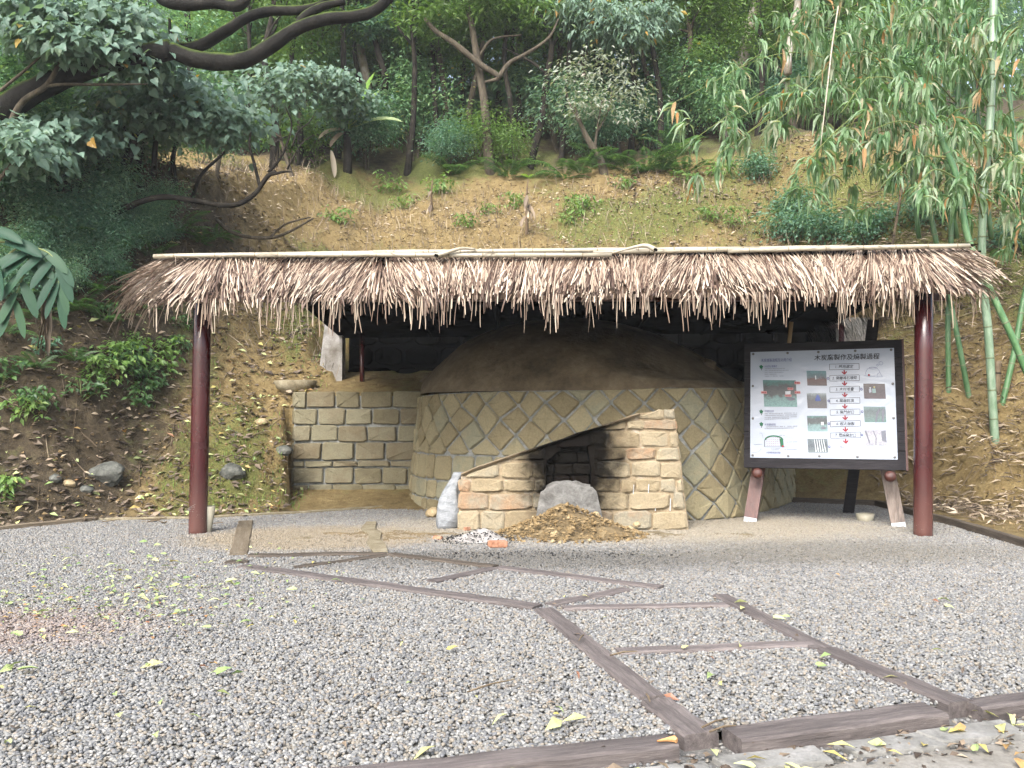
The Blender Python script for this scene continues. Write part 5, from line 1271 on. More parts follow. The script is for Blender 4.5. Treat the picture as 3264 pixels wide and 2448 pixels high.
# legs: two front legs with pegs, rear prop
def plank_leg(p, q, w, t, mat, name='leg', foot=True, parent=easel):
    """p bottom, q top in world"""
    p, q = wl(p), wl(q); d = (q - p).normalized(); a = Vector((1, 0, 0)); a = (a - d * a.dot(d)).normalized(); b = d.cross(a)
    def bar(s, e, w_, t_, nm, mt, par):
        mb = MB(); V = []
        for c in (s, e): V += [c + a * i * w_ / 2 + b * j * t_ / 2 for i, j in ((-1, -1), (1, -1), (1, 1), (-1, 1))]
        mb.add(V, [(0, 1, 2, 3), (7, 6, 5, 4)] + [(i, 4 + i, 4 + (i + 1) % 4, (i + 1) % 4) for i in range(4)]); return mb.build(nm, mt, par)
    L = (q - p).length; o = bar(p + d * .05 if foot else p, q, w, t, name, mat, parent)
    if foot: bar(p - d * .05, p + d * .05, w * .97, t * .97, 'painted_foot', M['white_paint'], o)
    return o
f1, f2, f3 = gnd(2388, 1664), gnd(2868, 1680), gnd(2704, 1636)
off = Nv * .13
plank_leg(f1 + Vector((0.02, .02, 0)), at(2448, 1490, f1.y + .12) + Vector((.22, .42, 1.35)) * .9, .17, .09, M['redwood'])
plank_leg(f2 + Vector((0, .03, 0)), at(2842, 1500, f2.y + .10) + Vector((-.12, .42, 1.35)) * .9, .17, .09, M['greywood'])
plank_leg(f3, at(2784, 1020, 11.75), .15, .09, M['darkwood'], 'rear_leg', False)
for (x, y, Y) in ((2412, 1506, 11.2), (2840, 1514, 10.55)):
    p = wl(at(x, y, Y)); mb = MB(); mb.tube([(p.x, .06, p.z), (p.x, -.02, p.z), (p.x, -.045, p.z), (p.x, -.06, p.z)], [.05, .072, .06, .02], 16); mb.build('peg', M['redwood'], easel, True)
p = wl(at(2520, 1062, 11.6)); mb = MB(); mb.box((p.x, .06, p.z - .02), (.05, .03, .3), Matrix.Rotation(R(6), 3, 'Y')); mb.build('batten', M['tan_wood'], easel)

# ================================================================ vegetation
TEMPL = {
 'far': (np.array([(0, 0, 0), (-.5, .45, .05), (0, 1, -.12), (.5, .45, .05)]), [(0, 3, 2, 1)]),
 'lance': (np.array([(0, 0, 0), (-.5, .42, .07), (0, 1, -.16), (.5, .42, .07), (0, .45, 0)]), [(0, 4, 2, 1), (0, 3, 2, 4)]),
 'long': (np.array([(0, 0, 0), (-.42, .2, .05), (-.5, .5, .0), (0, 1, -.42), (.5, .5, .0), (.42, .2, .05), (0, .2, -.02), (0, .5, -.05)]), [(0, 6, 1), (1, 6, 7, 2), (2, 7, 3), (0, 5, 6), (6, 5, 4, 7), (7, 4, 3)]),
 'heart': (np.array([(0, 0, 0), (-.30, -.10, .04), (-.55, .18, .10), (-.32, .62, .02), (0, 1, -.20), (.32, .62, .02), (.55, .18, .10), (.30, -.10, .04), (0, .5, -.04)]), [(0, 8, 3, 2, 1), (8, 4, 3), (0, 7, 6, 5, 8), (8, 5, 4)]),
}
def unit(a): return a / np.maximum(np.linalg.norm(a, axis=1, keepdims=True), 1e-9)
def leafV(P, D, Nn, L, W, kind):
    T, Fc = TEMPL[kind]; D = unit(D); S = unit(np.cross(D, Nn)); N2 = np.cross(S, D)
    n = len(P); L = np.broadcast_to(np.asarray(L, float), (n,)); W = np.broadcast_to(np.asarray(W, float), (n,))
    V = P[:, None, :] + S[:, None, :] * (T[None, :, 0, None] * W[:, None, None]) + D[:, None, :] * (T[None, :, 1, None] * L[:, None, None]) + N2[:, None, :] * (T[None, :, 2, None] * L[:, None, None])
    return V.reshape(-1, 3), len(T), Fc
def leaf_mesh(name, P, D, Nn, L, W, kind, mat, tint):
    V, k, Fc = leafV(P, D, Nn, L, W, kind); n = len(P); Fs = []
    off = np.arange(n) * k
    parts = [(np.array(f)[None] + off[:, None]) for f in Fc]
    for p in parts: Fs.extend(p.tolist())
    return data(name, V, Fs, mat, False, np.tile(np.clip(tint, 0, 1), len(Fc)))
def spray(rng, centers, rad, per, L, wr, kind='lance', droop=.25, up=1.0, spread=1.0, tint0=.45, flatten=.5, front=0.0):
    """leaves in twig sprays round the centres; returns arrays"""
    C = np.asarray(centers, float); n = len(C) * per
    idx = np.repeat(np.arange(len(C)), per)
    off = rng.normal(0, 1, (n, 3)) * np.array([1, 1, flatten]) * rad * .5
    P = C[idx] + off
    D = unit(off + rng.normal(0, .35, (n, 3)) * rad); D = D * spread + rng.normal(0, .4, (n, 3)); D[:, 2] = D[:, 2] * .4 - droop - rng.random(n) * droop
    Nn = rng.normal(0, .45, (n, 3)) + np.array([0, -front, up])
    Ls = L * rng.uniform(.65, 1.25, n); Ws = Ls * wr * rng.uniform(.8, 1.2, n)
    ct = rng.normal(tint0, .13, len(C)); t = ct[idx] + rng.normal(0, .13, n)
    return P, D, Nn, Ls, Ws, t
def cat_arrays(A): return [np.concatenate(x) for x in zip(*A)]
def in_ellipsoids(rng, clumps, n):
    out = []
    w = np.array([c[3] * c[4] * c[5] for c in clumps]) ** (2 / 3); w /= w.sum()
    for c, k in zip(clumps, rng.multinomial(n, w)):
        d = unit(rng.normal(0, 1, (k, 3))); r = rng.random(k) ** .42
        out.append(np.array(c[:3]) + d * r[:, None] * np.array(c[3:6]))
    return np.concatenate(out)
def wob_path(p, q, n, amp, rs):
    p, q = Vector(p), Vector(q); L = (q - p).length; pts = [p]
    for i in range(1, n): pts.append(p + (q - p) * i / n + Vector((rs.gauss(0, amp), rs.gauss(0, amp), 0)) * L)
    pts.append(q); return curve_pts(pts, 3)
def build_tree(name, H, rs_seed, clumps, bark, leafm, L, wr, twigs, per, r0=.12, kind='lance', rad=.35, trunk=True, lean=(0, 0), droop=.25, front=.25, tint0=.45, nlimb=None, fork=.45):
    rs = random.Random(rs_seed); rng = np.random.default_rng(rs_seed)
    root = empty(name)
    if trunk:
        pts = wob_path((0, 0, -.3), (lean[0], lean[1], H), 5, .018, rs); mb = MB(); mb.tube(pts, interp_list([r0 * 1.15, r0 * .9, r0 * .7, r0 * .5, r0 * .15], len(pts)), 9, jit=.06); mb.build('trunk', bark, root, True)
        for c in clumps[:nlimb]:
            k = int(len(pts) * min(.9, max(fork, (c[2] - .22 * H) / H))) ; s = pts[min(k, len(pts) - 1)]
            if s.z > c[2]: s = pts[max(1, int(len(pts) * (c[2] / H) * .7))]
            lp = wob_path(s, (c[0], c[1], c[2]), 3, .05, rs); mb = MB(); mb.tube(lp, interp_list([r0 * .42, r0 * .25, r0 * .07], len(lp)), 6, jit=.05); mb.build('limb', bark, root, True)
    tw = in_ellipsoids(rng, clumps, twigs)
    A = spray(rng, tw, rad, per, L, wr, kind, droop, 1.0, 1.0, tint0, .55, front)
    obj('crown', leaf_mesh('crown', *A[:5], kind, leafm, A[5]), root)
    return root
def zh(X, Y): return float(hill(np.array([X]), np.array([Y]))[0])
def place(o, X, Y, rz=0, s=1.0, dz=0.0, tilt=0.0):
    o.location = (X, Y, zh(X, Y) + dz); o.rotation_euler = (tilt, 0, rz); o.scale = (s, s, s)

# ---------------------------------------------------------------- the wood above the bank: variants, then copies
def tall(seed, H, leafm, L, wr, bark, twigs=950, per=12, low=.35, wid=1.0, kind='far', tint0=.45):
    rs = random.Random(seed); cl = []
    for k in range(9):
        z = H * (low + (1 - low) * (k / 8)); a = rs.uniform(0, 6.28); r = rs.uniform(.3, 1.5) * wid
        cl.append((math.cos(a) * r, math.sin(a) * r, z, rs.uniform(.8, 1.5) * wid, rs.uniform(.8, 1.4) * wid, rs.uniform(.5, .95)))
    return build_tree('forest_tree', H, seed, cl, bark, leafm, L, wr, twigs, per, .13, kind, .45, lean=(rs.uniform(-.8, .8), rs.uniform(-.3, .3)), nlimb=6, tint0=tint0)
protos = [tall(101, 9.5, M['leaf_forest'], .18, .42, M['bark_dark'], wid=1.15), tall(102, 11, M['leaf_dark'], .19, .38, M['bark_brown'], low=.28, wid=1.2, tint0=.55), tall(103, 10, M['leaf_forest'], .16, .5, M['bark_dark'], low=.42, tint0=.6, wid=1.15),
          tall(104, 8.5, M['leaf_light'], .17, .4, M['bark_brown'], low=.4, wid=1.15), tall(105, 12, M['leaf_dark'], .2, .34, M['bark_dark'], low=.3, wid=1.35, tint0=.55), tall(106, 9, M['leaf_light'], .21, .32, M['bark_brown'], low=.5, tint0=.5)]
GT = 'trees of the wood above the bank'
kinds = ['slender green leaved tree', 'dark brown barked tree', 'roundish leaved green tree', 'pale green tree', 'tall narrow leaved tree', 'loose leaved tree']
ZONES = [(150, 'at the frame edge behind heart leaved trees'), (450, 'behind the heart leaved trees'), (800, 'behind the lower mossy limb sweep'), (1100, 'behind the upper ends of the mossy limbs'), (1330, 'behind the banana plant'), (1500, 'beside the forked tree'), (1680, 'behind the forked tree'),
         (1850, 'behind the curved dark trunk'), (2050, 'behind the silver leaved tree'), (2230, 'beside the shaggy brown trunk'), (2450, 'behind the leaning pale trunk'), (2700, 'behind the bamboo branch tips'), (2950, 'behind the slanting bamboo culm'), (9999, 'behind the tall bamboo culms')]
def zone(X, Y):
    px = CX + F * X / Y
    return next(z for lim, z in ZONES if px < lim)
def inview(X, Y, m=1.6): return abs(X) < 0.61 * Y + m
used = [False] * 6
def forest(X, Y, k, s=1.0, rz=None):
    o = protos[k] if not used[k] else copy_tree(protos[k]); used[k] = True
    place(o, X, Y, random.uniform(0, 6.28) if rz is None else rz, s); row = 'front row' if Y < 26.2 else 'second row' if Y < 29.4 else 'deep back' if Y < 33.8 else 'farthest back'
    tag(o, '%s, %s %s' % (kinds[k], row, zone(X, Y)), 'tree', GT); return o
random.seed(19)
rows = [(24.6, 1.7, -9, 10.5, (0, 2, 3, 3, 5)), (27.6, 1.9, -14, 14, (0, 1, 2, 3, 5)), (31.2, 2.5, -17, 17, (1, 4, 0, 2, 5)), (36, 3.0, -20, 20, (1, 4, 2, 0)), (42.5, 3.8, -24, 24, (4, 1, 4, 0))]
for (Y, st, x0, x1, ks) in rows:
    X = x0
    while X <= x1:
        yy = Y + random.uniform(-1.1, 1.1); xx = X + random.uniform(-.5, .5)
        if inview(xx, yy) and not (yy > 29 and 500 < CX + F * xx / yy < 780) and not (Y < 25 and 1.8 < xx < 3.6): forest(xx, yy, random.choice(ks), random.uniform(.85, 1.25) * (.68 if Y < 26 else .8 if Y < 29 else 1.0))
        X += st
# ---------------------------------------------------------------- understory shrubs
def bush(seed, H, W, leafm, L, wr, twigs, per, kind='lance', name='shrub', tint0=.45, stems=5, bark=None, flat_=.6, droop=.25):
    rs = random.Random(seed); rng = np.random.default_rng(seed); root = empty(name)
    cl = [(rs.uniform(-.6, .6) * W, rs.uniform(-.4, .4) * W, H * rs.uniform(.4, .8), W * rs.uniform(.4, .7), W * rs.uniform(.35, .6), H * rs.uniform(.22, .38)) for _ in range(6)]
    for c in cl[:stems]:
        pts = wob_path((c[0] * .15, c[1] * .15, -.15), c[:3], 3, .05, rs); mb = MB(); mb.tube(pts, interp_list([.022, .014, .005], len(pts)), 5); mb.build('stem', bark or M['bark_brown'], root, True)
    A = spray(rng, in_ellipsoids(rng, cl, twigs), .34 if H < 1 else .52, per, L, wr, kind, droop, 1.0, 1.0, tint0, flat_, .3)
    obj('foliage', leaf_mesh('foliage', *A[:5], kind, leafm, A[5]), root); return root
sh = [bush(201, 2.6, 1.2, M['leaf_dark'], .13, .42, 340, 12, 'far', tint0=.55), bush(202, 3.2, 1.4, M['leaf_forest'], .14, .36, 360, 12, 'far', tint0=.55), bush(203, 1.7, 1.0, M['leaf_light'], .11, .4, 200, 12, 'far'), bush(204, 2.2, 1.1, M['leaf_dark'], .12, .34, 320, 12, 'far', tint0=.75)]
used_s = [False] * 4
SHL = ['dark bushy shrub under the trees', 'mid green bushy shrub under the trees', 'low pale green shrub under the trees', 'glossy dark shrub under the trees']
LHL = ['dark bushy shrub on the shady bank', 'mid green bushy shrub on the shady bank', 'low pale green shrub on the shady bank', 'glossy dark shrub on the shady bank']
def shrub(X, Y, k, s=1.0, left=False):
    if not inview(X, Y, 1.0): return
    o = sh[k] if not used_s[k] else copy_tree(sh[k]); used_s[k] = True
    place(o, X, Y, random.uniform(0, 6.28), s); lab = LHL[k] if left else SHL[k] + ' ' + zone(X, Y)
    if left: px = CX + F * X / Y; lab += ', ' + ('at the frame edge' if px < 60 else 'above the ginger' if px < 220 else 'near the slender heart leaved stem' if px < 450 else 'beyond the slender heart leaved stem' if px < 650 else 'towards the banana plant') + (' low down' if zh(X, Y) < 3.2 else ' midway up' if zh(X, Y) < 5 else ' high up')
    tag(o, lab, 'shrub', 'shrubs on the shady bank' if left else 'shrubs under the trees')
rgw = np.random.default_rng(91); nW = 30000
Xw = rgw.uniform(-36, 36, nW); Yw = rgw.uniform(45, 56, nW); Zw = hill(Xw, Yw) + rgw.uniform(0, 1, nW) ** .8 * 13
pxw = CX + F * Xw / Yw; kz = (Zw > 12) & ~((pxw > 470) & (pxw < 790) & (Zw > 18.5)); Xw, Yw, Zw = Xw[kz], Yw[kz], Zw[kz]; mW = len(Xw); Lw = rgw.uniform(.45, .9, mW)
fw = obj('distant_wood', leaf_mesh('distant_wood', np.stack([Xw, Yw, Zw], 1), rgw.normal(0, 1, (mW, 3)) - np.array([0, 0, .5]), rgw.normal(0, .6, (mW, 3)) + np.array([0, -.6, 1]), Lw, Lw * .6, 'far', M['leaf_forest'], rgw.normal(.5, .2, mW)))
tag(fw, 'far leafy wood closing the view behind the trees', 'wood', kind='stuff')
thin = tall(107, 8.5, M['leaf_light'], .17, .36, M['bark_dark'], twigs=330, low=.6, wid=.9); tb = False
for k, (px_, Y_) in enumerate([(1060, 23.4), (1140, 24.2), (1290, 23.0), (1400, 23.6), (1455, 24.6), (1620, 23.4), (1660, 24.8), (1790, 23.2), (1840, 24.4), (2010, 23.8), (2110, 23.2), (2170, 24.5), (860, 21.5), (760, 22.6), (2420, 23.6), (950, 22.4)]):
    o = thin if not tb else copy_tree(thin); tb = True; X_ = (px_ - CX) / F * Y_
    place(o, X_, Y_, random.uniform(0, 6.28), random.uniform(.8, 1.15)); o.scale.x = o.scale.y = random.uniform(.55, .8)
    tag(o, 'thin bare stemmed tree at the crest %s%s' % (zone(X_, Y_), ', nearer' if k in (2, 5, 7, 10, 12) else ''), 'tree', 'thin trees at the crest')
X = -7.5
while X < 3.4:
    shrub(X + random.uniform(-.3, .3), 22.6 + random.uniform(-.2, 1.3), random.choice((0, 1, 1, 3, 2, 0)), random.uniform(.55, 1.25)); X += .95
X = 3.6
while X < 12:
    shrub(X + random.uniform(-.3, .3), 22.4 + random.uniform(.3, 2.2), random.choice((0, 1, 3)), random.uniform(.7, 1.1)); X += 1.1
for k in range(16):
    shrub(random.uniform(-12, 13), random.uniform(25, 30), random.choice((0, 1, 3)), random.uniform(.9, 1.4))
for (x, y, Y, k, s) in [(60, 560, 14.2, 0, .7), (170, 640, 13.6, 3, .7), (30, 700, 13.0, 0, .6), (260, 560, 14.6, 1, .65), (340, 680, 14.4, 3, .55), (110, 470, 15.2, 1, .8), (420, 560, 15.6, 0, .6), (230, 470, 16.0, 3, .8), (-60, 620, 13.4, 1, .8), (550, 520, 17, 1, .55), (640, 470, 18, 0, .6), (20, 420, 16.2, 0, .9),
                        (300, 780, 13.5, 0, .45), (430, 760, 14.2, 3, .4), (200, 800, 12.9, 0, .45), (520, 690, 15.2, 3, .4), (380, 450, 17.5, 1, .8), (780, 440, 19, 2, .6), (900, 430, 20, 1, .6), (700, 380, 20.5, 0, .9), (500, 380, 19, 1, .9), (1000, 380, 21.5, 1, .8), (-200, 520, 15, 1, 1.0), (-160, 760, 12.6, 0, .7), (90, 760, 12.6, 3, .5), (40, 850, 0, 3, .42), (120, 880, 0, 0, .38), (215, 850, 0, 3, .4), (305, 800, 0, 0, .4), (80, 960, 0, 0, .34), (235, 930, 0, 3, .34), (340, 880, 0, 0, .32), (10, 930, 0, 0, .4), (160, 760, 0, 0, .45), (285, 720, 0, 3, .45), (400, 790, 0, 0, .36), (450, 720, 0, 3, .4), (520, 760, 0, 0, .3)]:
    p = hit(x, y + 50); shrub(p.x, p.y, k, s, True)

# ---------------------------------------------------------------- trunks that stand out, traced in depth
def trunk_tree(name, label, segs, bark, crown=None, group=None, cat='tree'):
    """segs: list of (points px, Y, radii m). first is the trunk"""
    p0 = hit(*segs[0][0][0]); dY = max(-3, min(5, p0.y - segs[0][1])) if segs[0][0][0][1] > 300 and segs[0][0][0][0] >= 0 else 0; root = empty(name, (0, 0, 0))
    for i, (pts, Y, rad) in enumerate(segs):
        P = curve_pts([at(x, y, Y + dY) for k, (x, y) in enumerate(pts)], 5)
        if i == 0: P = [P[0] + Vector((0, 0, -.4))] + P
        mb = MB(); mb.tube(P, interp_list(rad, len(P)), 10, jit=.05); mb.build('trunk' if i == 0 else 'limb', bark, root, True)
    if crown:
        rng = np.random.default_rng(abs(hash(name + label)) % 1000 if False else len(label) * 7 + len(segs)); cl = []
        for (x, y, Y, rx, ry) in crown['px']:
            Y += dY; c = at(x, y, Y); cl.append((c.x, c.y, c.z, rx / F * Y, rx / F * Y * .8, ry / F * Y))
        A = spray(rng, in_ellipsoids(rng, cl, crown['twigs']), crown.get('rad', .35), crown.get('per', 10), crown['L'], crown['wr'], crown.get('kind', 'lance'), crown.get('droop', .25), 1.0, 1.0, crown.get('tint', .5), .5, crown.get('front', .3))
        obj('crown', leaf_mesh('crown', *A[:5], crown.get('kind', 'lance'), crown['mat'], A[5]), root)
    return tag(root, label, cat, group)
trunk_tree('forked_tree', 'tree with a pale mossy forked limb in the middle of the wood', [([(1562, 548), (1552, 420), (1540, 300), (1520, 180), (1500, 60), (1470, -80)], 22.0, [.16, .13, .11, .1, .08, .06]),
    ([(1545, 262), (1590, 246), (1530, 205), (1450, 140), (1390, 100), (1355, 60)], 21.7, [.03, .07, .085, .08, .07, .05]), ([(1590, 246), (1625, 200), (1680, 170), (1750, 120), (1780, 60)], 21.7, [.07, .06, .05, .04, .02]), ([(1528, 180), (1570, 125), (1660, 112)], 22, [.05, .035, .02])], M['bark_brown'],
    dict(px=[(1450, 20, 22, 180, 80), (1600, 10, 22.3, 150, 70), (1350, 80, 22.5, 120, 60), (1760, 60, 22.5, 130, 70), (1560, 130, 23, 120, 40)], twigs=420, L=.2, wr=.3, kind='far', mat=M['leaf_light'], tint=.4))
trunk_tree('curved_tree', 'slim tree with a curved dark trunk behind the forked tree', [([(1690, 535), (1705, 470), (1728, 380), (1742, 250), (1758, 150), (1735, 70), (1690, 20)], 22.4, [.11, .1, .1, .09, .08, .07, .05]), ([(1742, 235), (1690, 195), (1600, 150)], 22.4, [.05, .04, .02]), ([(1758, 150), (1790, 100), (1820, 20)], 22.4, [.05, .04, .02])], M['bark_dark'],
    dict(px=[(1740, 20, 23, 140, 70), (1840, 70, 23.4, 110, 80), (1650, 250, 24, 120, 50)], twigs=300, L=.22, wr=.34, kind='far', mat=M['leaf_forest']))
trunk_tree('slim_tree', 'slim dark trunk rising among leaves beside the mossy limbs', [([(1325, 262), (1332, 190), (1326, 110), (1322, 40), (1310, -60)], 24.0, [.11, .12, .1, .09, .07])], M['bark_dark'], dict(px=[(1310, 30, 24, 120, 60), (1250, 110, 24, 90, 50)], twigs=180, L=.22, wr=.34, kind='far', mat=M['leaf_forest']))
trunk_tree('slim_tree', 'thin leaning dark trunk in front of the pale stump of a tree', [([(1228, 240), (1212, 190), (1196, 130), (1175, 70)], 23.5, [.1, .09, .08, .06])], M['bark_dark'], dict(px=[(1180, 70, 23.5, 100, 50)], twigs=110, L=.22, wr=.34, kind='far', mat=M['leaf_dark']))
trunk_tree('pale_trunk_tree', 'tree with a bare pale orange trunk among dark leaves', [([(1168, 250), (1158, 210), (1148, 160), (1140, 140)], 24.4, [.15, .14, .14, .13])], M['bark_pale'])
trunk_tree('silver_shrub', 'small crooked tree with silvery grey leaves at the crest of the bank', [([(1925, 552), (1912, 505), (1880, 455), (1855, 405), (1832, 340)], 21.0, [.12, .1, .085, .06, .03]), ([(1895, 480), (1905, 400), (1920, 320)], 21.0, [.04, .03, .02]), ([(1855, 405), (1820, 340), (1800, 280)], 21, [.04, .03, .015]), ([(1905, 420), (1940, 350), (1950, 290)], 21, [.03, .02, .012])], M['bark_brown'],
    dict(px=[(1830, 250, 21, 70, 50), (1900, 300, 20.8, 95, 50), (1960, 215, 21.2, 80, 50), (1870, 350, 20.8, 80, 35), (2020, 280, 21, 60, 60), (1890, 200, 21.3, 70, 40), (2040, 330, 21, 60, 30), (1990, 370, 20.9, 60, 30)], twigs=120, per=10, L=.16, wr=.36, mat=M['leaf_silver'], front=.5, rad=.5))
trunk_tree('stubby_tree', 'short brown double stemmed tree beside the silver leaved one', [([(1965, 500), (1965, 450), (1972, 400), (1960, 350)], 21.5, [.15, .13, .07, .04]), ([(1962, 450), (1948, 410), (1940, 360)], 21.5, [.07, .05, .03])], M['bark_brown'], dict(px=[(2000, 380, 22, 70, 40), (2080, 420, 22, 80, 40)], twigs=70, L=.18, wr=.35, kind='far', mat=M['leaf_forest']))
trunk_tree('leaning_pale_tree', 'large leaning tree with pale blotched bark behind the bamboo', [([(2316, 430), (2335, 330), (2366, 189), (2392, 90), (2420, -20), (2450, -150)], 22.0, [.19, .18, .17, .17, .16, .14])], M['bark_pale'], dict(px=[(2440, -40, 22.5, 160, 60), (2300, 20, 23, 120, 60)], twigs=160, L=.22, wr=.3, kind='far', mat=M['leaf_forest']))
trunk_tree('shaggy_tree', 'upright tree with shaggy brown bark and bare whip shoots', [([(2268, 340), (2248, 280), (2228, 235), (2228, 140), (2222, 60), (2215, -60)], 21.2, [.1, .1, .1, .12, .11, .1]), ([(2225, 110), (2190, 60), (2150, -10)], 21.2, [.05, .04, .03]), ([(2236, 180), (2255, 90), (2270, 10)], 21.2, [.02, .016, .01]), ([(2232, 150), (2245, 60), (2240, -20)], 21.1, [.018, .014, .01])], M['bark_brown'])
trunk_tree('thin_pale_tree', 'thin pale trunk above the dead bamboo branch', [([(2510, 190), (2522, 120), (2538, 50), (2545, -20)], 22.5, [.11, .1, .1, .09])], M['bark_pale'])
# pale feathery tree, upper middle
trunk_tree('pale_feathery_tree', 'tree with drooping pale blue green leaves above the silver shrub', [([(1870, 280), (1862, 190), (1880, 90), (1900, -40)], 23.5, [.1, .09, .08, .06])], M['bark_brown'],
    dict(px=[(1850, 30, 22.6, 100, 40), (1960, 60, 22.4, 120, 50), (2020, 110, 22.4, 80, 45), (1900, 110, 22.6, 80, 30), (2080, 40, 22.8, 80, 50)], twigs=280, per=10, L=.24, wr=.34, mat=M['leaf_grey'], kind='lance', droop=.5, tint=.6))

# ---------------------------------------------------------------- the great mossy limbs and the heart leaved trees over the shady bank
trunk_tree('mossy_limb_tree', 'great tree with dark mossy curving limbs sweeping over the bank', [([(-260, 560), (-80, 430), (40, 330), (130, 280), (250, 228), (400, 185), (545, 158)], 12.9, [.28, .25, .2, .18, .17, .165, .16]),
    ([(545, 158), (600, 182), (680, 196), (775, 192), (860, 148), (945, 92), (1040, 60), (1130, 52), (1190, 35), (1245, -10)], 12.9, [.12, .135, .138, .125, .112, .10, .095, .092, .085, .075]),
    ([(560, 152), (630, 148), (710, 105), (790, 55), (860, 35), (960, 32), (1030, 12), (1080, -30)], 13.2, [.08, .088, .09, .08, .08, .075, .065, .055]),
    ([(945, 90), (975, 50), (1030, 20), (1100, 5)], 13.0, [.07, .075, .06, .05]),
    ([(480, -60), (520, 0), (590, 14), (680, 10), (760, 18), (800, -30)], 12.7, [.07, .085, .1, .08, .085, .07]), ([(570, 150), (545, 110), (540, 60)], 13.1, [.045, .03, .02])], M['bark_moss'])
hl = dict(L=.145, wr=.8, kind='heart', mat=M['leaf_grey'], droop=.45, front=.55, rad=.46, per=11)
trunk_tree('heart_leaved_tree', 'spreading tree with large grey green heart shaped leaves, uppermost over the bank', [([(-60, 640), (0, 500), (60, 340), (150, 270), (200, 180), (260, 80)], 12.6, [.07, .06, .05, .04, .03, .02]), ([(60, 340), (150, 275), (330, 270), (470, 268)], 12.6, [.03, .025, .02, .01]), ([(0, 290), (90, 215), (150, 160)], 12.4, [.025, .02, .012])], M['bark_brown'],
    dict(px=[(90, 40, 12.6, 150, 45), (280, 60, 12.8, 150, 45), (70, 110, 12.3, 120, 32), (230, 120, 12.4, 130, 30), (400, 50, 13.2, 90, 50), (190, 150, 12.3, 110, 22), (330, 170, 12.7, 90, 28), (420, 120, 13, 80, 40), (480, 180, 13.3, 60, 40), (430, 220, 13, 80, 20)], twigs=250, **hl))
trunk_tree('heart_leaved_tree', 'slender stemmed tree with grey green heart shaped leaves in the middle of the shady bank', [([(370, 680), (390, 560), (420, 470), (440, 420), (470, 380), (520, 330)], 13.6, [.09, .085, .075, .06, .045, .02]), ([(490, 560), (495, 470), (505, 400), (540, 360)], 13.8, [.05, .045, .04, .02]), ([(430, 440), (370, 380), (330, 330)], 13.5, [.03, .025, .015]), ([(505, 420), (580, 360), (650, 340)], 13.7, [.025, .02, .01])], M['bark_dark'],
    dict(px=[(520, 280, 13.4, 110, 30), (380, 310, 13.3, 110, 30), (590, 330, 13.4, 110, 30), (470, 350, 13.2, 110, 25), (650, 370, 13.5, 110, 30), (560, 390, 13.3, 110, 26), (740, 390, 13.6, 90, 28), (640, 300, 13.8, 80, 25), (330, 390, 13.2, 90, 22), (700, 430, 13.5, 70, 20), (480, 250, 13.6, 90, 25)], twigs=250, **hl))
trunk_tree('heart_leaved_tree', 'lighter heart leaved tree reaching towards the banana plant', [([(930, 560), (905, 480), (890, 420), (880, 360), (900, 300)], 15.6, [.05, .045, .035, .03, .015]), ([(895, 440), (850, 400), (800, 360)], 15.5, [.03, .02, .01]), ([(885, 380), (930, 330), (960, 280)], 15.6, [.025, .02, .01])], M['bark_brown'],
    dict(px=[(840, 230, 15.3, 90, 30), (900, 270, 15.3, 90, 35), (830, 310, 15.2, 80, 30), (960, 230, 15.6, 90, 30), (900, 330, 15.3, 60, 25), (1040, 260, 16, 90, 35), (1120, 310, 16.5, 100, 30), (1080, 350, 16.5, 80, 25)], twigs=160, **hl))
trunk_tree('heart_leaved_tree', 'low heart leaved sapling at the picture edge above the ferns', [([(-80, 720), (-20, 600), (40, 520), (90, 470)], 12.0, [.04, .03, .025, .01])], M['bark_brown'], dict(px=[(40, 470, 12, 90, 30), (100, 500, 12.2, 70, 24), (30, 430, 12.4, 90, 24), (160, 440, 13, 90, 30), (260, 430, 13.4, 80, 30)], twigs=110, **hl))
# finer foliage hanging in between
trunk_tree('fine_leaved_tree', 'fine leaved tree filling the gaps behind the mossy limbs', [([(640, 480), (620, 380), (610, 260), (600, 100), (590, -60)], 18.5, [.12, .11, .1, .09, .07])], M['bark_dark'], dict(px=[(520, 60, 18, 120, 60), (660, 100, 18, 140, 60), (800, 80, 18.5, 140, 60), (700, 250, 18.5, 140, 40), (860, 180, 19, 120, 60), (420, 240, 18, 150, 60), (250, 300, 17, 160, 60), (80, 330, 16.5, 140, 60), (980, 150, 19, 120, 70), (760, 300, 19, 120, 40), (1080, 200, 19.5, 100, 60)], twigs=640, per=11, L=.15, wr=.42, kind='far', mat=M['leaf_forest'], tint=.5))

for k, (pts, r, lab) in enumerate([([(455, 620), (440, 540), (462, 430), (448, 330)], .06, 'thin upright stem in the shade just beyond the slender heart leaved tree'), ([(330, 600), (345, 520), (350, 420), (380, 330)], .05, 'thin brown stem in the shade before the slender heart leaved tree'), ([(560, 590), (552, 500), (575, 400), (560, 300)], .05, 'thin dark stem behind the arching bare branch'),
        ([(250, 640), (262, 560), (240, 470), (262, 390)], .055, 'thin mottled stem above the ginger plant'), ([(120, 480), (122, 400), (110, 250), (118, 130)], .05, 'pale thin stem before the lowest mossy limb'), ([(690, 560), (700, 480), (680, 400), (705, 310)], .045, 'thin stem rising near the end of the arching bare branch'), ([(610, 640), (640, 560), (700, 500), (760, 440)], .035, 'thin slanting stem crossing the leafy slope')]):
    trunk_tree('slender_stem', lab, [(pts, 15.0, [r, r * .9, r * .75, r * .5])], M['bark_brown'] if k % 2 else M['bark_dark'], None, 'stems in the shade of the heart leaved trees', 'stem')
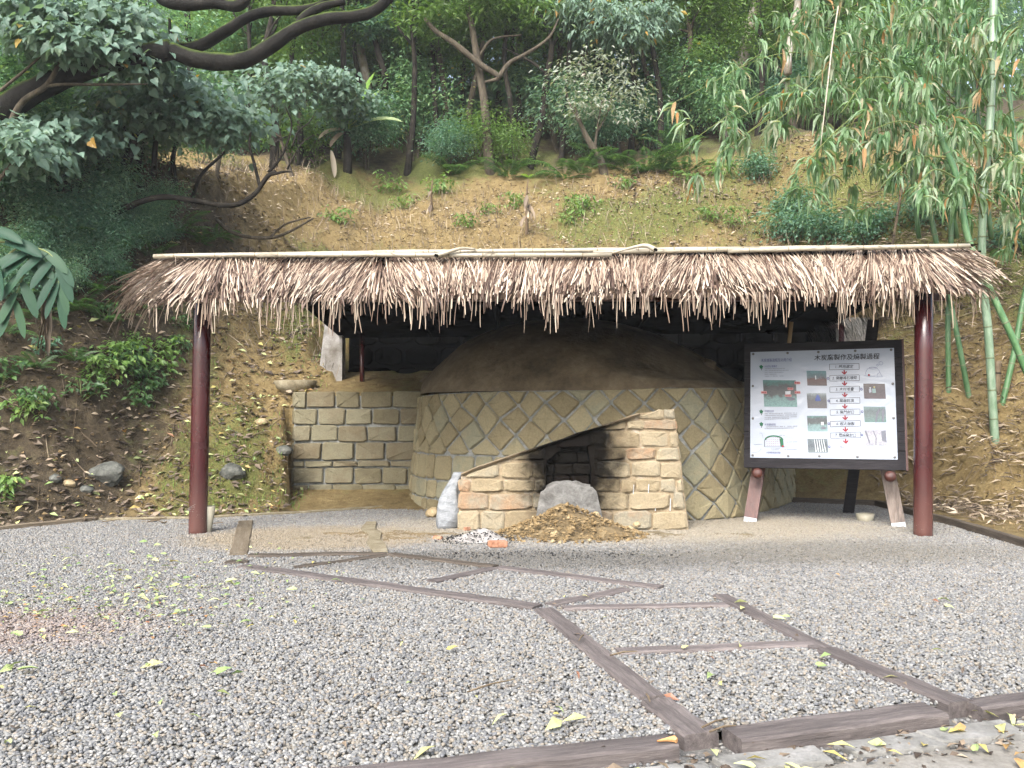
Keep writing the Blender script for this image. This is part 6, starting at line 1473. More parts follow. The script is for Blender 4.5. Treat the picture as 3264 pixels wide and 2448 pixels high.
def twig(name, label, paths, mat, cat='branch'):
    """fallen or bare branch traced over the bank"""
    root = empty(name)
    for k, (pts, Y, rad) in enumerate(paths):
        ys = Y if hasattr(Y, '__len__') else [Y] * len(pts); P = curve_pts([at(x, y, yy) for (x, y), yy in zip(pts, ys)], 5); mb = MB(); mb.tube(P, interp_list(rad, len(P)), 7, jit=.06); mb.build('main_limb' if k == 0 else 'side_limb', mat, root, True)
    return tag(root, label, cat)
BB = hit(310, 735).y
twig('bare_branch', 'long bare dark branch arching low over the bank above the thatch', [([(310, 735), (350, 690), (430, 650), (520, 628), (620, 640), (740, 655), (810, 620), (850, 565), (880, 545)], BB, [.07, .065, .055, .05, .045, .045, .04, .04, .03]), ([(850, 560), (905, 548), (930, 548)], BB, [.03, .02, .01]), ([(830, 600), (810, 520), (795, 460), (800, 420)], BB, [.03, .025, .02, .012]), ([(855, 550), (890, 510), (910, 470), (930, 400), (910, 340)], BB, [.03, .022, .018, .014, .008])], M['bark_dark'])
twig('bare_branch', 'thin pale root like branch hanging right above the thatch ridge', [([(690, 700), (730, 735), (790, 755), (870, 757), (930, 735), (1000, 695)], 15.6, [.03, .035, .035, .03, .025, .015]), ([(860, 757), (910, 715), (990, 692)], 15.6, [.025, .02, .012])], M['bark_brown'])
twig('bare_branch', 'dead twig cluster in front of the brown leaves beside the banana plant', [([(930, 470), (950, 420), (985, 390), (1010, 350)], 16.5, [.02, .016, .012, .006]), ([(915, 540), (960, 460), (1000, 430)], 16.5, [.02, .012, .006]), ([(860, 470), (900, 440), (960, 420)], 16.5, [.015, .012, .006])], M['bark_dark'])

# ---------------------------------------------------------------- banana plants
def big_leaf(base, tipdir, L, W, bend, mat, parent, name='leaf', tint=.5, n=9, fold=.18, torn=0.0, rs=random, nrm=None):
    d = Vector(tipdir).normalized(); p = Vector(base); V = []; Fs = []; T_ = []
    for i in range(n + 1):
        t = i / n; w = W * (math.sin(math.pi * min(1, (t * .93 + .05))) ** .6) * (1 if i < n else .05)
        s = d.cross(Vector(nrm or (0, 0, 1)));  s = s.normalized() if s.length > .05 else Vector((1, 0, 0)); nn = s.cross(d)
        wl_, wr_ = w * (1 - torn * rs.random()), w * (1 - torn * rs.random())
        V += [p - s * wl_ / 2 + nn * fold * w, p, p + s * wr_ / 2 + nn * fold * w]
        p = p + d * L / n; d = (d + Vector((0, 0, -bend / n))).normalized()
    for i in range(n): Fs += [(3 * i, 3 * i + 1, 3 * i + 4, 3 * i + 3), (3 * i + 1, 3 * i + 2, 3 * i + 5, 3 * i + 4)]; T_ += [tint, tint * .92]
    return obj(name, data(name, V, Fs, mat, True, T_), parent)
bn = empty('banana_plant'); tag(bn, 'banana plant with broad bright and dying leaves at the bank crest', 'plant')
b0 = hit(1108, 545); BY = b0.y; mb = MB(); mb.tube([b0 + Vector((0, 0, -.3)), b0 + Vector((0, 0, .4)), at(1106, 410, BY)], [.12, .11, .09], 10); mb.build('stem', M['bark_dark'], bn, True)
tp = at(1112, 420, BY)
for (x, y, W, bd, tn, mt) in [(1185, 250, .3, .2, .35, 'leaf_banana'), (1165, 290, .34, .4, .2, 'leaf_banana'), (1270, 380, .28, .9, 1.0, 'leaf_banana'), (1150, 330, .32, .6, .5, 'leaf_banana'), (1040, 370, .28, .6, .3, 'leaf_banana'), (1020, 440, .26, 1.2, .9, 'leaf_dry'), (1060, 470, .2, 1.2, .6, 'leaf_dry'), (1165, 360, .24, 1.3, .95, 'leaf_banana'), (1200, 300, .3, .3, .6, 'leaf_banana')]:
    e = at(x, y, BY - .3 + random.uniform(-.3, .4)); L = (e - tp).length * 1.12; big_leaf(tp, (e - tp) + Vector((0, 0, bd * L * .35)), L, W, bd, M[mt], bn, tint=tn, torn=.15, nrm=(0, -.6, .8))
e0_ = at(1055, 480, BY - .4); big_leaf(e0_, (.15, -.1, -1), .75, .2, .1, M['leaf_dry'], bn, 'dead_leaf', .95)
for (nm, lab, x, ytop, ybot, Y, green) in (('dry_banana_sapling', 'withered banana sapling with one green tip on the bare bank', 1682, 566, 752, 17.6, True), ('dry_banana_sapling', 'small dark withered sapling stalk on the bare bank', 1376, 575, 690, 18.2, False)):
    r = empty(nm); tag(r, lab, 'sapling'); Y = hit(x - 4, ybot).y; p, q = at(x - 4, ybot, Y), at(x + 2, ytop, Y - .1)
    mb = MB(); mb.tube(wob_path(p + Vector((0, .25, -.25)), q, 3, .02, random.Random(3)), interp_list([.05, .04, .03, .012], 10), 7); mb.build('stem', M['stem_dry'], r, True)
    if green:
        big_leaf(q, (-.6, -.3, .25), .22, .13, .5, M['leaf_banana'], r, 'leaf', .3); big_leaf(q, (.5, -.3, .3), .16, .08, .3, M['leaf_banana'], r, 'leaf', .4)
    for k in range(8 if green else 4):
        t = random.uniform(.25, .75); s0 = p + (q - p) * t; big_leaf(s0, (random.uniform(-.4, .4), -.5, -.7), random.uniform(.25, .5) * (1 if green else .6), random.uniform(.06, .13), .5, M['leaf_dry'], r, 'dead_leaf', random.uniform(.3, .95), n=6, fold=.35, torn=.3)

# ---------------------------------------------------------------- bamboo clump
culm_defs = [
 ('thick pale green bamboo culm crossing the frame top, tallest beside the thatch end', [(3168, -60), (3163, 200), (3155, 400), (3136, 620), (3130, 800), (3136, 930), (3150, 1060), (3168, 1353), (3172, 1405)], 12.3, .062, 'bamboo_pale'),
 ('upright dark green bamboo culm just behind the thatch end', [(3068, -60), (3063, 86), (3054, 286), (3037, 514), (3031, 765), (3022, 1000), (3024, 1250)], 12.9, .043, 'bamboo_green'),
 ('slanting green bamboo culm leaning over the roof', [(2780, -80), (2806, 50), (2846, 229), (2891, 400), (2943, 571), (2983, 766), (3039, 1010), (3088, 1262)], 12.6, .043, 'bamboo_green'),
 ('slanting bamboo culm passing behind the upright ones', [(2930, 250), (2994, 430), (3051, 571), (3086, 760), (3168, 949), (3229, 1081), (3290, 1230)], 12.0, .048, 'bamboo_green'),
 ('bamboo culm leaning outwards at the picture edge', [(3330, 700), (3268, 930), (3235, 1112), (3196, 1282)], 12.7, .045, 'bamboo_green'),
 ('dead brown bamboo stalk above the thatch', [(2892, 470), (2874, 600), (2846, 768), (2820, 880)], 14.2, .028, 'bamboo_brown'),
 ('short stump like bamboo culm in the bank behind the tall ones', [(3180, 1150), (3176, 1250)], 13.6, .06, 'bamboo_brown'),
]
rng = np.random.default_rng(77)
def fans(centers, per, L, rng, tint0=.45):
    C = np.asarray(centers); n = len(C) * per; idx = np.repeat(np.arange(len(C)), per)
    P = C[idx] + rng.normal(0, .03, (n, 3)); a = rng.uniform(0, 6.28, len(C))[idx] + rng.normal(0, .9, n); s = rng.uniform(.25, 1.0, n)
    D = np.stack([np.cos(a) * s, np.sin(a) * s, -rng.uniform(.05, 1.1, n)], 1); Nn = np.stack([np.cos(a) * .9, np.sin(a) * .9 - .35, rng.uniform(.3, .9, n)], 1)
    Ls = L * rng.uniform(.6, 1.25, n); ct = rng.normal(tint0, .14, len(C)); t = ct[idx] + rng.normal(0, .16, n); t = np.where(rng.random(n) < .07, rng.uniform(.85, 1, n), np.clip(t, 0, .84))
    return P, D, Nn, Ls, Ls * rng.uniform(.13, .19, n), t
branches = {0: [((3150, 330), (2960, 120), 11.8), ((3145, 480), (3264, 330), 12.0), ((3136, 600), (2960, 640), 11.7), ((3136, 620), (3250, 700), 11.8), ((3163, 180), (3264, 60), 12.2), ((3160, 200), (3040, 40), 11.8), ((3134, 700), (3060, 560), 11.6), ((3160, 260), (3280, 200), 12.4), ((3140, 560), (3270, 520), 11.8), ((3140, 520), (3010, 420), 11.6)],
            1: [((3058, 200), (2860, 60), 12.4), ((3050, 330), (2830, 330), 12.2), ((3040, 480), (2860, 560), 12.2), ((3056, 260), (3200, 130), 12.8), ((3046, 420), (3190, 500), 12.6), ((3060, 120), (2920, -20), 12.4), ((3040, 520), (2940, 680), 12.2)],
            2: [((2820, 110), (2440, 110), 12.0), ((2840, 200), (2330, 230), 12.1), ((2860, 280), (2140, 330), 12.2), ((2880, 350), (2170, 470), 12.0), ((2890, 400), (2210, 545), 12.2), ((2880, 380), (2420, 420), 11.8), ((2900, 430), (2480, 640), 11.9), ((2910, 460), (2560, 520), 11.7), ((2850, 240), (2560, 290), 11.9), ((2800, 30), (2500, 20), 12.2), ((2920, 500), (2640, 660), 12.0), ((2900, 420), (2700, 480), 11.8), ((2840, 200), (2640, 130), 12.3), ((2790, 0), (2620, -60), 12.4), ((2890, 400), (2300, 400), 12.3), ((2870, 320), (2680, 360), 11.9), ((2880, 360), (2250, 520), 12.4), ((2860, 300), (2760, 180), 11.9)],
            3: [((3000, 440), (2760, 420), 11.6), ((3020, 500), (2800, 600), 11.6), ((2960, 330), (2740, 250), 11.7), ((3050, 570), (2900, 620), 11.5), ((2990, 420), (3100, 340), 11.5), ((2950, 300), (2980, 180), 11.7)],
            4: [((3290, 850), (3200, 760), 12.3), ((3300, 800), (3270, 640), 12.2)], 5: [], 6: []}
for ci, (lab, pts, Y, r, mt) in enumerate(culm_defs):
    root = empty('bamboo_culm'); tag(root, lab, 'bamboo', 'bamboo culms beside the shelter')
    if ci not in (3,): Y = max(Y - 1.5, min(Y + 2.5, hit(*pts[-1]).y))
    P = curve_pts([at(x, y, Y) for x, y in pts], 6); P.append(P[-1] + (P[-1] - P[-2]).normalized() * .3); L = [0]
    for i in range(1, len(P)): L.append(L[-1] + (P[i] - P[i - 1]).length)
    mb = MB(); mb.tube(P, [r * (0.9 + .1 * i / len(P)) for i in range(len(P))], 14); mb.build('culm', M[mt], root, True)
    s = .2; Lx = L
    while s < L[-1] - .1:
        q = Vector([np.interp(s, L, [p[k] for p in P]) for k in range(3)]); q2 = Vector([np.interp(min(s + .05, L[-1]), L, [p[k] for p in P]) for k in range(3)]); d = (q2 - q).normalized()
        mm = MB(); mm.tube([q - d * .012, q - d * .004, q + d * .004, q + d * .012], [r * .99, r * 1.07, r * 1.07, r * .99], 14, False); mm.build('node_ring', M['node_green'] if mt != 'bamboo_brown' else M['bark_dark'], root, True); s += random.uniform(.36, .5)
    cs = []
    for (a, b, Yb) in branches[ci]:
        p, q = at(*a, Y), at(*b, Yb + random.uniform(-.4, .3)); m_ = (p + q) / 2 + Vector((0, 0, .16 * (q - p).length)); BP = curve_pts([p, m_, q], 8); mb = MB(); mb.tube(BP, interp_list([.013, .009, .004], len(BP)), 5); mb.build('branch', M['stem_green'], root, True)
        n = max(3, int((q - p).length * 3.7))
        for k in range(n):
            t = .22 + .80 * (k + random.random()) / n; i = min(len(BP) - 1, int(t * (len(BP) - 1))); o_ = Vector((random.gauss(0, .16), random.gauss(0, .2), random.gauss(-.06, .13))); cs.append(BP[i] + o_)
    if cs:
        A = fans(cs, 8, .31, rng, .52); obj('foliage', leaf_mesh('foliage', *A[:5], 'long', M['leaf_bamboo'], A[5]), root)
tw = empty('bamboo_clump'); tag(tw, 'dense leafy bamboo thicket behind the culms at the upper corner', 'bamboo')
cs = []
for (x, y, Y, rx, ry, n) in [(2950, 60, 14, 260, 90, 50), (3150, 200, 14.2, 200, 120, 65), (2900, 250, 14, 220, 100, 45), (3100, 420, 13.8, 220, 120, 55), (2760, 520, 13.8, 180, 80, 22), (2700, 150, 14.5, 200, 100, 20), (3230, 560, 13.6, 100, 100, 25), (3000, 560, 13.6, 160, 70, 25), (2560, 60, 14.5, 160, 60, 12)]:
    for k in range(n): cs.append(at(x + random.gauss(0, rx * .5), y + random.gauss(0, ry * .5), Y + random.uniform(-.6, .8)))
A = fans(cs, 8, .30, rng, .42); obj('foliage', leaf_mesh('foliage', *A[:5], 'long', M['leaf_bamboo'], A[5]), tw)
for x in (2990, 3100, 3210, 2870):
    mb = MB(); P = curve_pts([at(x + 60, 760, 14.1), at(x + 30, 500, 14.1), at(x, 250, 14.2), at(x - 50, -60, 14.2)], 5); mb.tube(P, interp_list([.04, .035, .03, .02], len(P)), 8); mb.build('culm', M['bamboo_green'], tw, True)
mb = MB(); P = curve_pts([at(2672, 20, 11.9), at(2652, 150, 11.9), at(2636, 290, 11.9), at(2615, 470, 11.9)], 5); mb.tube(P, interp_list([.012, .013, .012, .006], len(P)), 6); mb.build('dead_shoot', M['bamboo_dry'], tw, True)

# ---------------------------------------------------------------- ferns, ginger, low plants
def frond_data(L, seed, mat):
    rs = np.random.default_rng(seed); n = 26; t = np.linspace(.12, 1, n); arch = np.stack([L * t * .95, np.zeros(n), L * (.55 * t - .62 * t * t)], 1)
    P = np.concatenate([arch, arch]); sgn = np.concatenate([np.ones(n), -np.ones(n)]); w = np.sin(np.pi * np.clip(np.concatenate([t, t]) * .9 + .08, 0, 1)) * L * .24 + .01
    D = np.stack([np.full(2 * n, .35), sgn, np.full(2 * n, -.12)], 1) + rs.normal(0, .06, (2 * n, 3)); Nn = np.tile(np.array([.1, 0, 1.0]), (2 * n, 1))
    return leaf_mesh('frond', P, D, Nn, w, np.full(2 * n, L * .034), 'lance', mat, rs.normal(.5, .15, 2 * n))
FD = [frond_data(.75, 1, M['leaf_fern']), frond_data(.6, 2, M['leaf_fern']), frond_data(.9, 3, M['leaf_fern'])]
def fern(X, Y, s, label, n=8, group='ferns on the shady bank', dz=0.05):
    r = empty('fern'); place(r, X, Y, random.uniform(0, 6.28), s, dz)
    for k in range(n):
        o = obj('frond', random.choice(FD), r); o.rotation_euler = (random.uniform(-.25, .25), random.uniform(-.7, .05), k * 6.283 / n + random.uniform(-.3, .3)); k_ = random.uniform(.75, 1.15); o.scale = (k_, k_, k_)
    tag(r, label, 'fern', group); return r
FG = 'feathery green fern growing on the shady bank'
for (x, y, Y, s, lab) in [(170, 800, 12.3, 1.0, 'arching fern with long fronds beside the broad leaved ginger'), (260, 990, 12.6, .8, 'fern spreading behind the broad leaved ginger stems'), (330, 1050, 12.5, .75, FG), (470, 1010, 13.2, .6, FG), (240, 1170, 12.2, .7, 'low fern in the leaf litter below the ginger'), (120, 1190, 11.9, .6, FG),
                            (640, 800, 14.9, 1.0, 'grey green fern clump peeping over the end of the thatch'), (560, 760, 15, .9, FG), (700, 770, 15.5, .8, FG), (380, 900, 13.6, .6, FG), (60, 980, 12, .7, FG), (30, 860, 12.2, .9, FG), (110, 1040, 0, .7, FG), (200, 1010, 0, .75, FG), (300, 940, 0, .7, FG), (420, 940, 0, .6, FG), (20, 1090, 0, .7, FG), (350, 830, 0, .8, FG), (480, 840, 0, .7, FG), (140, 930, 0, .8, FG)]:
    p = hit(x, y); fern(p.x, p.y, s, lab, 9)
for (x, y, Y) in [(2060, 440, 21.6), (2110, 460, 21.8), (2000, 450, 22.2), (1850, 500, 22), (1620, 520, 22.2), (1450, 520, 22.4), (1800, 520, 21.9), (2180, 440, 21.5), (2140, 420, 22.4), (1910, 470, 22.4)]:
    p = at(x, y, Y); fern(p.x, Y, random.uniform(1.1, 1.5), 'fern growing along the crest of the bank under the trees', 8, 'ferns along the crest')
gi = empty('ginger_plant'); tag(gi, 'broad leaved ginger plant with drooping glossy leaf stems at the picture edge', 'plant')
for (pts, lv) in (([(250, 1140), (262, 1000), (290, 880), (252, 800), (170, 815)][::-1] if False else [(-40, 900), (40, 800), (110, 790), (168, 818), (185, 880), (190, 940)], 10), ([(-120, 800), (0, 770), (70, 800), (90, 830), (55, 930), (30, 990)], 9)):
    P = curve_pts([at(x, y, 10.6) for x, y in pts], 6); mb = MB(); mb.tube(P, interp_list([.014, .012, .009, .005], len(P)), 6); mb.build('stem', M['stem_green'], gi, True)
    for k in range(lv):
        i = int(len(P) * (.42 + .56 * k / lv)); i = min(i, len(P) - 1); sg = 1 if k % 2 else -1; big_leaf(P[i], (sg * (.8 - .06 * k), -.15 + .1 * sg, -.35 - .09 * k), random.uniform(.42, .55), random.uniform(.10, .135), .6, M['leaf_ginger'], gi, 'leaf', random.uniform(.2, 1), fold=.08, nrm=(0, -1, .45))
big_leaf(at(-60, 740, 10.5), (1, -.1, .1), .6, .15, .9, M['leaf_ginger'], gi, 'leaf', .6, nrm=(0, -1, .45)); big_leaf(at(15, 775, 10.5), (.7, 0, .0), .52, .16, .9, M['leaf_ginger'], gi, 'leaf', .4, nrm=(0, -1, .45)); big_leaf(at(-20, 830, 10.5), (.2, -.1, -.6), .55, .15, .3, M['leaf_ginger'], gi, 'leaf', .5, nrm=(0, -1, .45))
mb = MB()
r_ = random.Random(5)
dry = []
for k in range(16): dry.append(big_leaf(at(150 + r_.uniform(-15, 12), 960 + r_.uniform(-40, 60), 10.8), (r_.uniform(-.2, .15), -.05, -1), r_.uniform(.35, .6), .05, .1, M['leaf_dry'], gi, 'dead_leaf', r_.uniform(.25, .6), n=5))
def herb(X, Y, s, label, seed, mat='leaf_light', L=.11, n=34, group='small leafy plants on the bank', wr=.45):
    rg = np.random.default_rng(seed); r = empty('leafy_plant'); place(r, X, Y, 0, s)
    C = np.stack([rg.normal(0, .14, n), rg.normal(0, .12, n), rg.uniform(.04, .34, n)], 1); A = spray(rg, C, .10, 5, L, wr, 'lance', .3, 1, 1, .5, .4, .3); obj('foliage', leaf_mesh('foliage', *A[:5], 'lance', M[mat], A[5]), r)
    mb = MB()
    for k in range(5): mb.tube([(0, 0, -.1), (C[k][0] * .6, C[k][1] * .6, C[k][2] * .6), tuple(C[k])], [.008, .006, .003], 4)
    mb.build('stem', M['stem_green'], r); tag(r, label, 'plant', group)
HG = 'small leafy plant in the litter of the shady bank'
for i, (x, y, Y, s, m_) in enumerate([(430, 1180, 12.6, 1.1, 'leaf_fern'), (470, 1220, 12.4, 1.0, 'leaf_fern'), (390, 1130, 12.8, 1.0, 'leaf_fern'), (500, 1160, 12.7, 1.1, 'leaf_light'), (440, 1260, 12.3, .9, 'leaf_fern'), (310, 1200, 12.2, 1.1, 'leaf_light'), (260, 1240, 12.0, .9, 'leaf_fern'), (360, 1150, 12.6, 1.2, 'leaf_light'), (80, 1320, 11.6, .9, 'leaf_light'), (100, 1290, 11.7, 1.0, 'leaf_fern'), (15, 1560, 10.9, .9, 'leaf_light'), (0, 1200, 11.7, 1., 'leaf_fern'), (520, 1110, 13.2, .9, 'leaf_light'), (560, 1090, 13.4, .8, 'leaf_fern'), (420, 1090, 12.9, .8, 'leaf_light'), (590, 1020, 13.8, .7, 'leaf_fern'), (140, 1100, 12.2, .8, 'leaf_dark'), (340, 990, 13.1, .8, 'leaf_fern')]):
    p = hit(x, y + 30); herb(p.x, p.y, s, HG, 300 + i, m_)
for i, (x, y, Y, s) in enumerate([(1245, 590, 19.5, 1.5), (1400, 590, 18.8, 1.4), (1840, 660, 17.8, 1.3), (1860, 640, 18, 1.2), (1640, 640, 18, 1.1), (1280, 640, 18.5, 1.), (1075, 690, 16.6, 1.2), (2000, 580, 19, 1.2), (2180, 570, 19.6, 1.3), (2300, 540, 20, 1.4), (2120, 520, 20.3, 1.3), (2260, 680, 17.5, 1.1), (2330, 700, 17.2, 1.2), (1820, 700, 17.2, 1.), (1480, 700, 17.4, 1.), (1560, 660, 17.8, .9)]):
    p = hit(x, y + 25); herb(p.x, p.y, s, 'little green plant sprouting on the bare ochre bank', 400 + i, 'leaf_light', .10, 26, 'sprouts on the bare bank')
# dark leaved hummocks above the roof end
for i, (x, y, Y, s, lab) in enumerate([(2520, 745, 15.8, 1., 'dark glossy low bush just above the thatch, nearest its middle'), (2640, 740, 15.6, 1., 'dark glossy low bush just above the thatch between two others'), (2770, 745, 15.4, 1., 'dark glossy low bush just above the thatch beside the dead stalk'), (2540, 660, 16.8, .9, 'dark upright bush higher on the bank behind the low bushes'), (2430, 540, 19, .9, 'thin bush standing on the bare bank under the bamboo tips'), (2960, 700, 14.6, .9, 'dark bush at the foot of the slanting bamboo'), (3230, 780, 13.8, .9, 'dark bush behind the thick pale bamboo')]):
    p = hit(x, y + 30); Y = p.y; b_ = bush(500 + i, .85, .62, M['leaf_dark'], .10, .5, 150, 9, 'lance', 'low_bush', .55, 4, flat_=.8); place(b_, p.x, Y, random.uniform(0, 6), s, -.1); tag(b_, lab, 'bush', 'low dark bushes')

# ---------------------------------------------------------------- loose cover of the bank (nobody could count it)
def bank_points(n, xlo, xhi, ylo, yhi, rng, dens=None):
    X = rng.uniform(xlo, xhi, n); Y = rng.uniform(ylo, yhi, n); Z = hill(X, Y); k = Z > 0.0
    bad = (X > -3.2) & (X < 6.0) & (Y < 16.3)
    k &= ~bad
    if dens is not None: k &= rng.random(n) < dens(X, Y, Z)
    return X[k], Y[k], Z[k]
def litter(name, n, box, mat, L, wr, label, rng, tint=(.45, .25), dens=None, lift=.02, kind='lance', cat='leaf litter'):
    X, Y, Z = bank_points(n, *box, rng, dens); m = len(X); P = np.stack([X, Y, Z + lift], 1); a = rng.uniform(0, 6.28, m); D = np.stack([np.cos(a), np.sin(a), rng.normal(.25, .3, m)], 1); Nn = np.stack([rng.normal(0, .35, m), rng.normal(-.55, .35, m), np.ones(m)], 1)
    Ls = L * rng.uniform(.5, 1.3, m); o = obj(name, leaf_mesh(name, P, D, Nn, Ls, Ls * wr * rng.uniform(.6, 1.2, m), kind, mat, rng.normal(tint[0], tint[1], m))); tag(o, label, cat, kind='stuff'); return o
rg = np.random.default_rng(8)
litter('leaf_litter', 9000, (-9, -3.4, 10, 18), M['leaf_dry'], .12, .5, 'brown fallen leaves carpeting the shady bank', rg, (.33, .22), lambda X, Y, Z: np.clip(1.1 - .22 * (X + 6), .15, 1))
litter('fresh_leaf_litter', 900, (-9, -3.4, 10, 16), M['leaf_fallen'], .13, .45, 'yellow and green fallen leaves among the brown on the shady bank', rg, (.6, .22), None, .03)
litter('bamboo_litter', 15000, (5.6, 11, 9, 19), M['leaf_dry'], .19, .16, 'dry straw coloured bamboo leaves and sheaths on the bank below the bamboo', rg, (.55, .26), lambda X, Y, Z: np.clip((Y - 10) * .4, .1, 1), .03)
litter('crest_litter', 5000, (2.5, 9, 17.5, 22), M['leaf_dry'], .14, .45, 'dark dead leaves on the bank under the bamboo tips', rg, (.4, .25), lambda X, Y, Z: np.clip(.25 + .5 * fnoise(X, Y, .7, 2) + .12 * (Y - 19), .03, 1))
litter('bank_litter', 6500, (-7.5, 5, 15.5, 21.5), M['leaf_dry'], .10, .4, 'scattered pale dead leaves on the bare ochre bank', rg, (.65, .25))
gd = lambda X, Y, Z: np.clip((.5 + fnoise(X, Y, .55, 3) - .5) * 4.0, 0, 1) * np.where((X < -5.2), .3, 1)
litter('grass', 12000, (-5.5, 6.5, 12, 21), M['grass'], .085, .10, 'short green grass and moss growing in patches on the bank', rg, (.45, .2), gd, .0, 'far', 'grass')
def upright(name, n, box, mat, L, w, label, rng, dens=None, tint=(.5, .2), cat='grass', lean=.25):
    X, Y, Z = bank_points(n, *box, rng, dens); m = len(X); P = np.stack([X, Y, Z - .01], 1); D = np.stack([rng.normal(0, lean, m), rng.normal(-.1, lean, m), np.ones(m)], 1); Nn = np.stack([rng.normal(0, .6, m), -np.ones(m), rng.normal(0, .2, m)], 1)
    Ls = L * rng.uniform(.4, 1.4, m); o = obj(name, leaf_mesh(name, P, D, Nn, Ls, np.full(m, w), 'far', mat, rng.normal(tint[0], tint[1], m))); tag(o, label, cat, kind='stuff')
upright('grass_blades', 14000, (-5.5, 6.5, 12, 21), M['grass'], .09, .010, 'upright short grass blades in the mossy patches of the bank', rg, gd)
upright('dry_weeds', 2400, (-7, 7, 15.0, 21.4), M['leaf_dry'], .42, .012, 'thin dry weed stalks standing on the bank', rg, None, (.45, .2), 'weeds', .35)
X, Y, Z = bank_points(20000, -9, 9, 9.5, 22, rg, lambda X, Y, Z: np.where((X > -4) & (Y > 15), .8, .4)); crumbs('soil_clods', np.stack([X, Y, Z + .005], 1), rg.uniform(.008, .04, len(X)) ** 1.0, M['clod'], 'small clods and stones in the bare earth of the bank', 'clods', 5)
# trailing sticks on the bank
rs = random.Random(31); mb = MB()
for k in range(260):
    if rs.random() < .5: X, Y = rs.uniform(5.8, 9), rs.uniform(10.5, 17)
    else: X, Y = rs.uniform(-8.5, -3.6), rs.uniform(11, 16)
    a = rs.uniform(0, 6.28); L = rs.uniform(.15, .7); n_ = 4; pts = []
    for i in range(n_): x, y = X + math.cos(a) * L * i / n_, Y + math.sin(a) * L * i / n_; pts.append((x, y, max(zh(x, y), 0) + .015 + rs.uniform(0, .02)))
    r = rs.uniform(.003, .010); mb.tube(pts, [r, r, r * .8, r * .5], 5, t=rs.random())
sk = mb.build('sticks', M['bamboo_brown']); tag(sk, 'dead sticks and bamboo twigs strewn over the bank', 'sticks', kind='stuff')
# stones on the lower shady bank
for i, (x, y, Y, r, lab) in enumerate([(340, 1520, 11.75, .22, 'large dark mossy boulder half sunk in the foot of the leafy bank'), (175, 1530, 11.5, .09, 'upright grey stone in the leaf litter left of the boulder'), (275, 1565, 11.5, .09, 'flat grey stone in front of the dark boulder'), (740, 1510, 12.7, .16, 'grey stone set in the earth between post and block wall'), (905, 1440, 13.7, .12, 'grey stone beside the end of the block wall'), (220, 1545, 11.4, .08, 'pale stone between the boulder and the upright stone'), (830, 1350, 13.4, .1, 'brown stone in the earth face beside the wall')]):
    p = hit(x, y); Y = p.y; z = p.z; o = lump('stone', (p.x, Y, z + r * .15), r, M['rock'] if i < 5 else M['rock_tan'], None, 60 + i, 3 if r > .15 else 2, .8, .3, 1.2); tag(o, lab, 'stone', 'stones in the foot of the bank')

# ---------------------------------------------------------------- fallen leaves on gravel and road
FLD = []
for k in range(6):
    rgk = np.random.default_rng(40 + k); FLD.append(leaf_mesh('fallen_leaf', np.zeros((1, 3)), np.array([[1., 0, .05]]), np.array([[0, .15 * (k - 2), 1.]]), np.array([1.0]), np.array([[.42, .5, .3, .36, .24, .45][k]]), ['lance', 'heart', 'long', 'lance', 'long', 'lance'][k], M['leaf_fallen'], np.array([.5])))
FLV = {}
def fallen(p, size, tint, label, group, z=.034):
    k = random.randrange(6); key = (k, round(tint, 1))
    if key not in FLV:
        m_ = FLD[k].copy(); m_.attributes['tint'].data.foreach_set('value', np.full(len(m_.polygons), key[1], dtype=np.float32)); FLV[key] = m_
    o = obj('fallen_leaf', FLV[key], None, (p.x, p.y, z)); o.scale = (size, size, size); o.rotation_euler = (random.uniform(-.5, .5), random.uniform(-.3, .15), random.uniform(0, 6.28)); tag(o, label, 'leaf', group)
rs = random.Random(64)
def tcol(t): return 'green' if t < .55 else 'yellow green' if t < .72 else 'yellow' if t < .87 else 'brown'
for k in range(170):      # the strewn patch
    x = rs.gauss(430, 290); y = rs.gauss(1880, 75)
    if x < -40 or x > 1150 or y < 1735 or y > 2060: continue
    t = min(1, max(0, rs.gauss(.42, .22))); fallen(gnd(x, y), rs.uniform(.05, .10), t, '%s fallen leaf in the strewn patch on the gravel beside the post' % tcol(t), 'leaves of the strewn patch')
for k in range(42):
    x = rs.uniform(0, 3264); y = rs.uniform(1760, 2330)
    if y > 2440 - (x - 1250) * .11 and x > 1250: continue
    t = rs.choice((.3, .5, .6, .65, .7, .8, .95, 1.0)); fallen(gnd(x, y), rs.uniform(.045, .085), t, '%s fallen leaf lying alone on the open gravel' % tcol(t), 'single leaves on the gravel')
for (x, y, s, t) in [(20, 2150, .13, .4), (45, 2140, .12, .5), (60, 2155, .12, .3), (690, 2165, .11, .2), (715, 2158, .1, .3), (735, 2170, .1, .15), (370, 2240, .1, .3), (510, 2270, .1, .35), (380, 2310, .1, .45), (600, 2300, .1, .5), (690, 2225, .1, .5), (490, 2365, .1, .5), (35, 2395, .12, .5), (2360, 1957, .13, .65), (2340, 1935, .13, .6), (2650, 2105, .13, .2), (1790, 2320, .16, .6), (1870, 2310, .16, .65), (1390, 2403, .16, .7), (1620, 2300, .12, .6), (2990, 1925, .15, .5), (520, 2130, .15, .65)]:
    fallen(gnd(x, y), s * .8, t, '%s large fallen leaf on the near gravel' % tcol(t), 'large leaves on the near gravel')
for k in range(64):
    s = rs.uniform(.2, 5.0); o_ = abs(rs.gauss(.26, .12)); t = rs.choice((.4, .55, .62, .68, .7, .75, .8, .9, .95, .6)); fallen(edge_pt(s, .10 + o_), rs.uniform(.06, .13), t, '%s fallen leaf in the gutter below the front timbers' % tcol(t), 'leaves in the road gutter', -.012)
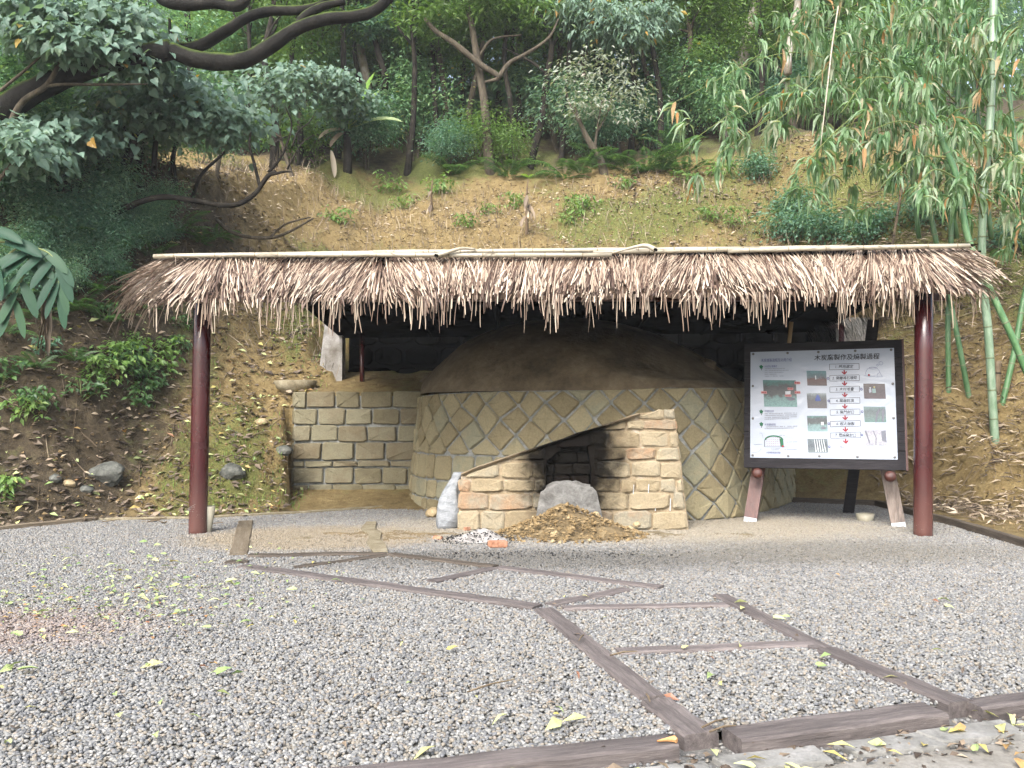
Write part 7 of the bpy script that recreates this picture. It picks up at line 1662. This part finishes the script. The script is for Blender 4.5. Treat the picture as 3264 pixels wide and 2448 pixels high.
def flat_litter(name, n, fx, mat, L, wr, label, z, tint):
    P = np.array([fx() for _ in range(n)]); m = len(P); a = rg.uniform(0, 6.28, m); D = np.stack([np.cos(a), np.sin(a), rg.normal(.1, .2, m)], 1); Nn = np.stack([rg.normal(0, .3, m), rg.normal(0, .3, m), np.ones(m)], 1); P = np.column_stack([P[:, 0], P[:, 1], np.full(m, z)])
    Ls = L * rg.uniform(.4, 1.3, m); o = obj(name, leaf_mesh(name, P, D, Nn, Ls, Ls * wr, 'lance', mat, rg.normal(tint[0], tint[1], m))); tag(o, label, 'leaf litter', kind='stuff')
def f1_(): 
    while True:
        x, y = rs.gauss(380, 300), rs.gauss(1890, 70)
        if -60 < x < 1150 and 1735 < y < 2040: return gnd(x, y)
flat_litter('leaf_scraps', 420, f1_, M['leaf_fallen'], .045, .5, 'torn scraps of green leaf in the strewn patch', .026, (.4, .25))
def f2_(): return gnd(rs.gauss(60, 330), rs.gauss(1965, 50))
flat_litter('reddish_scraps', 260, f2_, M['leaf_fallen'], .035, .6, 'reddish brown leaf scraps at the picture edge on the gravel', .02, (.93, .04))
def f3_(): return gnd(rs.uniform(0, 3264), rs.uniform(1760, 2400))
flat_litter('gravel_scraps', 160, f3_, M['leaf_dry'], .05, .35, 'small brown leaf scraps scattered over the gravel', .02, (.35, .25))
def f4_(): p = edge_pt(rs.uniform(0, 5), abs(rs.gauss(.24, .1)) + .08); return p
flat_litter('gutter_scraps', 420, f4_, M['leaf_dry'], .06, .5, 'dark leaf scraps filling the gutter below the front timbers', -.03, (.35, .25))
# twigs lying across the timbers
for (a, b, lab) in [((1945, 2089), (2030, 2076), 'thin twig across the lowest rung end'), ((1860, 2024), (1845, 2042), 'short twig lying on the cracked path timber'), ((2238, 2318), (2320, 2290), 'pale twig across the joint of the front timbers'), ((2262, 2332), (2345, 2312), 'second pale twig across the joint of the front timbers'), ((2060, 2212), (2072, 2236), 'small twig on the break of the cracked path timber'), ((1490, 2205), (1640, 2165), 'thin brown stem of the leafy sprig on the near gravel')]:
    mb = MB(); p, q = gnd(*a, .045), gnd(*b, .045); mb.tube([p, (p + q) / 2 + Vector((0, 0, .008)), q], [.005, .005, .003], 5); tag(mb.build('twig', M['bamboo_brown']), lab, 'twig', 'twigs on timbers and gravel')

# ================================================================ the damp air
mh, nth, ph = newmat('haze_air'); nth.nodes.remove(ph)
pv = nth.nodes.new('ShaderNodeVolumePrincipled'); pv.inputs['Color'].default_value = (0.93, 0.97, 1.0, 1); pv.inputs['Density'].default_value = 0.0009; pv.inputs['Anisotropy'].default_value = 0.2
nth.links.new(pv.outputs[0], nth.nodes['Material Output'].inputs['Volume'])
mb = MB(); mb.box((0, 23, 23.5), (150, 120, 50)); hz = mb.build('haze', mh); tag(hz, kind='stuff')
scene.cycles.volume_bounces = 1
